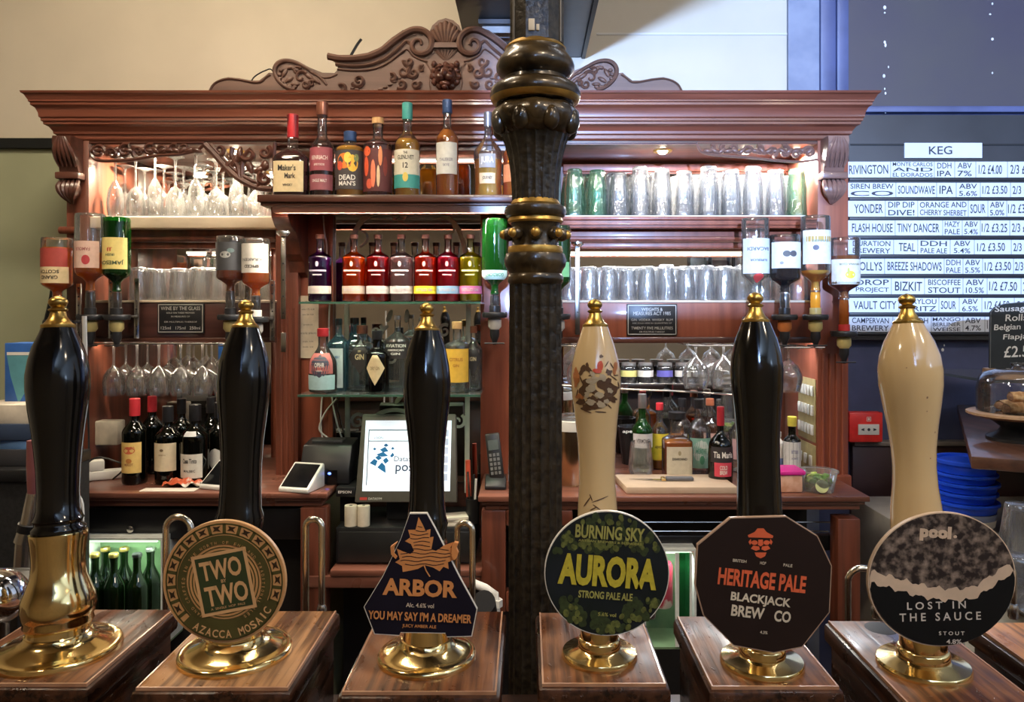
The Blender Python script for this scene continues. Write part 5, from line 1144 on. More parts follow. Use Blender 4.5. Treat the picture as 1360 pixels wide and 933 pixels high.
# wine and bottles on the back counter
G5 = 'wine bottles standing on the back counter'
wsh = dict(s0=.60, s1=.76, rn=.36)
def wine(x, yb_, yt, Y, w_, label, cap, labels, g=G5, gl=None): return bottle('wine_bottle', label, 'bottle', x, yB(ZT + .0005, Y), yt, Y, w_, gl or GDK, None, (0, 1), wsh, (.2, cap), labels, g)
wine(179, 0, 530, 2.33, 31, 'red-capped wine bottle with an orange and yellow label', RED, [(.14, .50, 1.0, (.72, .50, .16), [('CASILLERO', 0, .82, .9, .10, (.5, .1, .05)), ('MERLOT', 0, .28, .7, .08, (.3, .1, .05))], [(0, .74, .5, .12, (.55, .12, .05)), (0, .40, .25, .08, (.5, .2, .05))])])
wine(223, 0, 540, 2.33, 32, 'wine bottle with a large plain cream label', BLKC, [(.18, .54, 1.1, (.66, .56, .38), [('RESERVA', 0, .58, .5, .05, (.3, .2, .1))], [(-.05, .75, .14, .05, (.15, .1, .05))])])
wine(259, 0, 538, 2.32, 35, 'wine bottle with an ornate scalloped cream label', BLKC, [(.10, .40, .95, (.64, .60, .52), [('Casa Tinto', 0, .72, 1.1, .2, K), ('MALBEC', 0, .3, .9, .1, K)]), (.62, .68, .5, (.6, .6, .6), ())])
wine(202, 0, 527, 2.48, 27, 'red-capped dark bottle standing behind the first two wine bottles', RED, [])
wine(241, 0, 530, 2.48, 27, 'dark bottle behind the cream-labelled wine bottles', BLKC, [])
wine(281, 0, 528, 2.44, 28, 'dark bottle with a pale crescent label beside the black pump', BLKC, [(.2, .45, .8, (.6, .58, .52), [], [], 'round')])
wine(291, 0, 535, 2.385, 27, 'dark bottle tucked against the black pump', BLKC, [(.15, .42, .7, (.5, .48, .44), [], [], 'round')])
G6 = 'liqueur bottles on the back counter'
bottle('liqueur_bottle', 'green glass vermouth bottle with silver foil neck', 'bottle', 853, yB(ZT + .0005, 2.50), 524, 2.50, 27, GGR, None, (0, 1), dict(s0=.52, s1=.70, rn=.34), (.18, SILC), [(.32, .50, 1.2, (.62, .60, .6), [('VERMOUTH', 0, .5, 1.2, .3, K)])], G6)
bottle('liqueur_bottle', 'clear bottle with slanted yellow label and red cap', 'bottle', 876, yB(ZT + .0005, 2.54), 536, 2.54, 24, GCL, GLD, (.02, .4), dict(s0=.56, s1=.74, rn=.34), (.1, RED), [(.15, .55, 1.1, (.75, .60, .05), [('ADVOCAAT', 0, .5, 1.2, .1, K)])], G6)
bottle('liqueur_bottle', 'square amaretto bottle with wide black cap and cream label', 'bottle', 899, yB(ZT + .0005, 2.40), 556, 2.40, 37, GCL, AMB, (.02, .62), dict(s0=.62, s1=.74, rn=.42), (.0, None), [(.08, .56, .78, (.50, .45, .34), [('DISARONNO', 0, .58, 1.2, .09, K)], [(0, .78, .14, .08, (.3, .25, .15))])], G6, sq=6, stopper=(.62, .020, BLKC))
bottle('liqueur_bottle', 'clear liqueur bottle with round green mint label', 'bottle', 928, yB(ZT + .0005, 2.46), 531, 2.46, 31, GCL, CLR, (.02, .6), dict(s0=.58, s1=.76, rn=.34), (.12, BLKC), [(.10, .50, 1.0, (.25, .48, .36), [], []), (.18, .48, .7, (.62, .70, .64), [('MENTHE', 0, .5, 1.2, .2, (.1, .3, .2))], [(.1, .1, .3, .2, (.1, .35, .2))], 'round')], G6)
bottle('liqueur_bottle', 'black curvy coffee liqueur bottle with red neck and pink label', 'bottle', 957, yB(ZT + .0005, 2.32), 541, 2.32, 31, GDK, None, (0, 1), dict(s0=.50, s1=.70, rn=.26, belly=.06), (.24, capm('crimson_foil', (.35, .02, .03), .4)), [(.30, .50, 1.1, K, [('Tia Maria', 0, .5, 1.5, .4, WT)]), (.12, .30, .75, (.55, .05, .08), [('COLD', 0, .65, .8, .3, WT), ('BREW', 0, .3, .8, .3, WT)])], G6)
bottle('liqueur_bottle', 'clear bottle behind the mint one, black cap', 'bottle', 906, yB(ZT + .0005, 2.58), 530, 2.58, 26, GCL, CLR, (.02, .6), dict(s0=.58, s1=.76, rn=.34), (.12, BLKC), [(.2, .5, .9, (.55, .55, .52), [])], G6)
bottle('liqueur_bottle', 'clear bottle with orange cap behind the black coffee liqueur', 'bottle', 943, yB(ZT + .0005, 2.60), 530, 2.60, 26, GCL, liquid('peach_spirit', (.8, .4, .2), .2), (.02, .6), dict(s0=.58, s1=.76, rn=.34), (.1, capm('orange_cap', (.5, .16, .08), .4)), [(.2, .5, .9, (.5, .3, .25), [])], G6)
bottle('liqueur_bottle', 'clear bottle with faint pink label against the black pump', 'bottle', 982, yB(ZT + .0005, 2.50), 537, 2.50, 30, GCL, CLR, (.02, .6), dict(s0=.55, s1=.76, rn=.3), (.1, WTC), [(.2, .5, .9, (.55, .35, .38), [])], G6)
bottle('bitters_bottle', 'yellow-capped bitters bottle wrapped in white paper', 'bottle', 1052, yB(ZT + .0005, 2.45), 554, 2.45, 22, GDK, None, (0, 1), dict(s0=.58, s1=.70, rn=.44), (.16, YELC), [(.02, .58, 2.6, (.62, .62, .60), [('BITTERS', 0, .7, .3, .1, (.2, .2, .3)), ('AROMATIC', 0, .5, .3, .06, (.2, .2, .3))])], G6)
bottle('syrup_bottle', 'slim blue and white bottle beside the bitters', 'bottle', 1034, yB(ZT + .0005, 2.50), 574, 2.50, 15, WHITEP, None, (0, 1), dict(s0=.70, s1=.84, rn=.40), (.12, WTC), [(.05, .35, 1.4, (.15, .22, .45), [])], G6)

# ================================================================ GLASSES
def glass_mesh(name, pr, m_, mod=None, seg=24):
    return MB().lathe(pr, seg, mod=mod, close=False).mesh(name, m_, ang=60)
def dimple(n, d): return lambda a, z, r: r * (1 + d * math.cos(n * a))
def outerflute(pr, n, d, z0):
    def f(a, z, r):
        ro = rad_at(pr, z) if z < pr[-1][1] - 1e-6 else 0
        return r * (1 - d * abs(math.sin(n * a / 2)) ) if (r > ro - .0009 and z > z0) else r
    return f
# pint: stood on its rim, so z=0 is the rim
PT = [(.0415, 0), (.0420, .002), (.0412, .027), (.0411, .030), (.0400, .070), (.0405, .095), (.0360, .120), (.0320, .150), (.0305, .158), (.0285, .160), (0, .160)]
PT_in = [(.0, .150), (.0280, .149), (.0335, .118), (.0375, .070), (.0395, .002), (.0415, 0)]
me_pint = glass_mesh('pint_glass', PT + PT_in, PINT, outerflute(PT, 14, .05, .028), 84)
PGR = glass('green_tinged_pint', tint=(0.86, 0.97, 0.90), haze=0.06, refl=3.0, hcol=(.35, .85, .5), edge=.8, thick=.12, ripple=.9, rough=.06)
me_pintg = me_pint.copy(); me_pintg.materials.clear(); me_pintg.materials.append(PGR)
def inner(par, scale=(1, 1, 1)): pass
TB = [(.034, 0), (.0345, .002), (.0335, .050), (.031, .100), (.0295, .112), (.026, .115), (0, .115), (0, .103), (.026, .102), (.0315, .04), (.0325, .002)]
me_tumb = glass_mesh('tumbler', TB, PINT, outerflute(TB[:7], 12, .045, .01), 72)
WG = [(.030, 0), (.0305, .001), (.0345, .030), (.0350, .045), (.030, .072), (.018, .092), (.006, .100), (.0040, .108), (.0036, .165), (.006, .186), (.018, .192), (.033, .1945), (.033, .196), (0, .196)]
WG = WG + [(0, .1875)] if False else WG
me_wine = glass_mesh('wine_glass', [(.0290, 0)] + WG, WINEG, None, 26)
FL = [(.024, 0), (.0245, .001), (.0290, .040), (.0300, .060), (.024, .100), (.010, .125), (.0045, .132), (.0038, .185), (.006, .205), (.016, .210), (.029, .2125), (.029, .214), (0, .214)]
me_flute = glass_mesh('wine_glass', FL, WINEG, None, 26)
def glass_row(name, me, xs, Y, z, label, cat, group, zscale=None, inv=False, rscale=1.0):
    """label: pattern with {n} for the ordinal"""
    for i, x in enumerate(xs):
        s_ = 1.0
        if isinstance(x, tuple): x, s_ = x
        o = link(name, me[i % len(me)] if isinstance(me, list) else me, None, (xx(x, Y), Y, z))
        if inv: o.rotation_euler = (PI, 0, 0)
        o.rotation_euler.z = random.uniform(0, 6.28) if not inv else 0
        o.scale = (rscale * (1 if s_ > .7 else 1), rscale, s_)
        o['label'] = label.format(n=ORD[i]); o['category'] = cat; o['group'] = group
zS = zs1 + .0045
GP = 'upturned pint glasses on the upper shelf'
row = [(763, 1.0), (793, .98), (822, .92), (850, 1.05), (879, 1.0), (909, .96), (941, 1.06), (971, .98), (1000, 1.05), (1030, .98), (1058, 1.0)]
for i, (x, s_) in enumerate(row):
    me = me_pintg if i in (0, 1, 10) else me_pint
    o = link('pint_glass', me, None, (xx(x, 2.49), 2.49, zS)); o.scale = (.80, .80, s_); o.rotation_euler.z = i * .7
    o['label'] = ('green-tinged ' if i in (0, 1, 10) else '') + 'upturned pint glass, %s from the iron column in the front row' % ORD[i]; o['category'] = 'glass'; o['group'] = GP
for rowi, (Y, xs) in enumerate([(2.57, [757, 786, 814, 843, 871, 900, 928, 957, 985, 1014, 1042]), (2.65, [765, 793, 821, 849, 876, 903, 930, 957, 984, 1010, 1036])]):
    for i, x in enumerate(xs):
        me = me_pintg if i in (0, 1) and rowi == 0 else me_pint
        o = link('pint_glass', me, None, (xx(x, Y), Y, zS)); o.scale = (.78, .78, .93 + .1 * ((i * 7) % 5) / 5); o.rotation_euler.z = i
        o['label'] = ('green-tinged ' if me is me_pintg else '') + 'upturned pint glass, %s from the iron column in the %s row back' % (ORD[i], ['second', 'third'][rowi]); o['category'] = 'glass'; o['group'] = GP
GT = 'upturned tumblers on the lower shelf of pint bay'
glass_row('tumbler', me_tumb, [(756, .95), (783, .97), (809, .98), (834, .96), (859, .98), (885, 1.03), (911, .98), (937, 1.0), (962, .98), (986, 1.0), (1011, 1.02), (1036, 1.0), (1061, 1.0)], 2.50, zs2 + .0005, 'upturned tumbler, {n} from the iron column in the lower front row', 'glass', GT, rscale=.86)
glass_row('tumbler', me_tumb, [(770, 1.0), (796, .98), (823, 1.02), (848, 1.0), (874, 1), (899, 1), (925, 1.03), (950, 1), (976, 1), (1000, 1), (1026, 1)], 2.59, zs2 + .0005, 'upturned tumbler, {n} from the iron column in the lower rear row', 'glass', GT, rscale=.86)
GW = 'upturned wine glasses on the upper shelf'
zW = zs1 + .0045
glass_row('wine_glass', [me_flute, me_wine], [(153, .93), (180, 1.02), (206, 1.0), (233, 1.03), (260, 1.0), (287, .98), (314, .95), (341, .92)], 2.49, zW, 'upturned wine glass, {n} from the cabinet end in the front row', 'glass', GW, rscale=.88)
glass_row('wine_glass', me_wine, [(166, .95), (192, .9), (218, .95), (244, .93), (270, .95), (296, .9), (322, .92), (348, .9)], 2.57, zW, 'upturned wine glass, {n} from the cabinet end in the middle row', 'glass', GW, rscale=.9)
glass_row('wine_glass', me_wine, [(206, .95), (232, .9), (258, .95), (284, .93), (310, .95), (336, .9)], 2.65, zW, 'upturned wine glass, {n} from the cabinet end in the rear row', 'glass', GW, rscale=.9)
GL = 'upturned tumblers below the wine glasses'
glass_row('tumbler', me_tumb, [(184, .95), (208, .9), (238, .92), (266, .95), (289, .93)], 2.50, zs2 + .0005, 'upturned tumbler, {n} in the front row beneath the wine glasses', 'glass', GL, rscale=.90)
glass_row('tumbler', me_tumb, [(196, .98), (222, .95), (252, .95), (278, .98), (300, .95)], 2.60, zs2 + .0005, 'upturned tumbler, {n} in the rear row beneath the wine glasses', 'glass', GL, rscale=.90)
# jug and bottles standing in the dim slots
bottle('decanter', 'square decanter with cream label behind the tumblers', 'decanter', 288, yB(zs2 + .0005, 2.68), 331, 2.68, 30, GCL, None, (0, 1), dict(s0=.80, s1=.9, rn=.7), (0, None), [(.1, .45, .6, CRM, [])], None, sq=6)
# hanging glasses on the rack
def hang_rack(x0, x1, y, Y, label):
    a = P(x0, y, Y); b = P(x1, y, Y); t = thing('glass_rack', label, 'glass rack', ((a.x + b.x) / 2, Y, a.z))
    n = max(2, int((b.x - a.x) / .06))
    for k in range(n + 1):
        u = a.x + (b.x - a.x) * k / n; part('rack_rail', MB().tube([(u, Y - .10, a.z), (u, Y + .18, a.z)], .0022, 6), STEEL, t)
    part('front_rail', MB().tube([(a.x - .01, Y - .10, a.z + .003), (b.x + .01, Y - .10, a.z + .003)], .0028, 8), STEEL, t)
    return a.z
GH = 'wine glasses hanging from the under-shelf rack'
zr = hang_rack(148, 300, 456, 2.50, 'chrome rack holding wine glasses above the wine bottles')
WH = [(.033, .0035), (.033, .002), (.006, -.001), (.0036, -.014), (.0036, -.070), (.007, -.078), (.022, -.090), (.034, -.110), (.0375, -.130), (.036, -.155), (.032, -.175)]
me_hang = glass_mesh('wine_glass', WH, WINEG, None, 24)
for rowi, (Y, xs) in enumerate([(2.46, [151, 182, 211, 240, 269, 298]), (2.55, [167, 196, 224, 252, 281])]):
    for i, x in enumerate(xs):
        o = link('wine_glass', me_hang, None, (xx(x, Y), Y, zr + (.002 if rowi == 0 else .002))); o.scale = (.92, .92, .98)
        o['label'] = 'wine glass hanging from the chrome rack, %s from the cabinet end in the %s row' % (ORD[i], ['front', 'rear'][rowi]); o['category'] = 'glass'; o['group'] = GH
zr2 = hang_rack(915, 1000, 459, 2.48, 'chrome rack holding balloon glasses under the red fascia')
zr3 = hang_rack(1018, 1075, 461, 2.44, 'chrome rack beneath the upturned liqueur bottles')
BG = [(.036, .0035), (.036, .002), (.006, -.001), (.004, -.012), (.004, -.035), (.010, -.045), (.035, -.065), (.050, -.095), (.052, -.115), (.046, -.145), (.041, -.160)]
me_ball = glass_mesh('gin_glass', BG, WINEG, None, 28)
for (x, Y, z_, lb) in [(924, 2.46, zr2, 'balloon gin glass hanging at the end of the rack beside the tins'), (961, 2.46, zr2, 'balloon gin glass hanging in the middle of the chrome rack'), (998, 2.46, zr2, 'balloon gin glass hanging against the black pump'), (943, 2.55, zr2, 'balloon gin glass hanging behind the first pair'), (1047, 2.40, zr3, 'large balloon gin glass hanging alone under the dark liqueur bottle'), (770, 2.52, zr2, 'balloon gin glass hanging beside the iron column')]:
    o = link('gin_glass', me_ball, None, (xx(x, Y), Y, z_)); o['label'] = lb; o['category'] = 'glass'; o['group'] = 'balloon gin glasses hanging under the fascia'
    o.scale = (.85, .85, .88)
hang_rack(744, 760, 459, 2.50, 'short chrome rack beside the iron column')
# ================================================================ KEG MENU BOARD
YM = 2.74
KB = thing('menu_board', 'charcoal slotted board carrying the handwritten keg list', 'menu board', (xx(1250, YM), YM + .02, zz(450, YM)))
part('backing', MB().box((xx(1128, YM), YM + .004, zz(452, YM)), (xx(1500, YM), YM + .055, zz(152, YM))), CHAR, KB, bevel=.002)
part('head_groove', MB().box((xx(1130, YM), YM, zz(193, YM)), (xx(1500, YM), YM + .0039, zz(191, YM))), DARKM, KB)
rows = [(215, 236), (243, 262), (267, 288), (293, 313), (319, 338), (344, 364), (370, 391), (396, 415), (421, 441)]
for a, b in rows:
    part('slot_rail', MB().box((xx(1128, YM), YM - .004, zz(b + 4.2, YM)), (xx(1500, YM), YM + .0039, zz(b + .5, YM))), mat('slot_rail_black', (.018, .018, .022), .4), KB, bevel=.001)
STRIP = mat('menu_card_white', (0.68, 0.70, 0.76), 0.5, noise=.03, nscale=10); MARK = mat('marker_ink', (0.035, 0.035, 0.05), .6)
def menu_card(x0, x1, y0, y1, cells, label, group='handwritten strips on the keg board'):
    a = P(x0, y1, YM - .001); b = P(x1, y0, YM - .001)
    t = thing('menu_card', label, 'menu card', ((a.x + b.x) / 2, YM - .001, a.z), group)
    part('card', MB().box((a.x, YM - .003, a.z), (b.x, YM + .0035, b.z)), STRIP, t)
    m = MB(); y = YM - .0034
    for c in cells:
        if isinstance(c, (int, float)):
            u = xx(c, YM); m.add([(u, y, a.z), (u + .0016, y, a.z), (u + .0016, y, b.z), (u, y, b.z)], [(0, 1, 2, 3)]); continue
        for tx, u0, u1, v, hh in c[0] if isinstance(c, list) else [c]:
            letters(m, tx, xx((u0 + u1) / 2, YM), zz(v, YM), S(u1 - u0, YM), S(hh, YM), y, rot=random.uniform(-.02, .02), bold=.012)
    part('lettering', m, MARK, t, smooth=False)
def two(a, b, x0, x1, y0, h=7): return [(a, x0, x1, y0 + 5, h), (b, x0 + 3, x1 - 3, y0 + 15, h)]
menu_card(1201, 1304, 190, 210, [('KEG', 1233, 1264, 200, 11)], 'white heading card reading KEG above the list', None)
R_ = []
def row(i, ordn, *cells):
    y0, y1 = rows[i]; out = []
    for c in cells:
        if isinstance(c, (int, float)): out.append(c); continue
        n = len(c[0]); H_ = (y1 - y0)
        for k, tx in enumerate(c[0]):
            hh = H_ * (.58 if n == 1 else .36 if n == 2 else .25); v = y0 + H_ * (k + .5) / n
            out.append((tx, c[1], c[2], v, hh))
    menu_card(1126, 1490, y0, y1, out, 'white handwritten strip, %s down on the keg board, a beer with its strength and prices' % ordn)
row(0, 'first', (['RIVINGTON'], 1127, 1179), 1182, (['MONTE CARLOS', 'AND', 'EL DORADOS'], 1185, 1238), 1240, (['DDH', 'IPA'], 1244, 1263), 1267, (['ABV', '7%'], 1271, 1290), 1295, (['1/2 £4.00'], 1299, 1330), 1337, (['2/3 £5.00'], 1341, 1378))
row(1, 'second', (['SIREN BREW', 'CO'], 1129, 1186), 1189, (['SOUNDWAVE'], 1192, 1241), 1243, (['IPA'], 1247, 1265), 1269, (['ABV', '5.6%'], 1273, 1297), 1301, (['1/2 £3.50'], 1304, 1337), 1341, (['2/3 £4.60'], 1344, 1380))
row(2, 'third', (['YONDER'], 1134, 1172), 1175, (['DIP DIP', 'DIVE!'], 1179, 1214), 1218, (['ORANGE AND', 'CHERRY SHERBET'], 1221, 1283), 1285, (['SOUR'], 1288, 1308), 1311, (['ABV', '5.0%'], 1314, 1333), 1336, (['1/2 £3.75'], 1338, 1372))
row(3, 'fourth', (['FLASH HOUSE'], 1131, 1185), 1188, (['TINY DANCER'], 1191, 1247), 1251, (['HAZY', 'PALE'], 1254, 1274), 1277, (['ABV', '5.4%'], 1280, 1298), 1301, (['1/2 £3.25'], 1303, 1337), 1340, (['2/3 £4.30'], 1343, 1378))
row(4, 'fifth', (['DURATION', 'BREWERY'], 1132, 1182), 1186, (['TEAL'], 1193, 1215), 1218, (['DDH', 'PALE ALE'], 1222, 1257), 1261, (['ABV', '5.4%'], 1266, 1288), 1293, (['1/2 £3.50'], 1297, 1334), 1342, (['2/3 £4.60'], 1345, 1380))
row(5, 'sixth', (['POLLYS'], 1136, 1171), 1174, (['BREEZE SHADOWS'], 1178, 1250), 1253, (['DDH', 'PALE'], 1256, 1275), 1278, (['ABV', '5.5%'], 1281, 1301), 1304, (['1/2 £3.50'], 1307, 1342), 1345, (['2/3 £4.60'], 1347, 1382))
row(6, 'seventh', (['DROP', 'PROJECT'], 1136, 1180), 1183, (['BIZKIT'], 1188, 1224), 1227, (['BISCOFFEE', 'STOUT'], 1232, 1275), 1278, (['ABV', '10.5%'], 1282, 1306), 1310, (['1/2 £7.50'], 1313, 1350), 1355, (['2/3 £9'], 1358, 1385))
row(7, 'eighth', (['VAULT CITY'], 1133, 1190), 1193, (['MARYLOU', 'SPRITZ'], 1197, 1243), 1246, (['SOUR'], 1249, 1269), 1273, (['ABV', '6.5%'], 1277, 1298), 1303, (['1/2 £4.50'], 1307, 1340), 1346, (['2/3 £6'], 1350, 1380))
row(8, 'ninth', (['CAMPERVAN', 'BREWERY'], 1131, 1180), 1185, (['DDH', 'IPA'], 1212, 1232), 1236, (['MANGO', 'BERLINER', 'WEISSE'], 1238, 1275), 1278, (['ABV', '4.7%'], 1281, 1302), 1307, (['1/2 £3.60'], 1310, 1340), 1346)

# fire alarm call point
Y = 2.765
t = thing('fire_alarm_point', 'red fire alarm call point on the wall beside the cabinet', 'fire alarm', P(1150, 588, Y))
p_ = MB().pbox(1128, 548, 1173, 588, 2.725, .043); part('housing', p_, mat('alarm_red', (.80, .035, .03), .35), t, bevel=.006)
f_ = part('break_panel', MB().pbox(1140, 564, 1168, 578, 2.722, .004), WHITEP, t, bevel=.0008)
m = MB(); yy = 2.7216
for (a, b) in ((1148, -1), (1160, 1)):
    q = P(a, 571, yy); s_ = S(1, yy); poly(m, [(q.x - 4 * s_ * -b, q.z + .6 * s_), (q.x + 0, q.z + 2 * s_), (q.x + 0, q.z - 2 * s_), (q.x - 4 * s_ * -b, q.z - .6 * s_)], yy)
q = P(1154, 571, yy); disc(m, q.x, q.z, S(2, yy), S(2, yy), yy, 14); part('arrow_print', m, MARK, f_, smooth=False)
m = MB(); q = P(1154, 557, 2.7246); s_ = S(1, 2.72)
for r0 in ((-3, -3, 3, -2.2), (-3, 2.2, 3, 3), (-3, -3, -2.3, 3), (2.3, -3, 3, 3)): m.add([(q.x + r0[0] * s_, 2.7246, q.z + r0[1] * s_), (q.x + r0[2] * s_, 2.7246, q.z + r0[1] * s_), (q.x + r0[2] * s_, 2.7246, q.z + r0[3] * s_), (q.x + r0[0] * s_, 2.7246, q.z + r0[3] * s_)], [(0, 1, 2, 3)])
disc(m, q.x, q.z, 1.6 * s_, 1.6 * s_, 2.7246, 8); part('flame_symbol', m, WHITEP, t, smooth=False)

# ---------------------------------------------------------------- raised side counter with cake stand and chalkboard
SC = wood('side_counter_wood', (0.06, 0.028, 0.018), (0.12, 0.055, 0.035), 'y', rough=.35, coat=.4)
zq = 1.5 - (612 - 410) * 1.75 / 1000      # top of side counter
t = thing('side_counter', 'dark wooden side counter below the cake stand', 'counter', (1.4, 2.0, 0))
part('top', MB().prismz([(xx(1285, 2.70), 2.765), (xx(1290, 1.80), 1.80), (2.1, 1.30), (2.3, 2.765)], zq - .03, zq), SC, t, bevel=.003)
part('bracket', MB().prismx([(2.76, zq - .0301), (2.66, zq - .0301), (2.76, zq - .09)], xx(1300, 2.7), 2.2), DARKM, t)
Yk = 2.02; ck = P(1352, 547, Yk)
t = thing('cake_stand', 'wooden-plated black pedestal cake stand', 'cake stand', (ck.x, Yk, zq), )
WP = wood('pale_plate_wood', (.42, .26, .15), (.60, .40, .24), 'x', rough=.5, coat=.1)
part('plate', MB().lathe([(0, 0), (.112, 0), (.122, .006), (.122, .012), (.116, .014), (0, .014)], 48, (ck.x, Yk, ck.z - .014)), WP, t)
part('pedestal', MB().lathe([(.075, 0), (.075, .008), (.05, .02), (.03, .05), (.03, ck.z - zq - .05), (.07, ck.z - zq - .02), (.075, ck.z - zq - .0145)], 32, (ck.x, Yk, zq + .0005)), BLACKP, t)
zp = ck.z + .0005
dome = MB().lathe([(.098, 0), (.0985, .06), (.094, .085), (.080, .103), (.050, .113), (.015, .115), (.012, .120)], 40, (ck.x, Yk, zp)); dome.lathe([(.012, .120), (.018, .124), (.018, .130), (0, .132)], 20, (ck.x, Yk, zp))
solo('glass_dome', dome, GCL, 'clear glass dome covering the pastries on the stand', 'cake dome', loc=(ck.x, Yk, zp))
PAS = mat('pastry_golden', (.46, .22, .07), .7, col2=(.78, .52, .26), nscale=60, bump=.8, contrast=(.4, .62)); FIL = mat('pastry_filling', (.30, .16, .09), .8, noise=.3, nscale=120, bump=.6)
def pastry(x, y, z, rz, label, l=.068, w_=.040, h=.026):
    t = thing('sausage_roll', label, 'pastry', (x, y, z), 'flaky pastries under the glass dome', rot=(0, 0, rz))
    def fn(i, j):
        a = 2 * PI * j; u = (2 * i - 1); r = 1 - .12 * abs(u) ** 4
        rr = r * (1 + .06 * math.sin(9 * u + 3 * a) + .05 * math.sin(17 * u - 5 * a))
        return Vector((u * l / 2, math.cos(a) * w_ / 2 * rr, h * (.5 + .5 * math.sin(a) * rr) if math.sin(a) < 0 else h * .5 + h * .55 * math.sin(a) * rr))
    part('crust', MB().grid(fn, 14, 18), PAS, t, world=False)
    for s_ in (-1, 1): part('filling', MB().ball((s_ * l * .485, 0, h * .5), (.004, w_ * .40, h * .40), 12, 8), FIL, t, world=False)
pastry(ck.x - .030, Yk - .045, zp + .0005, .15, 'golden sausage roll at the front of the cake stand')
pastry(ck.x + .045, Yk - .040, zp + .0005, -.1, 'golden sausage roll beside the front one, nearer the dome edge')
pastry(ck.x - .005, Yk + .028, zp + .0005, .3, 'golden sausage roll at the back of the cake stand')
pastry(ck.x - .008, Yk - .036, zp + .0295, -.12, 'golden sausage roll stacked on top of the others')
# chalkboard on a pale block, standing on the wall ledge behind the cakes
Yb = 2.30
t = thing('chalkboard', 'small arched chalkboard with pastry prices in a pale wooden foot', 'chalkboard', P(1365, 503, Yb))
ol_ = [(1315, 490), (1316, 415), (1322, 408), (1334, 404), (1355, 402), (1380, 402), (1405, 405), (1414, 412), (1415, 490)]
part('slate', MB().prism([(P(a, b, Yb).x, P(a, b, Yb).z) for a, b in ol_], Yb, Yb + .008), mat('slate_board', (.015, .02, .022), .6, noise=.2, nscale=20), t)
part('foot', MB().box((P(1313, 0, Yb).x, Yb - .03, zz(504, Yb)), (P(1418, 0, Yb).x, Yb + .035, zz(489.5, Yb))), WP, t, bevel=.004)
part('frame_edge', MB().tube([P(a, b, Yb - .001) for a, b in ol_], .0014, 6), mat('slate_edge', (.12, .13, .13), .6), t)
m = MB()
for tx, x0, x1, y, h in [('Sausage', 1321, 1368, 411, 10), ('Rolls', 1335, 1364, 422, 9), ('Belgian Choc', 1320, 1388, 435, 10), ('Flapjack', 1332, 1378, 448, 9), ('£2.50', 1333, 1376, 467, 15)]:
    a = P((x0 + x1) / 2, y, Yb - .0006); letters(m, tx, a.x, a.z, S(x1 - x0, Yb), S(h, Yb), Yb - .0006, rot=.04, bold=.01, shear=.1)
part('chalk_lettering', m, mat('chalk_white', (.75, .75, .72), .8), t, smooth=False)
part('wall_shelf', MB().box((P(1309, 0, Yb).x, Yb - .03, zz(508, Yb)), (P(1425, 0, Yb).x, 2.70, zz(504.2, Yb))), GSH, t)

# stack of blue tubs
BT = mat('blue_plastic', (.015, .09, .85), .35, noise=.06); BTL = mat('frosted_tub', (.30, .36, .55), .4)
Yt2 = 2.25; cxt = xx(1282, Yt2)
zt2 = zz(700, Yt2)
t = thing('plastic_tub', 'clear plastic tub at the bottom of the blue stack', 'tub', (cxt, Yt2, zt2), 'blue plastic lids and tub in one stack')
part('tub_body', MB().lathe([(.070, 0), (.082, .050), (.083, .052), (.080, .052), (.068, .004), (0, .004)], 40, (cxt, Yt2, zt2), close=False), BTL, t)
part('tub_label', MB().lathe([(.0765, .012), (.0805, .034)], 30, (cxt, Yt2, zt2), close=False, arc=(-PI / 2 - .2, -PI / 2 + 1.0)), PAPER, t)
zk = zt2 + .0525
for k, (dx, r) in enumerate([(.002, .088), (-.001, .086), (.003, .087), (0, .085), (.002, .086)]):
    h = [.03, .028, .028, .026, .040][k]
    solo('plastic_bowl', MB().lathe([(r * .88, 0), (r * .93, h * .5), (r * .98, h * .66), (r * 1.02, h * .70), (r * 1.02, h * .92), (r * .98, h), (r * .9, h * .96), (r * .85, h * .80 if k == 4 else h * .9), (0, h * .80 if k == 4 else h * .9)], 44, (cxt + dx, Yt2, zk)), BT,
         'royal blue round plastic bowl, %s from the bottom of the stack' % ORD[k], 'bowl', 'blue plastic lids and tub in one stack', loc=(cxt + dx, Yt2, zk)); zk += h + .0004
zlow = zt2 - .0005
t = thing('glass_washer', 'pale boxed glass washer beneath the blue tubs', 'appliance', (1.4, 2.1, 0))
part('cabinet', MB().box((xx(1236, 2.1), 2.04, 0), (2.2, 2.62, zlow)), mat('appliance_ivory', (.42, .40, .36), .4, noise=.06), t, bevel=.006)
part('door_panel', MB().box((xx(1318, 2.04), 2.03, .2), (2.1, 2.0395, zlow - .16)), mat('appliance_white', (.50, .49, .45), .4), t, bevel=.004)
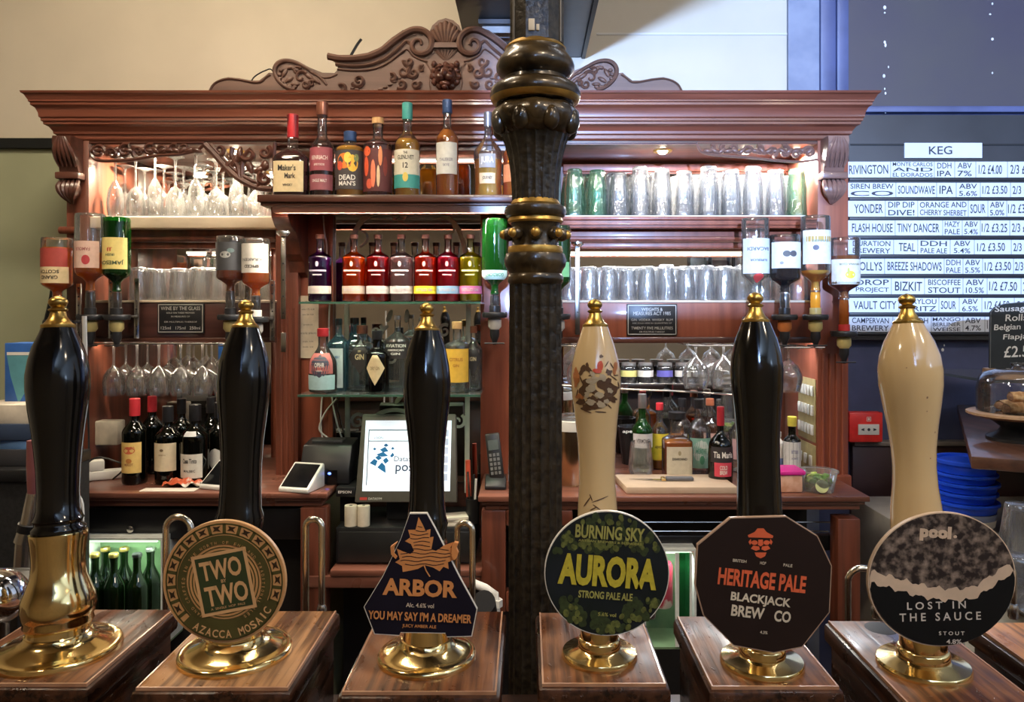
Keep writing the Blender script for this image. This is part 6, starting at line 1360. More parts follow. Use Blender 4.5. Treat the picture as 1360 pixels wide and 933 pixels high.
# glasses on the washer
for i, (x, Y_, me, s_, lb) in enumerate([(1350, 1.95, me_pint, .95, 'upturned tumbler on the washer near the frame edge'), (1330, 1.90, me_tumb, .9, 'short tumbler beside the foam-patterned clip')]):
    pass
t = thing('glass_tray', 'shallow tray of clean glasses beside the last pumps', 'tray', (xx(1370, 1.5), 1.5, 1.06))
ztr = zz(790, 1.5)
part('tray_base', MB().box((xx(1322, 1.5), 1.38, ztr - .012), (xx(1440, 1.5), 1.66, ztr)), STEEL, t, bevel=.003)
part('tray_leg', MB().box((xx(1335, 1.5), 1.40, 0), (xx(1425, 1.5), 1.64, ztr - .0121)), mat('white_tray_stand', (.42, .42, .38), .5), t, bevel=.003)
for i, (x, Y_, s_) in enumerate([(1349, 1.46, .80), (1392, 1.48, .8), (1354, 1.58, 1.0), (1398, 1.6, 1.0)]):
    o = link('tumbler', me_tumb if i < 2 else me_pint, None, (xx(x, Y_), Y_, ztr + .0004)); o.scale = (.9, .9, s_)
    o['label'] = ['short clean tumbler at the front corner of the tray', 'short clean tumbler next to the corner one on the tray', 'tall clean pint glass behind the corner tumbler', 'tall clean pint glass at the back of the tray'][i]; o['category'] = 'glass'; o['group'] = 'clean glasses on the tray'

# ================================================================ TILL BAY
SCR = bpy.data.materials.new('till_screen'); MATS['till_screen'] = mat('till_screen_glow', (.75, .82, .9), .3, emit=.55, ecol=(.72, .82, .92), noise=.02)
def tilted(name, cx, cy_, Y, w_, h, th, rx, rz=0): return None
Ys = 2.30
t = thing('till_monitor', 'grey point-of-sale touchscreen with a lit white page', 'till screen', P(541, 662, Ys + .06))
c = P(541, 608, Ys); M0 = Matrix.Translation(c) @ Matrix.Rotation(math.radians(-14), 4, 'X')
wd, hg = S(134, Ys), S(112, Ys) / math.cos(math.radians(14))
BZ = mat('till_bezel', (.085, .080, .065), .45, noise=.08)
case = part('casing', MB().prism([(-wd / 2 * .94, hg / 2), (wd / 2 * .94, hg / 2), (wd / 2, -hg / 2), (-wd / 2, -hg / 2)], 0, .035).xform(M0), BZ, t, bevel=.004)
part('base', MB().box((-.06, .02, -.2), (.06, .10, 0)).xform(Matrix.Translation(c)), BLACKP, t, bevel=.004) if False else part('stand', MB().box((c.x - .07, Ys + .03, zz(701, 2.25) + .0005), (c.x + .07, Ys + .10, c.z)), BLACKP, t, bevel=.004)
sw_, sh_ = wd * .86, hg * .80
scn = part('screen', MB().box((-sw_ / 2, -.0012, -sh_ / 2 + .006), (sw_ / 2, .001, sh_ / 2 + .006)).xform(M0), MATS['till_screen_glow'], t)
LN = mat('screen_line', (.10, .13, .18), .4, emit=.03); BL_ = mat('screen_blue', (.01, .14, .34), .4, emit=.12, ecol=(.02, .25, .55)); PB = mat('screen_pale_button', (.45, .50, .62), .4, emit=.28, ecol=(.55, .62, .8)); TXT_ = mat('screen_text', (.05, .08, .15), .4)
m = MB(); yv = -.0016
for (u0, u1, v0, v1) in [(-.46, .30, .355, .37), (-.46, .30, .20, .21), (-.46, -.45, -.42, .37), (.30, .312, -.46, .37)]:
    m.add([(u0 * sw_, yv, v0 * sh_ + .006), (u1 * sw_, yv, v0 * sh_ + .006), (u1 * sw_, yv, v1 * sh_ + .006), (u0 * sw_, yv, v1 * sh_ + .006)], [(0, 1, 2, 3)])
m.xform(M0); part('screen_rules', m, LN, scn, smooth=False)
m = MB()
for k in range(6):
    v = .30 - k * .125; m.add([(.335 * sw_, yv, v * sh_), (.47 * sw_, yv, v * sh_), (.47 * sw_, yv, (v + .095) * sh_), (.335 * sw_, yv, (v + .095) * sh_)], [(0, 1, 2, 3)])
m.xform(M0); part('screen_buttons', m, PB, scn, smooth=False)
m = MB()
for pts in [[(-.43, -.08), (-.38, -.02), (-.34, -.05), (-.36, -.12)], [(-.37, .0), (-.33, .03), (-.29, -.01), (-.33, -.04)], [(-.34, -.14), (-.29, -.07), (-.25, -.12), (-.24, -.22)], [(-.28, -.04), (-.24, .0), (-.21, -.05), (-.25, -.09)], [(-.36, .04), (-.28, .08), (-.22, .02), (-.30, .01)], [(-.32, .11), (-.26, .15), (-.22, .09), (-.28, .07)], [(-.28, .17), (-.25, .20), (-.22, .17), (-.25, .15)], [(-.19, .13), (-.17, .15), (-.15, .12), (-.18, .11)], [(-.40, .12), (-.38, .14), (-.36, .12), (-.38, .10)], [(-.20, .02), (-.17, .07), (-.15, .03), (-.18, 0)]]:
    poly(m, [(a * sw_, b * sh_) for a, b in pts], yv)
m.xform(M0); part('screen_logo', m, BL_, scn, smooth=False)
m = MB(); letters(m, 'Datasym', .00 * sw_, -.03 * sh_, .30 * sw_, .095 * sh_, yv); letters(m, 'pos', -.03 * sw_, -.17 * sh_, .20 * sw_, .13 * sh_, yv, bold=.01); letters(m, 'LOGIN', -.34 * sw_, .28 * sh_, .10 * sw_, .03 * sh_, yv)
m.xform(M0); part('lettering', m, TXT_, scn, smooth=False)
m = MB().box((-wd * .45, -.0008, -hg * .475), (-wd * .38, 0, -hg * .445)).xform(M0); part('badge', m, mat('badge_red', (.5, .05, .04), .4), case)
m = MB(); letters(m, 'DATASYM', -wd * .30, -hg * .46, wd * .13, hg * .024, -.0006); m.xform(M0); part('lettering', m, WHITEP, case, smooth=False)
# receipt printer
zdr0 = zz(701, 2.25)
Yp_ = 2.365; c = P(436, 620, Yp_)
t = thing('receipt_printer', 'black receipt printer with a small blue light', 'printer', (c.x, Yp_, ZT - .07))
part('housing', MB().prismx([(Yp_ - .06, ZT + .0008), (Yp_ - .06, ZT + .05), (Yp_ - .02, ZT + .115), (Yp_ + .07, ZT + .125), (Yp_ + .07, ZT + .0008)], xx(405, Yp_), xx(470, Yp_)), BLACKP, t, bevel=.006, ang=30)
part('paper_slot', MB().box((xx(414, Yp_), Yp_ - .0, ZT + .117), (xx(455, Yp_), Yp_ + .05, ZT + .126)), mat('slot_grey', (.05, .05, .05), .5), t, bevel=.002)
part('front_panel', MB().box((xx(434, Yp_ - .06), Yp_ - .064, ZT + .00), (xx(448, Yp_ - .06), Yp_ - .0601, ZT + .045)), mat('panel_black', (.004, .004, .005), .2), t)
part('power_light', MB().ball((xx(438, Yp_ - .06), Yp_ - .063, zz(629, Yp_ - .06)), (.006, .003, .004), 10, 6), mat('blue_led', (.05, .1, .9), .4, emit=5, ecol=(.08, .15, 1)), t)
ps = thing('printer_stand', 'black stand carrying the receipt printer over the till bay', 'stand', (-.54, Yp_, zdr0 + .0005))
part('shelf_plate', MB().box((-.578, Yp_ - .09, ZT - .030), (xx(476, Yp_ - .05), Yp_ + .08, ZT - .0005)), BLACKP, ps, bevel=.003)
m = MB(); letters(m, 'EPSON', xx(458, Yp_ - .09), ZT - .015, .04, .008, Yp_ - .0905, bold=.03); part('lettering', m, WHITEP, ps, smooth=False)
part('leg', MB().box((-.575, Yp_ - .05, zdr0 + .0005), (xx(470, Yp_), Yp_ + .07, ZT - .0301)), BLACKP, ps)
# cash drawer with rolls
t = thing('cash_drawer', 'black steel cash drawer under the till screen', 'cash drawer', (xx(535, 2.26), 2.3, zt + .0005))
zdr = zz(701, 2.25)
part('casing', MB().box((xx(446, 2.25), 2.25, zt + .0008), (xx(630, 2.25), YC + .02, zdr)), BLACKP, t, bevel=.004)
part('drawer_front', MB().box((xx(450, 2.25), 2.243, zt + .008), (xx(626, 2.25), 2.2499, zdr - .012)), mat('drawer_black', (.018, .018, .018), .3), t, bevel=.002)
part('lock', MB().lathe([(0, .003), (.006, .003), (.007, 0)], 16).xform(Matrix.Translation((xx(540, 2.25), 2.2428, zdr - .05)) @ Matrix.Rotation(PI / 2, 4, 'X')), STEEL, t)
for x, lb in ((466, 'cream till roll standing on the cash drawer beside the printer'), (483, 'cream till roll standing next to the first on the cash drawer')):
    cc = (xx(x, 2.27), 2.27, zdr + .0005); t = thing('till_roll', lb, 'paper roll', cc, 'till rolls on the cash drawer')
    part('paper', MB().lathe([(.006, 0), (.0185, 0), (.0187, .001), (.0187, .060), (.0185, .061), (.006, .061), (.006, 0)], 30, cc, close=False), mat('roll_cream', (.70, .62, .48), .75), t)
    part('core', MB().lathe([(.0058, .001), (.0058, .060)], 16, cc, close=False), DARKM, t)
for i, (dx, dz, a) in enumerate([(0, 0, .1), (.004, .009, -.2), (-.002, .018, .25)]):
    M_ = Matrix.Translation((xx(606, 2.27) + dx, 2.29, zdr + .0005 + dz)) @ Matrix.Rotation(a, 4, 'Z')
    solo('receipt_pad', MB().box((-.033, -.03, 0), (.033, .03, .0085)).xform(M_), PAPER, 'pale receipt pad, %s from the bottom on the cash drawer' % ORD[i], 'notepad', 'receipt pads on the cash drawer', loc=(xx(606, 2.27), 2.29, zdr + .0005), bevel=.001)
# cleaning sprays, pens etc beside the till
t = thing('pen_holder', 'black pot of pens and scanner beside the till screen', 'pen pot', (xx(628, 2.30), 2.30, zdr + .0005))
part('pot', MB().lathe([(.018, 0), (.022, .075), (.020, .075), (.017, .003), (0, .003)], 20, (xx(628, 2.30), 2.30, zdr + .0005), close=False), BLACKP, t)
for dx, dy, h_, mm in ((-.012, 0, .15, STEEL), (.002, .004, .14, BLACKP), (.008, -.004, .13, WHITEP)):
    b_ = Vector((xx(628, 2.30) + dx * .5, 2.30 + dy, zdr + .006)); part('pen', MB().tube([b_, b_ + Vector((dx * .8, dy, h_))], .0035, 8), mm, t)
part('marker', MB().tube([Vector((xx(622, 2.3), 2.335, zdr + .006)), Vector((xx(620, 2.3), 2.335, zz(612, 2.33)))], .008, 10), mat('marker_orange', (.65, .10, .05), .4), t)
# cordless phone
Yf_ = 2.27; q = P(660, 655, Yf_)
t = thing('cordless_phone', 'black cordless telephone upright in its cradle', 'telephone', (q.x, Yf_, ZT + .0005))
part('cradle', MB().prismx([(Yf_ - .035, ZT + .0005), (Yf_ - .035, ZT + .012), (Yf_ - .005, ZT + .035), (Yf_ + .03, ZT + .035), (Yf_ + .04, ZT + .0005)], q.x - .035, q.x + .028), BLACKP, t, bevel=.004)
Mp = Matrix.Translation((q.x + .002, Yf_, ZT + .018)) @ Matrix.Rotation(math.radians(-8), 4, 'X') @ Matrix.Rotation(math.radians(-7), 4, 'Y')
hs = part('handset', MB().box((-.022, -.012, 0), (.022, .012, .145)).xform(Mp), mat('phone_dark', (.02, .02, .02), .35), t, bevel=.005)
part('display', MB().box((-.015, -.0135, .095), (.015, -.0121, .125)).xform(Mp), mat('phone_display', (.10, .12, .12), .2), hs)
for r in range(5):
    for c_i in range(3): part('key', MB().box((-.016 + c_i * .0115, -.0138, .022 + r * .0135), (-.0085 + c_i * .0115, -.0121, .031 + r * .0135)).xform(Mp), mat('phone_key', (.16, .16, .155), .5), hs)
# card readers
def reader(x, y, w_, Y, label, rz=0.0):
    c = P(x, y, Y); t = thing('card_reader', label, 'card reader', (c.x, Y, ZT + .0005), 'white card readers on the back counter')
    M_ = Matrix.Translation((c.x, Y, ZT + .0005)) @ Matrix.Rotation(rz, 4, 'Z'); hw = S(w_, Y) / 2
    part('body', MB().prismx([(-.045, 0), (-.045, .012), (.045, .072), (.052, .068), (.052, 0)], -hw, hw).xform(M_), WHITEP, t, bevel=.005, ang=30)
    d = Vector((0, .090, .060)).normalized(); nrm = Vector((0, -.060, .090)).normalized(); o_ = Vector((0, -.045, .012)) + nrm * .0008
    vs = [M_ @ (o_ + Vector((sx * hw * .86, 0, 0)) + d * u) for sx, u in ((-1, .006), (1, .006), (1, .100), (-1, .100))]
    part('display', MB().add(vs, [(0, 1, 2, 3)]), mat('reader_black', (.006, .006, .007), .12), t, smooth=False)
reader(400, 657, 44, 2.245, 'white card reader with black screen at the counter corner', -.25)
reader(292, 655, 34, 2.28, 'white card reader half hidden by the second black pump', -.3)
# handwritten receipt taped to the panel
m = MB().pbox(395, 393, 423, 476, YC - .004, .002); rc = thing('receipt_slip', 'long cream paper slip taped to the red panel', 'paper slip', P(409, 476, YC - .004))
part('paper', m, mat('slip_cream', (.62, .52, .38), .8), rc)
m = MB()
for k, (tx, y, w_, h) in enumerate([('MENU', 402, 14, 3), ('wine 175  6.50', 411, 17, 2.5), ('wine 250  8.00', 418, 15, 2), ('prosecco', 432, 12, 2), ('HOUSE SPIRITS', 443, 22, 2.4), ('single  4.00', 454, 14, 2), ('double  6.50', 461, 14, 2)]):
    a = P(409, y, YC - .0045); letters(m, tx, a.x, a.z, S(w_, YC), S(h, YC), YC - .0045)
part('lettering', m, MARK, rc, smooth=False)
def cable(pts, label, r=.0028, m_=None, cat='cable'):
    p0 = pts[0]; solo('cable', MB().tube(cr(pts, 6), r, 6), m_ or WHITEP, label, cat, loc=tuple(p0))
cable([P(429, 280, YC - .006), P(431, 310, YC - .006), P(434, 330, YC - .007), P(433, 385, YC - .01)], 'white cable running down the red panel behind the violet gin')
cable([P(438, 405, YC - .012), P(437, 440, YC - .012), P(440, 520, YC - .012), P(447, 560, YC - .012), P(455, 585, YC - .012)], 'white cable hanging behind the dry gin bottles')
cable([P(428, 525, YC - .01), P(426, 560, YC - .01), P(430, 590, YC - .012), P(440, 600, YC - .02)], 'white cable looping down to the receipt printer')
cable([P(447, 530, YC - .014), P(432, 548, YC - .014), P(424, 570, YC - .014), P(436, 582, YC - .014)], 'white cable crossing over above the receipt printer')
BLC = mat('black_cable_sheath', (.006, .006, .007), .4)
cable([P(52, 460, 2.792), P(62, 420, 2.792), P(68, 392, 2.792), P(74, 350, 2.792)], 'black cable slanting up the sage wall', .006, BLC)
cable([P(372, 120, 2.44), P(362, 94, 2.44), P(352, 94, 2.44), P(338, 102, 2.44), P(332, 112, 2.44)], 'thin black wire looping behind the crest scroll', .0022, BLC)
cable([P(466, 74, 2.46), P(474, 60, 2.46), P(480, 52, 2.46)], 'short dark rod sticking up behind the crest', .0045, BLC, 'rod')
# bracket rails on the inner posts
def rail(x, y0, y1, Y, label, cap=True):
    t = thing('optic_rail', label, 'bracket', P(x, y1, Y), 'steel optic rails on the inner posts')
    part('strip', MB().pbox(x - 3.2, y0 + 6, x + 3.2, y1, Y, .004), STEEL, t, bevel=.0008)
    if cap: part('top_clip', MB().lathe([(0, -.004), (.012, -.004), (.020, .004), (.020, .010), (.008, .012), (0, .014)], 20, tuple(P(x, y0 + 4, Y))), STEEL, t)
    m = MB()
    for k in range(int((y1 - y0 - 20) // 22)):
        q = P(x, y1 - 8 - 22 * k, Y - .0006); m = MB().lathe([(0, 0), (.0022, 0), (.0022, .001)], 10).xform(Matrix.Translation(q) @ Matrix.Rotation(PI / 2, 4, 'X')); part('screw_hole', m, DARKM, t)
rail(376, 308, 424, 2.25, 'upper steel optic rail on the post beside the till bay'); rail(376, 436, 468, 2.25, 'short lower steel rail under the first on the same post', False)
rail(767, 322, 445, YF - .02, 'steel optic rail in front of the tumblers by the iron column')

# ================================================================ LEFT END CLUTTER
m = thing('socket_box', 'beige power supply box fixed inside the wine corner', 'power box', P(130, 593, 2.44))
part('housing', MB().pbox(124, 560, 156, 592, 2.455, .05), mat('aged_beige', (.52, .46, .36), .5), m, bevel=.005)
Yq = 2.36
def onctr(x, Y): return Vector((xx(x, Y), Y, ZT + .0005))
t = thing('plug_strip', 'white plug strip lying at an angle by the wine bottles', 'extension lead', onctr(132, 2.38))
part('strip_body', MB().box((-.085, -.022, 0), (.085, .022, .028)).xform(Matrix.Translation(onctr(134, 2.38)) @ Matrix.Rotation(.45, 4, 'Z')), WHITEP, t, bevel=.005)
part('plug', MB().box((-.022, -.018, .0285), (.022, .018, .062)).xform(Matrix.Translation(onctr(128, 2.375)) @ Matrix.Rotation(.6, 4, 'Z')), WHITEP, t, bevel=.006)
cable([onctr(150, 2.36) + Vector((0, 0, .004)), onctr(165, 2.34) + Vector((0, 0, .05)), onctr(130, 2.32) + Vector((0, 0, .08)), onctr(112, 2.30) + Vector((0, 0, .05)), onctr(118, 2.3) + Vector((0, 0, .004))], 'black cable tangled over the white plug strip', .0028, BLC)
cable([P(113, 440, 2.40), P(116, 520, 2.40), P(118, 590, 2.40), P(117, 640, 2.36)], 'black cable dropping behind the first pump', .003, BLC)
cable([P(112, 420, 1.2), P(113, 540, 1.2), P(104, 600, 1.2), P(101, 650, 1.2), P(108, 700, 1.2), Vector((-.72, 1.15, .9)), Vector((-.70, 1.0, .5)), Vector((-.70, .9, .003))], 'pale hose curving beside the plain black pump', .0035, WHITEP)
t = thing('snack_packet', 'crumpled orange and white packet on the back counter', 'packet', onctr(245, 2.27))
def fn(i, j):
    u, v = 2 * i - 1, 2 * j - 1
    return onctr(245, 2.28) + Vector((u * .055, v * .028, .012 * (1 - u * u) * (1 - v * v) + .012 + .005 * math.sin(9 * u + 4 * v) + .004 * math.sin(13 * v - 5 * u)))
part('wrapper', MB().grid(fn, 14, 8), mat('packet_orange', (.62, .12, .05), .35, col2=(.75, .68, .6), nscale=28, contrast=(.52, .60)), t)
t = thing('paper_menu', 'flat printed card lying on the back counter', 'card', onctr(230, 2.24)); part('card', MB().box((-.08, -.02, 0), (.08, .02, .002)).xform(Matrix.Translation(onctr(225, 2.235))), PAPER, t)
# stack at the far end by the sage wall
Ye = 1.92; ze = zz(620, Ye)
t = thing('end_counter', 'black-topped end counter beside the sage wall', 'counter', (xx(30, Ye), Ye, 0)); part('top', MB().box((-2.6, 1.88, ze - .03), (xx(48, 1.92), 2.165, ze)), BLACKP, t, bevel=.004); part('carcass', MB().box((-2.58, 1.89, 0), (xx(46, 1.92), 2.16, ze - .0301)), mat('rough_black', (.010, .010, .011), .8, noise=.4, nscale=120), t)
def slab(x0, x1, y0, y1, Y, d, col, name, label, cat, rz=0, rough=.5):
    a, b = P(x0, y1, Y), P(x1, y0, Y); c = Vector(((a.x + b.x) / 2, Y + d / 2, a.z)); return solo(name, MB().box((-(b.x - a.x) / 2, -d / 2, 0), ((b.x - a.x) / 2, d / 2, b.z - a.z)).xform(Matrix.Translation(c) @ Matrix.Rotation(rz, 4, 'Z')), mat('slab_' + name, col, rough), label, cat, loc=tuple(c), bevel=.002)
slab(-30, 46, 598, 619.7, 1.92, .22, (.035, .035, .04), 'document_box', 'dark document box at the bottom of the pile by the sage wall', 'box', .05)
slab(-25, 44, 586, 597.5, 1.93, .20, (.12, .25, .50), 'blue_folder', 'pale blue folder on the dark document box', 'folder', -.08)
slab(-30, 45, 564, 585.5, 1.92, .20, (.03, .05, .10), 'ring_binder', 'navy ring binder on the pale blue folder', 'binder', .06)
slab(-35, 44, 538, 563.5, 1.93, .20, (.62, .55, .45), 'paper_ream', 'thick cream ream of paper on top of the binder', 'paper', -.04, .8)
t = thing('blue_carton', 'tall blue carton with a turquoise shape, on the paper ream', 'carton', P(26, 537.5, 2.03))
part('carton_body', MB().pbox(6, 456, 50, 537.5, 2.0, .07), mat('carton_blue', (.03, .12, .42), .45), t, bevel=.002)
m = MB(); poly(m, [(P(a, b, 1.9995).x, P(a, b, 1.9995).z) for a, b in [(9, 472), (48, 472), (46, 500), (26, 534), (24, 534), (14, 500)]], 1.9995); part('turquoise_print', m, mat('turquoise_print', (.10, .30, .36), .5), t, smooth=False)
m = MB(); poly(m, [(P(a, b, 1.999).x, P(a, b, 1.999).z) for a, b in [(9, 468), (50, 468), (50, 472), (9, 472)]], 1.999); part('white_band', m, WHITEP, t, smooth=False)
# soda gun and holster beside the first pump
Yg_ = 1.05
t = thing('drinks_gun', 'chrome and pink soda gun standing behind the plain black pump', 'soda gun', P(47, 760, Yg_))
part('chrome_neck', MB().tube([P(33, 720, Yg_), P(40, 690, Yg_), P(44, 655, Yg_)], [.014, .011, .008], 14), STEEL, t)
part('collar', MB().tube([P(38, 706, Yg_), P(40, 696, Yg_)], .015, 14), BLACKP, t)
part('handle', MB().tube([P(44, 656, Yg_), P(46, 620, Yg_), P(44, 585, Yg_)], [.007, .010, .008], 12), mat('pink_rubber', (.30, .10, .10), .4), t)
part('stalk', MB().tube([P(33, 720, Yg_), P(30, 760, Yg_), (P(30, 0, Yg_).x, Yg_, .9)], .012, 12), STEEL, t)
t = thing('drip_ledge', 'dark angled ledge beside the plain black pump', 'ledge', (xx(-10, .9), .9, 1.04))
part('ledge_board', MB().prismx([(.87, 1.0405), (.87, 1.165), (.91, 1.185), (.93, 1.180), (.93, 1.0405)], xx(-60, .9), xx(46, .9)), mat('ledge_black', (.012, .011, .011), .35), t, bevel=.003)
part('ledge_trim', MB().prismx([(.825, 1.1562), (.80, 1.150), (.80, 1.153), (1.02, 1.1905), (1.02, 1.1855)], xx(-60, .9), xx(46, .9)), mat('ledge_olive', (.17, .15, .10), .4), t) if False else None
Yc_ = .80; q = P(-2, 793, Yc_)
t = thing('chrome_tap_ball', 'round chrome tap body at the frame edge beside the first pump', 'tap', (q.x, Yc_, 1.0405))
part('ball', MB().ball(q, (.029, .029, .029), 28, 20), mat('chrome', (.75, .75, .77), .06, 1.0, noise=.02), t)
part('stem', MB().tube([(q.x, Yc_, 1.0405), (q.x, Yc_, q.z - .025)], .010, 14), STEEL, t)

# ================================================================ UNDER-COUNTER FRIDGES
FRG = mat('fridge_green_wall', (.14, .22, .12), .5, noise=.1); FW = mat('fridge_white_edge', (.6, .62, .58), .4)
def fridge(x0, x1, y0, y1, Y, label, lit=1.0, col=(.75, 1, .72)):
    a, b = P(x0, y1, Y), P(x1, y0, Y); t = thing('bottle_fridge', label, 'fridge', ((a.x + b.x) / 2, Y, a.z))
    d = .13; e = .006
    part('back_panel', MB().box((a.x, Y + d, a.z), (b.x, Y + d + e, b.z)), FRG, t); part('floor_panel', MB().box((a.x, Y, a.z - e), (b.x, Y + d, a.z)), FRG, t)
    part('top_panel', MB().box((a.x, Y, b.z), (b.x, Y + d, b.z + e)), FW, t)
    for u in (a.x, b.x): part('side_panel', MB().box((u - e, Y, a.z), (u, Y + d, b.z)), FW, t)
    part('strip_lamp', MB().box((a.x + .02, Y + .006, b.z - .008), (b.x - .02, Y + .014, b.z - .002)), mat('fridge_lamp', (.8, 1, .8), .5, emit=.9, ecol=col), t)
    area('fridge_light', ((a.x + b.x) / 2, Y + .03, b.z - .015), ((a.x + b.x) / 2, Y + .08, a.z), b.x - a.x - .04, .02, lit, col)
    return a, b, t
a, b, FR1 = fridge(100, 216, 718, 860, 2.20, 'green-lit bottle fridge under the back counter behind the first pumps', .8)
bw = dict(s0=.52, s1=.80, rn=.34)
BGL = glass('beer_bottle_glass', (.05, .12, .04), haze=0, refl=2.2, body=.35, bcol=(.01, .03, .008))
bp = MB().lathe(prof_bottle(.20, .030, .50, .80, .36), 20).mesh('beer_bottle_body', BGL); cp = MB().lathe([(.0135, .197), (.0140, .198), (.0140, .205), (.0125, .208), (0, .208)], 16)
for i, (x, Y_, capm_) in enumerate([(126, 2.235, GLC), (151, 2.235, GLC), (182, 2.235, BLKC), (200, 2.292, SILC), (140, 2.292, GLC), (165, 2.292, GLC), (197, 2.232 + .0, SILC)]):
    if i == 6: continue
    t = thing('beer_bottle', 'green beer bottle in the lit fridge, %s counted along both rows' % ORD[i], 'bottle', (xx(x, Y_), Y_, a.z + .0005), 'green beer bottles in the lit fridge')
    h_ = 1.0; o = link('glass_body', bp, t); 
    part('cap', MB().lathe([(.0135, .197), (.0140, .198), (.0140, .205), (.0125, .208), (0, .208)], 16), capm_, t, world=False)
    t.location.z = P(0, 735 if Y_ < 2.26 else 732, Y_).z - .208
part_ = MB().box((a.x + .002, 2.205, P(0, 735, 2.235).z - .2155), (b.x - .008, 2.325, P(0, 735, 2.235).z - .2090)) 
solo('fridge_shelf', part_, FW, 'pale shelf carrying the green beer bottles in the fridge', 'shelf')
for o in [o for o in scene.objects if o.name.startswith('beer_bottle') and o.type == 'EMPTY']: o.location.z = P(0, 735, 2.235).z - .2085
a, b, FR2 = fridge(858, 925, 733, 860, 2.19, 'slim lit fridge under the counter between the hop clip and octagonal clip', .3, (.9, 1, .92))
solo('drinks_can', MB().lathe([(.026, 0), (.030, .006), (.030, .12), (.026, .13), (0, .13)], 28, (xx(880, 2.25), 2.25, P(0, 805, 2.25).z)), mat('can_crimson', (.40, .03, .06), .35, col2=(.6, .5, .45), nscale=14, contrast=(.55, .6)), 'crimson and white can inside the slim fridge', 'can', loc=(xx(880, 2.25), 2.25, P(0, 805, 2.25).z))
part_ = MB().pbox(898, 735, 904, 860, 2.185, .004); part_.pbox(914, 735, 917, 860, 2.185, .004)
t = FR2; part('edge_seal', MB().pbox(897, 735, 902, 860, 2.183, .004), FW, t); part('edge_seal', MB().pbox(916, 735, 919, 860, 2.183, .004), FW, t)
part('pane', MB().pbox(902.2, 735, 915.8, 860, 2.184, .003), glass('fridge_pane', (.15, .45, .25), haze=0, body=.25, bcol=(.04, .18, .08)), t)
m = MB(); 
# pipework and fittings under the counters
for x0, x1, y, nm in ((744, 1112, 694, 'upper'), (744, 1100, 706, 'lower')):
    solo('chrome_rail', MB().tube([P(x0, y, 2.30), P(x1, y, 2.30)], .0028, 8), STEEL, 'thin chrome rail under the red counter, %s of two' % nm, 'rail', 'thin chrome rails under the counter')
solo('lock_boss', MB().lathe([(.010, 0), (.010, .006), (.006, .008), (0, .008)], 16).xform(Matrix.Translation(P(174, 703, 2.24)) @ Matrix.Rotation(PI / 2, 4, 'X')), STEEL, 'round steel lock on the dark fridge front', 'lock', loc=tuple(P(174, 703, 2.24)))
t = FR1
part('fascia', MB().pbox(96, 676, 400, 717, 2.248, .03), mat('fridge_black', (.012, .011, .012), .3), t, bevel=.003)
t = FR2
part('fascia', MB().pbox(744, 712, 1112, 732, 2.248, .03), MATS['fridge_black'], t, bevel=.003)
t = thing('pipe_fitting', 'pale plastic pipe fitting in the gap beside the iron column', 'pipe fitting', P(658, 800, 2.1))
part('elbow', MB().tube([P(628, 775, 2.1), P(645, 782, 2.1), P(657, 790, 2.1), P(659, 815, 2.1), (P(659, 815, 2.1).x, 2.1, .0)], .012, 12), WHITEP, t); part('nut', MB().lathe([(.018, 0), (.018, .02)], 6, tuple(P(659, 806, 2.1))), WHITEP, t)
t = thing('waste_hose', 'dark hose mouth behind the navy clip pump box', 'hose', P(642, 800, 1.6)); part('hose', MB().tube([P(643, 800, 1.6), P(645, 802, 1.75), P(650, 830, 1.9), (P(650, 830, 1.9).x, 2.0, .0)], .024, 16), DARKM, t)

# ================================================================ RIGHT BACK COUNTER ITEMS
t = thing('chopping_board', 'pale wooden chopping board on the red counter', 'chopping board', onctr(897, 2.24))
cb_ = [P(815, 637, 0.1)]
Mb = MB().prismz([(xx(832, 2.19), 2.19), (xx(980, 2.19), 2.19), (xx(956, 2.36), 2.36), (xx(816, 2.36), 2.36)], ZT + .0005, ZT + .020)
part('board', Mb, mat('board_beech', (.50, .38, .27), .6, noise=.06, nscale=20), t, bevel=.002)
t = thing('kitchen_knife', 'knife with a grey handle lying on the chopping board', 'knife', (xx(885, 2.27), 2.27, ZT + .0205))
part('blade', MB().prismz([(xx(836, 2.28), 2.283), (xx(878, 2.27), 2.262), (xx(878, 2.27), 2.284)], ZT + .0215, ZT + .0232), STEEL, t, smooth=False)
part('bolster', MB().box((xx(878, 2.27), 2.264, ZT + .0205), (xx(884, 2.27), 2.284, ZT + .0300)), BRASS, t, bevel=.002)
part('handle', MB().box((xx(884, 2.27), 2.262, ZT + .0205), (xx(922, 2.26), 2.284, ZT + .0320)), mat('knife_handle', (.10, .10, .11), .4), t, bevel=.004)
# ice bucket with white rim
Yi = 2.33; ci = onctr(760, Yi)
t = thing('ice_bucket', 'copper-toned steel ice bucket with a white rim beside the column', 'ice bucket', ci)
part('bucket', MB().lathe([(.050, 0), (.052, .004), (.054, .17), (.051, .17), (.049, .006), (0, .006)], 40, ci, close=False), mat('copper_steel', (.62, .46, .28), .22, 1.0, noise=.1), t)
part('rim', MB().lathe([(.055, .165), (.056, .172), (.056, .195), (.052, .198), (.050, .19)], 40, ci, close=False), WHITEP, t)
part('lid', MB().lathe([(.053, .199), (.053, .205), (.040, .212), (.012, .216), (0, .216)], 40, ci), CLEAR, t)
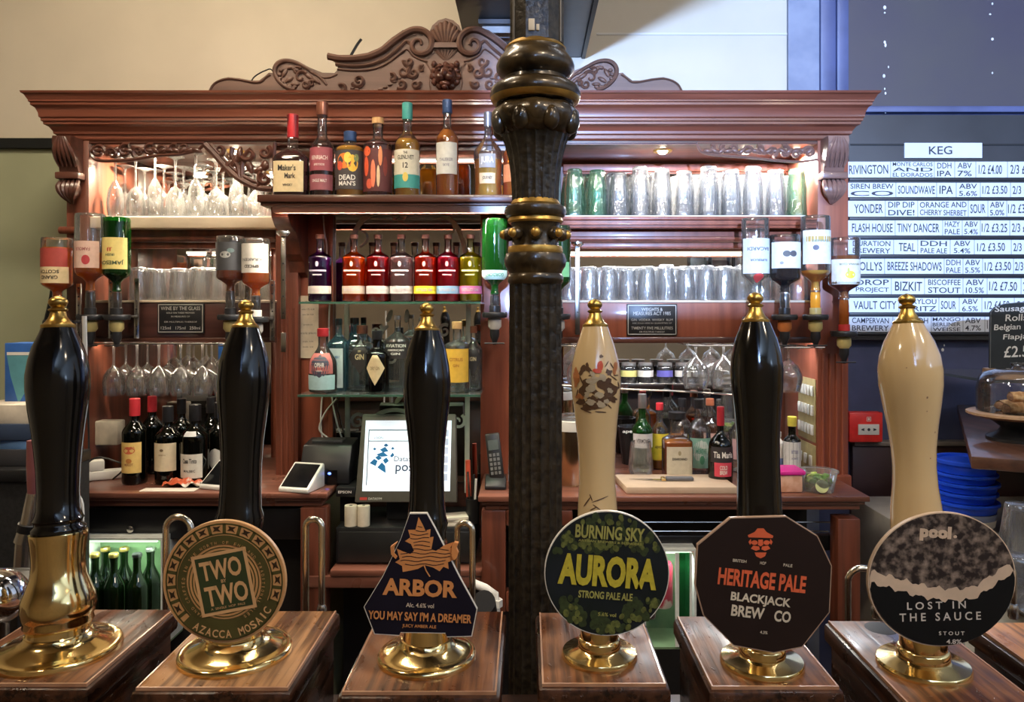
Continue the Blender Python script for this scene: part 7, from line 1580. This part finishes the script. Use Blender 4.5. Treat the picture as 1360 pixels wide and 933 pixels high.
# jiggers and shaker
t = thing('drinks_caddy', 'black ribbed basket holding bar tools behind the green bottle', 'caddy', onctr(838, 2.60))
part('basket', MB().lathe([(.030, 0), (.046, .13), (.043, .13), (.028, .004), (0, .004)], 28, onctr(838, 2.62), mod=dimple(14, .03), close=False), BLACKP, t)
m = MB(); letters(m, 'aperitif', 0, .118, .07, .014, 0, bold=.02); m.xform(Matrix.Translation(onctr(838, 2.62) + Vector((0, -.047, 0)))); part('lettering', m, WHITEP, t, smooth=False)
o = link('mixing_glass', MB().lathe([(.026, 0), (.030, .002), (.040, .030), (.037, .060), (.032, .115), (.0315, .118)], 30, mod=dimple(16, .012), close=False).mesh('mixing_glass', PINT, ang=60), None, onctr(853, 2.27)); o.location.y = 2.385; o.location.x = xx(851, 2.385)
o['label'] = 'ribbed flared mixing glass in front of the green vermouth bottle'; o['category'] = 'glass'
# spice tins on the small rack
zt_ = zz(507, 2.66)
t = thing('rack_shelf', 'thin curved metal shelf under the little jars', 'shelf', (xx(890, 2.6), 2.6, zt_)); part('shelf_wire', MB().box((xx(748, 2.6), 2.60, zt_ - .005), (xx(1010, 2.6), 2.70, zt_ - .0005)), STEEL, t, bevel=.001)
part('shelf_wire', MB().tube(cr([P(745, 512, 2.46), P(830, 517, 2.46), P(900, 520, 2.46), P(1000, 526, 2.46)], 6), .0035, 8), STEEL, t)
for i, (x, colr) in enumerate([(857, (.55, .53, .48)), (883, (.10, .09, .35)), (907, (.55, .52, .46)), (835, (.5, .45, .15)), (931, (.3, .3, .3)), (812, (.3, .4, .3))]):
    c = (xx(x, 2.64), 2.64, zt_); t = thing('spice_jar', 'small dark jar with %s label, %s along the thin shelf' % (['cream', 'violet', 'pale', 'yellow', 'grey', 'sage'][i], ORD[i]), 'jar', c, 'little jars on the thin shelf')
    part('jar', MB().lathe([(.026, 0), (.028, .003), (.028, .05), (.024, .058), (0, .058)], 24, c), GSM, t); part('label_band', MB().lathe([(.0285, .02), (.0285, .042)], 20, c, close=False, arc=(-PI, 0)), lab(colr), t); part('lid', MB().lathe([(.025, .0585), (.025, .068), (0, .069)], 24, c), SILC, t)
# tubs on the counter
c = onctr(1040, 2.24)
t = thing('garnish_tub', 'small tub with a hot pink lid and orange slices', 'tub', c)
part('tub', MB().box((c.x - .045, 2.20, ZT + .0005), (c.x + .045, 2.28, ZT + .052)), mat('peach_tub', (.62, .32, .20), .4, col2=(.75, .45, .32), nscale=40, contrast=(.4, .6)), t, bevel=.006)
part('lid', MB().box((c.x - .050, 2.195, ZT + .0525), (c.x + .052, 2.285, ZT + .066)), mat('hot_pink', (.72, .03, .32), .4), t, bevel=.004)
c = onctr(1087, 2.23)
t = thing('lime_tub', 'clear round tub full of lime wedges', 'tub', c)
FROST = glass('frosted_plastic', (.88, .90, .88), haze=.22, refl=1.5)
part('tub_wall', MB().lathe([(.042, 0), (.053, .056), (.057, .058), (.057, .061), (.052, .061)], 40, c, close=False), FROST, t)
LIME = mat('lime_flesh', (.30, .48, .04), .45, col2=(.50, .62, .12), nscale=60, contrast=(.4, .6)); LRIND = mat('lime_rind', (.10, .28, .02), .4)
for i in range(30):
    a = i * 2.4; r = .008 + .024 * ((i * 5) % 7) / 7; M_ = Matrix.Translation(c + Vector((r * math.cos(a), r * math.sin(a), .017 + .026 * (i / 30)))) @ Matrix.Rotation(i * 1.3, 4, 'Z') @ Matrix.Rotation(.5 + i, 4, 'X')
    w_ = MB().lathe([(0, -.012), (.009, -.009), (.0145, 0), (.009, .009), (0, .012)], 8, arc=(0, 2.4), close=False).xform(M_)
    part('lime_wedge', w_, LIME if i % 2 else LRIND, t)
part('lemon_slice', MB().lathe([(0, 0), (.018, 0), (.019, .001), (.019, .004), (0, .004)], 24).xform(Matrix.Translation(c + Vector((-.006, -.040, .022))) @ Matrix.Rotation(PI / 2 - .2, 4, 'X')), mat('lemon_pale', (.62, .66, .30), .4), t)
# nut cards on the inside of the end upright
def nutcard(y0, y1, nr, nc, label, Y0=2.432, Y1=2.585):
    X_ = xx(1086, YF) - .0035; z1 = EYE - (y0 - CY) * 2.5 / F; z0 = EYE - (y1 - CY) * 2.5 / F
    t = thing('sachet_card', label, 'display card', (X_, (Y0 + Y1) / 2, z0), 'gold sachet cards on the inner face of the end upright')
    part('card', MB().box((X_, Y0, z0), (X_ + .003, Y1, z1)), mat('card_gold', (.34, .28, .13), .45, noise=.15, nscale=30), t, bevel=.0008)
    w_, h = Y1 - Y0, z1 - z0
    for r in range(nr):
        for k in range(nc):
            u = Y0 + w_ * (k + .7) / (nc + .4); v = z1 - h * (.17 + .31 * r) if nr > 1 else z1 - h * .45
            part('sachet', MB().box((X_ - .006, u - w_ * .06, v - h * (.10 if nr > 1 else .3)), (X_ - .0005, u + w_ * .06, v + h * .06)), mat('sachet_white', (.66, .66, .62), .4), t, bevel=.001)
nutcard(502, 584, 3, 5, 'upper gold card with three rows of white sachets'); nutcard(588, 625, 1, 3, 'lower gold card with one row of white sachets')
# steel price strips hanging behind the last pumps
cable([P(676, 600, 2.36), P(675, 640, 2.36)], 'thin silver wire beside the cordless phone', .0015, STEEL)
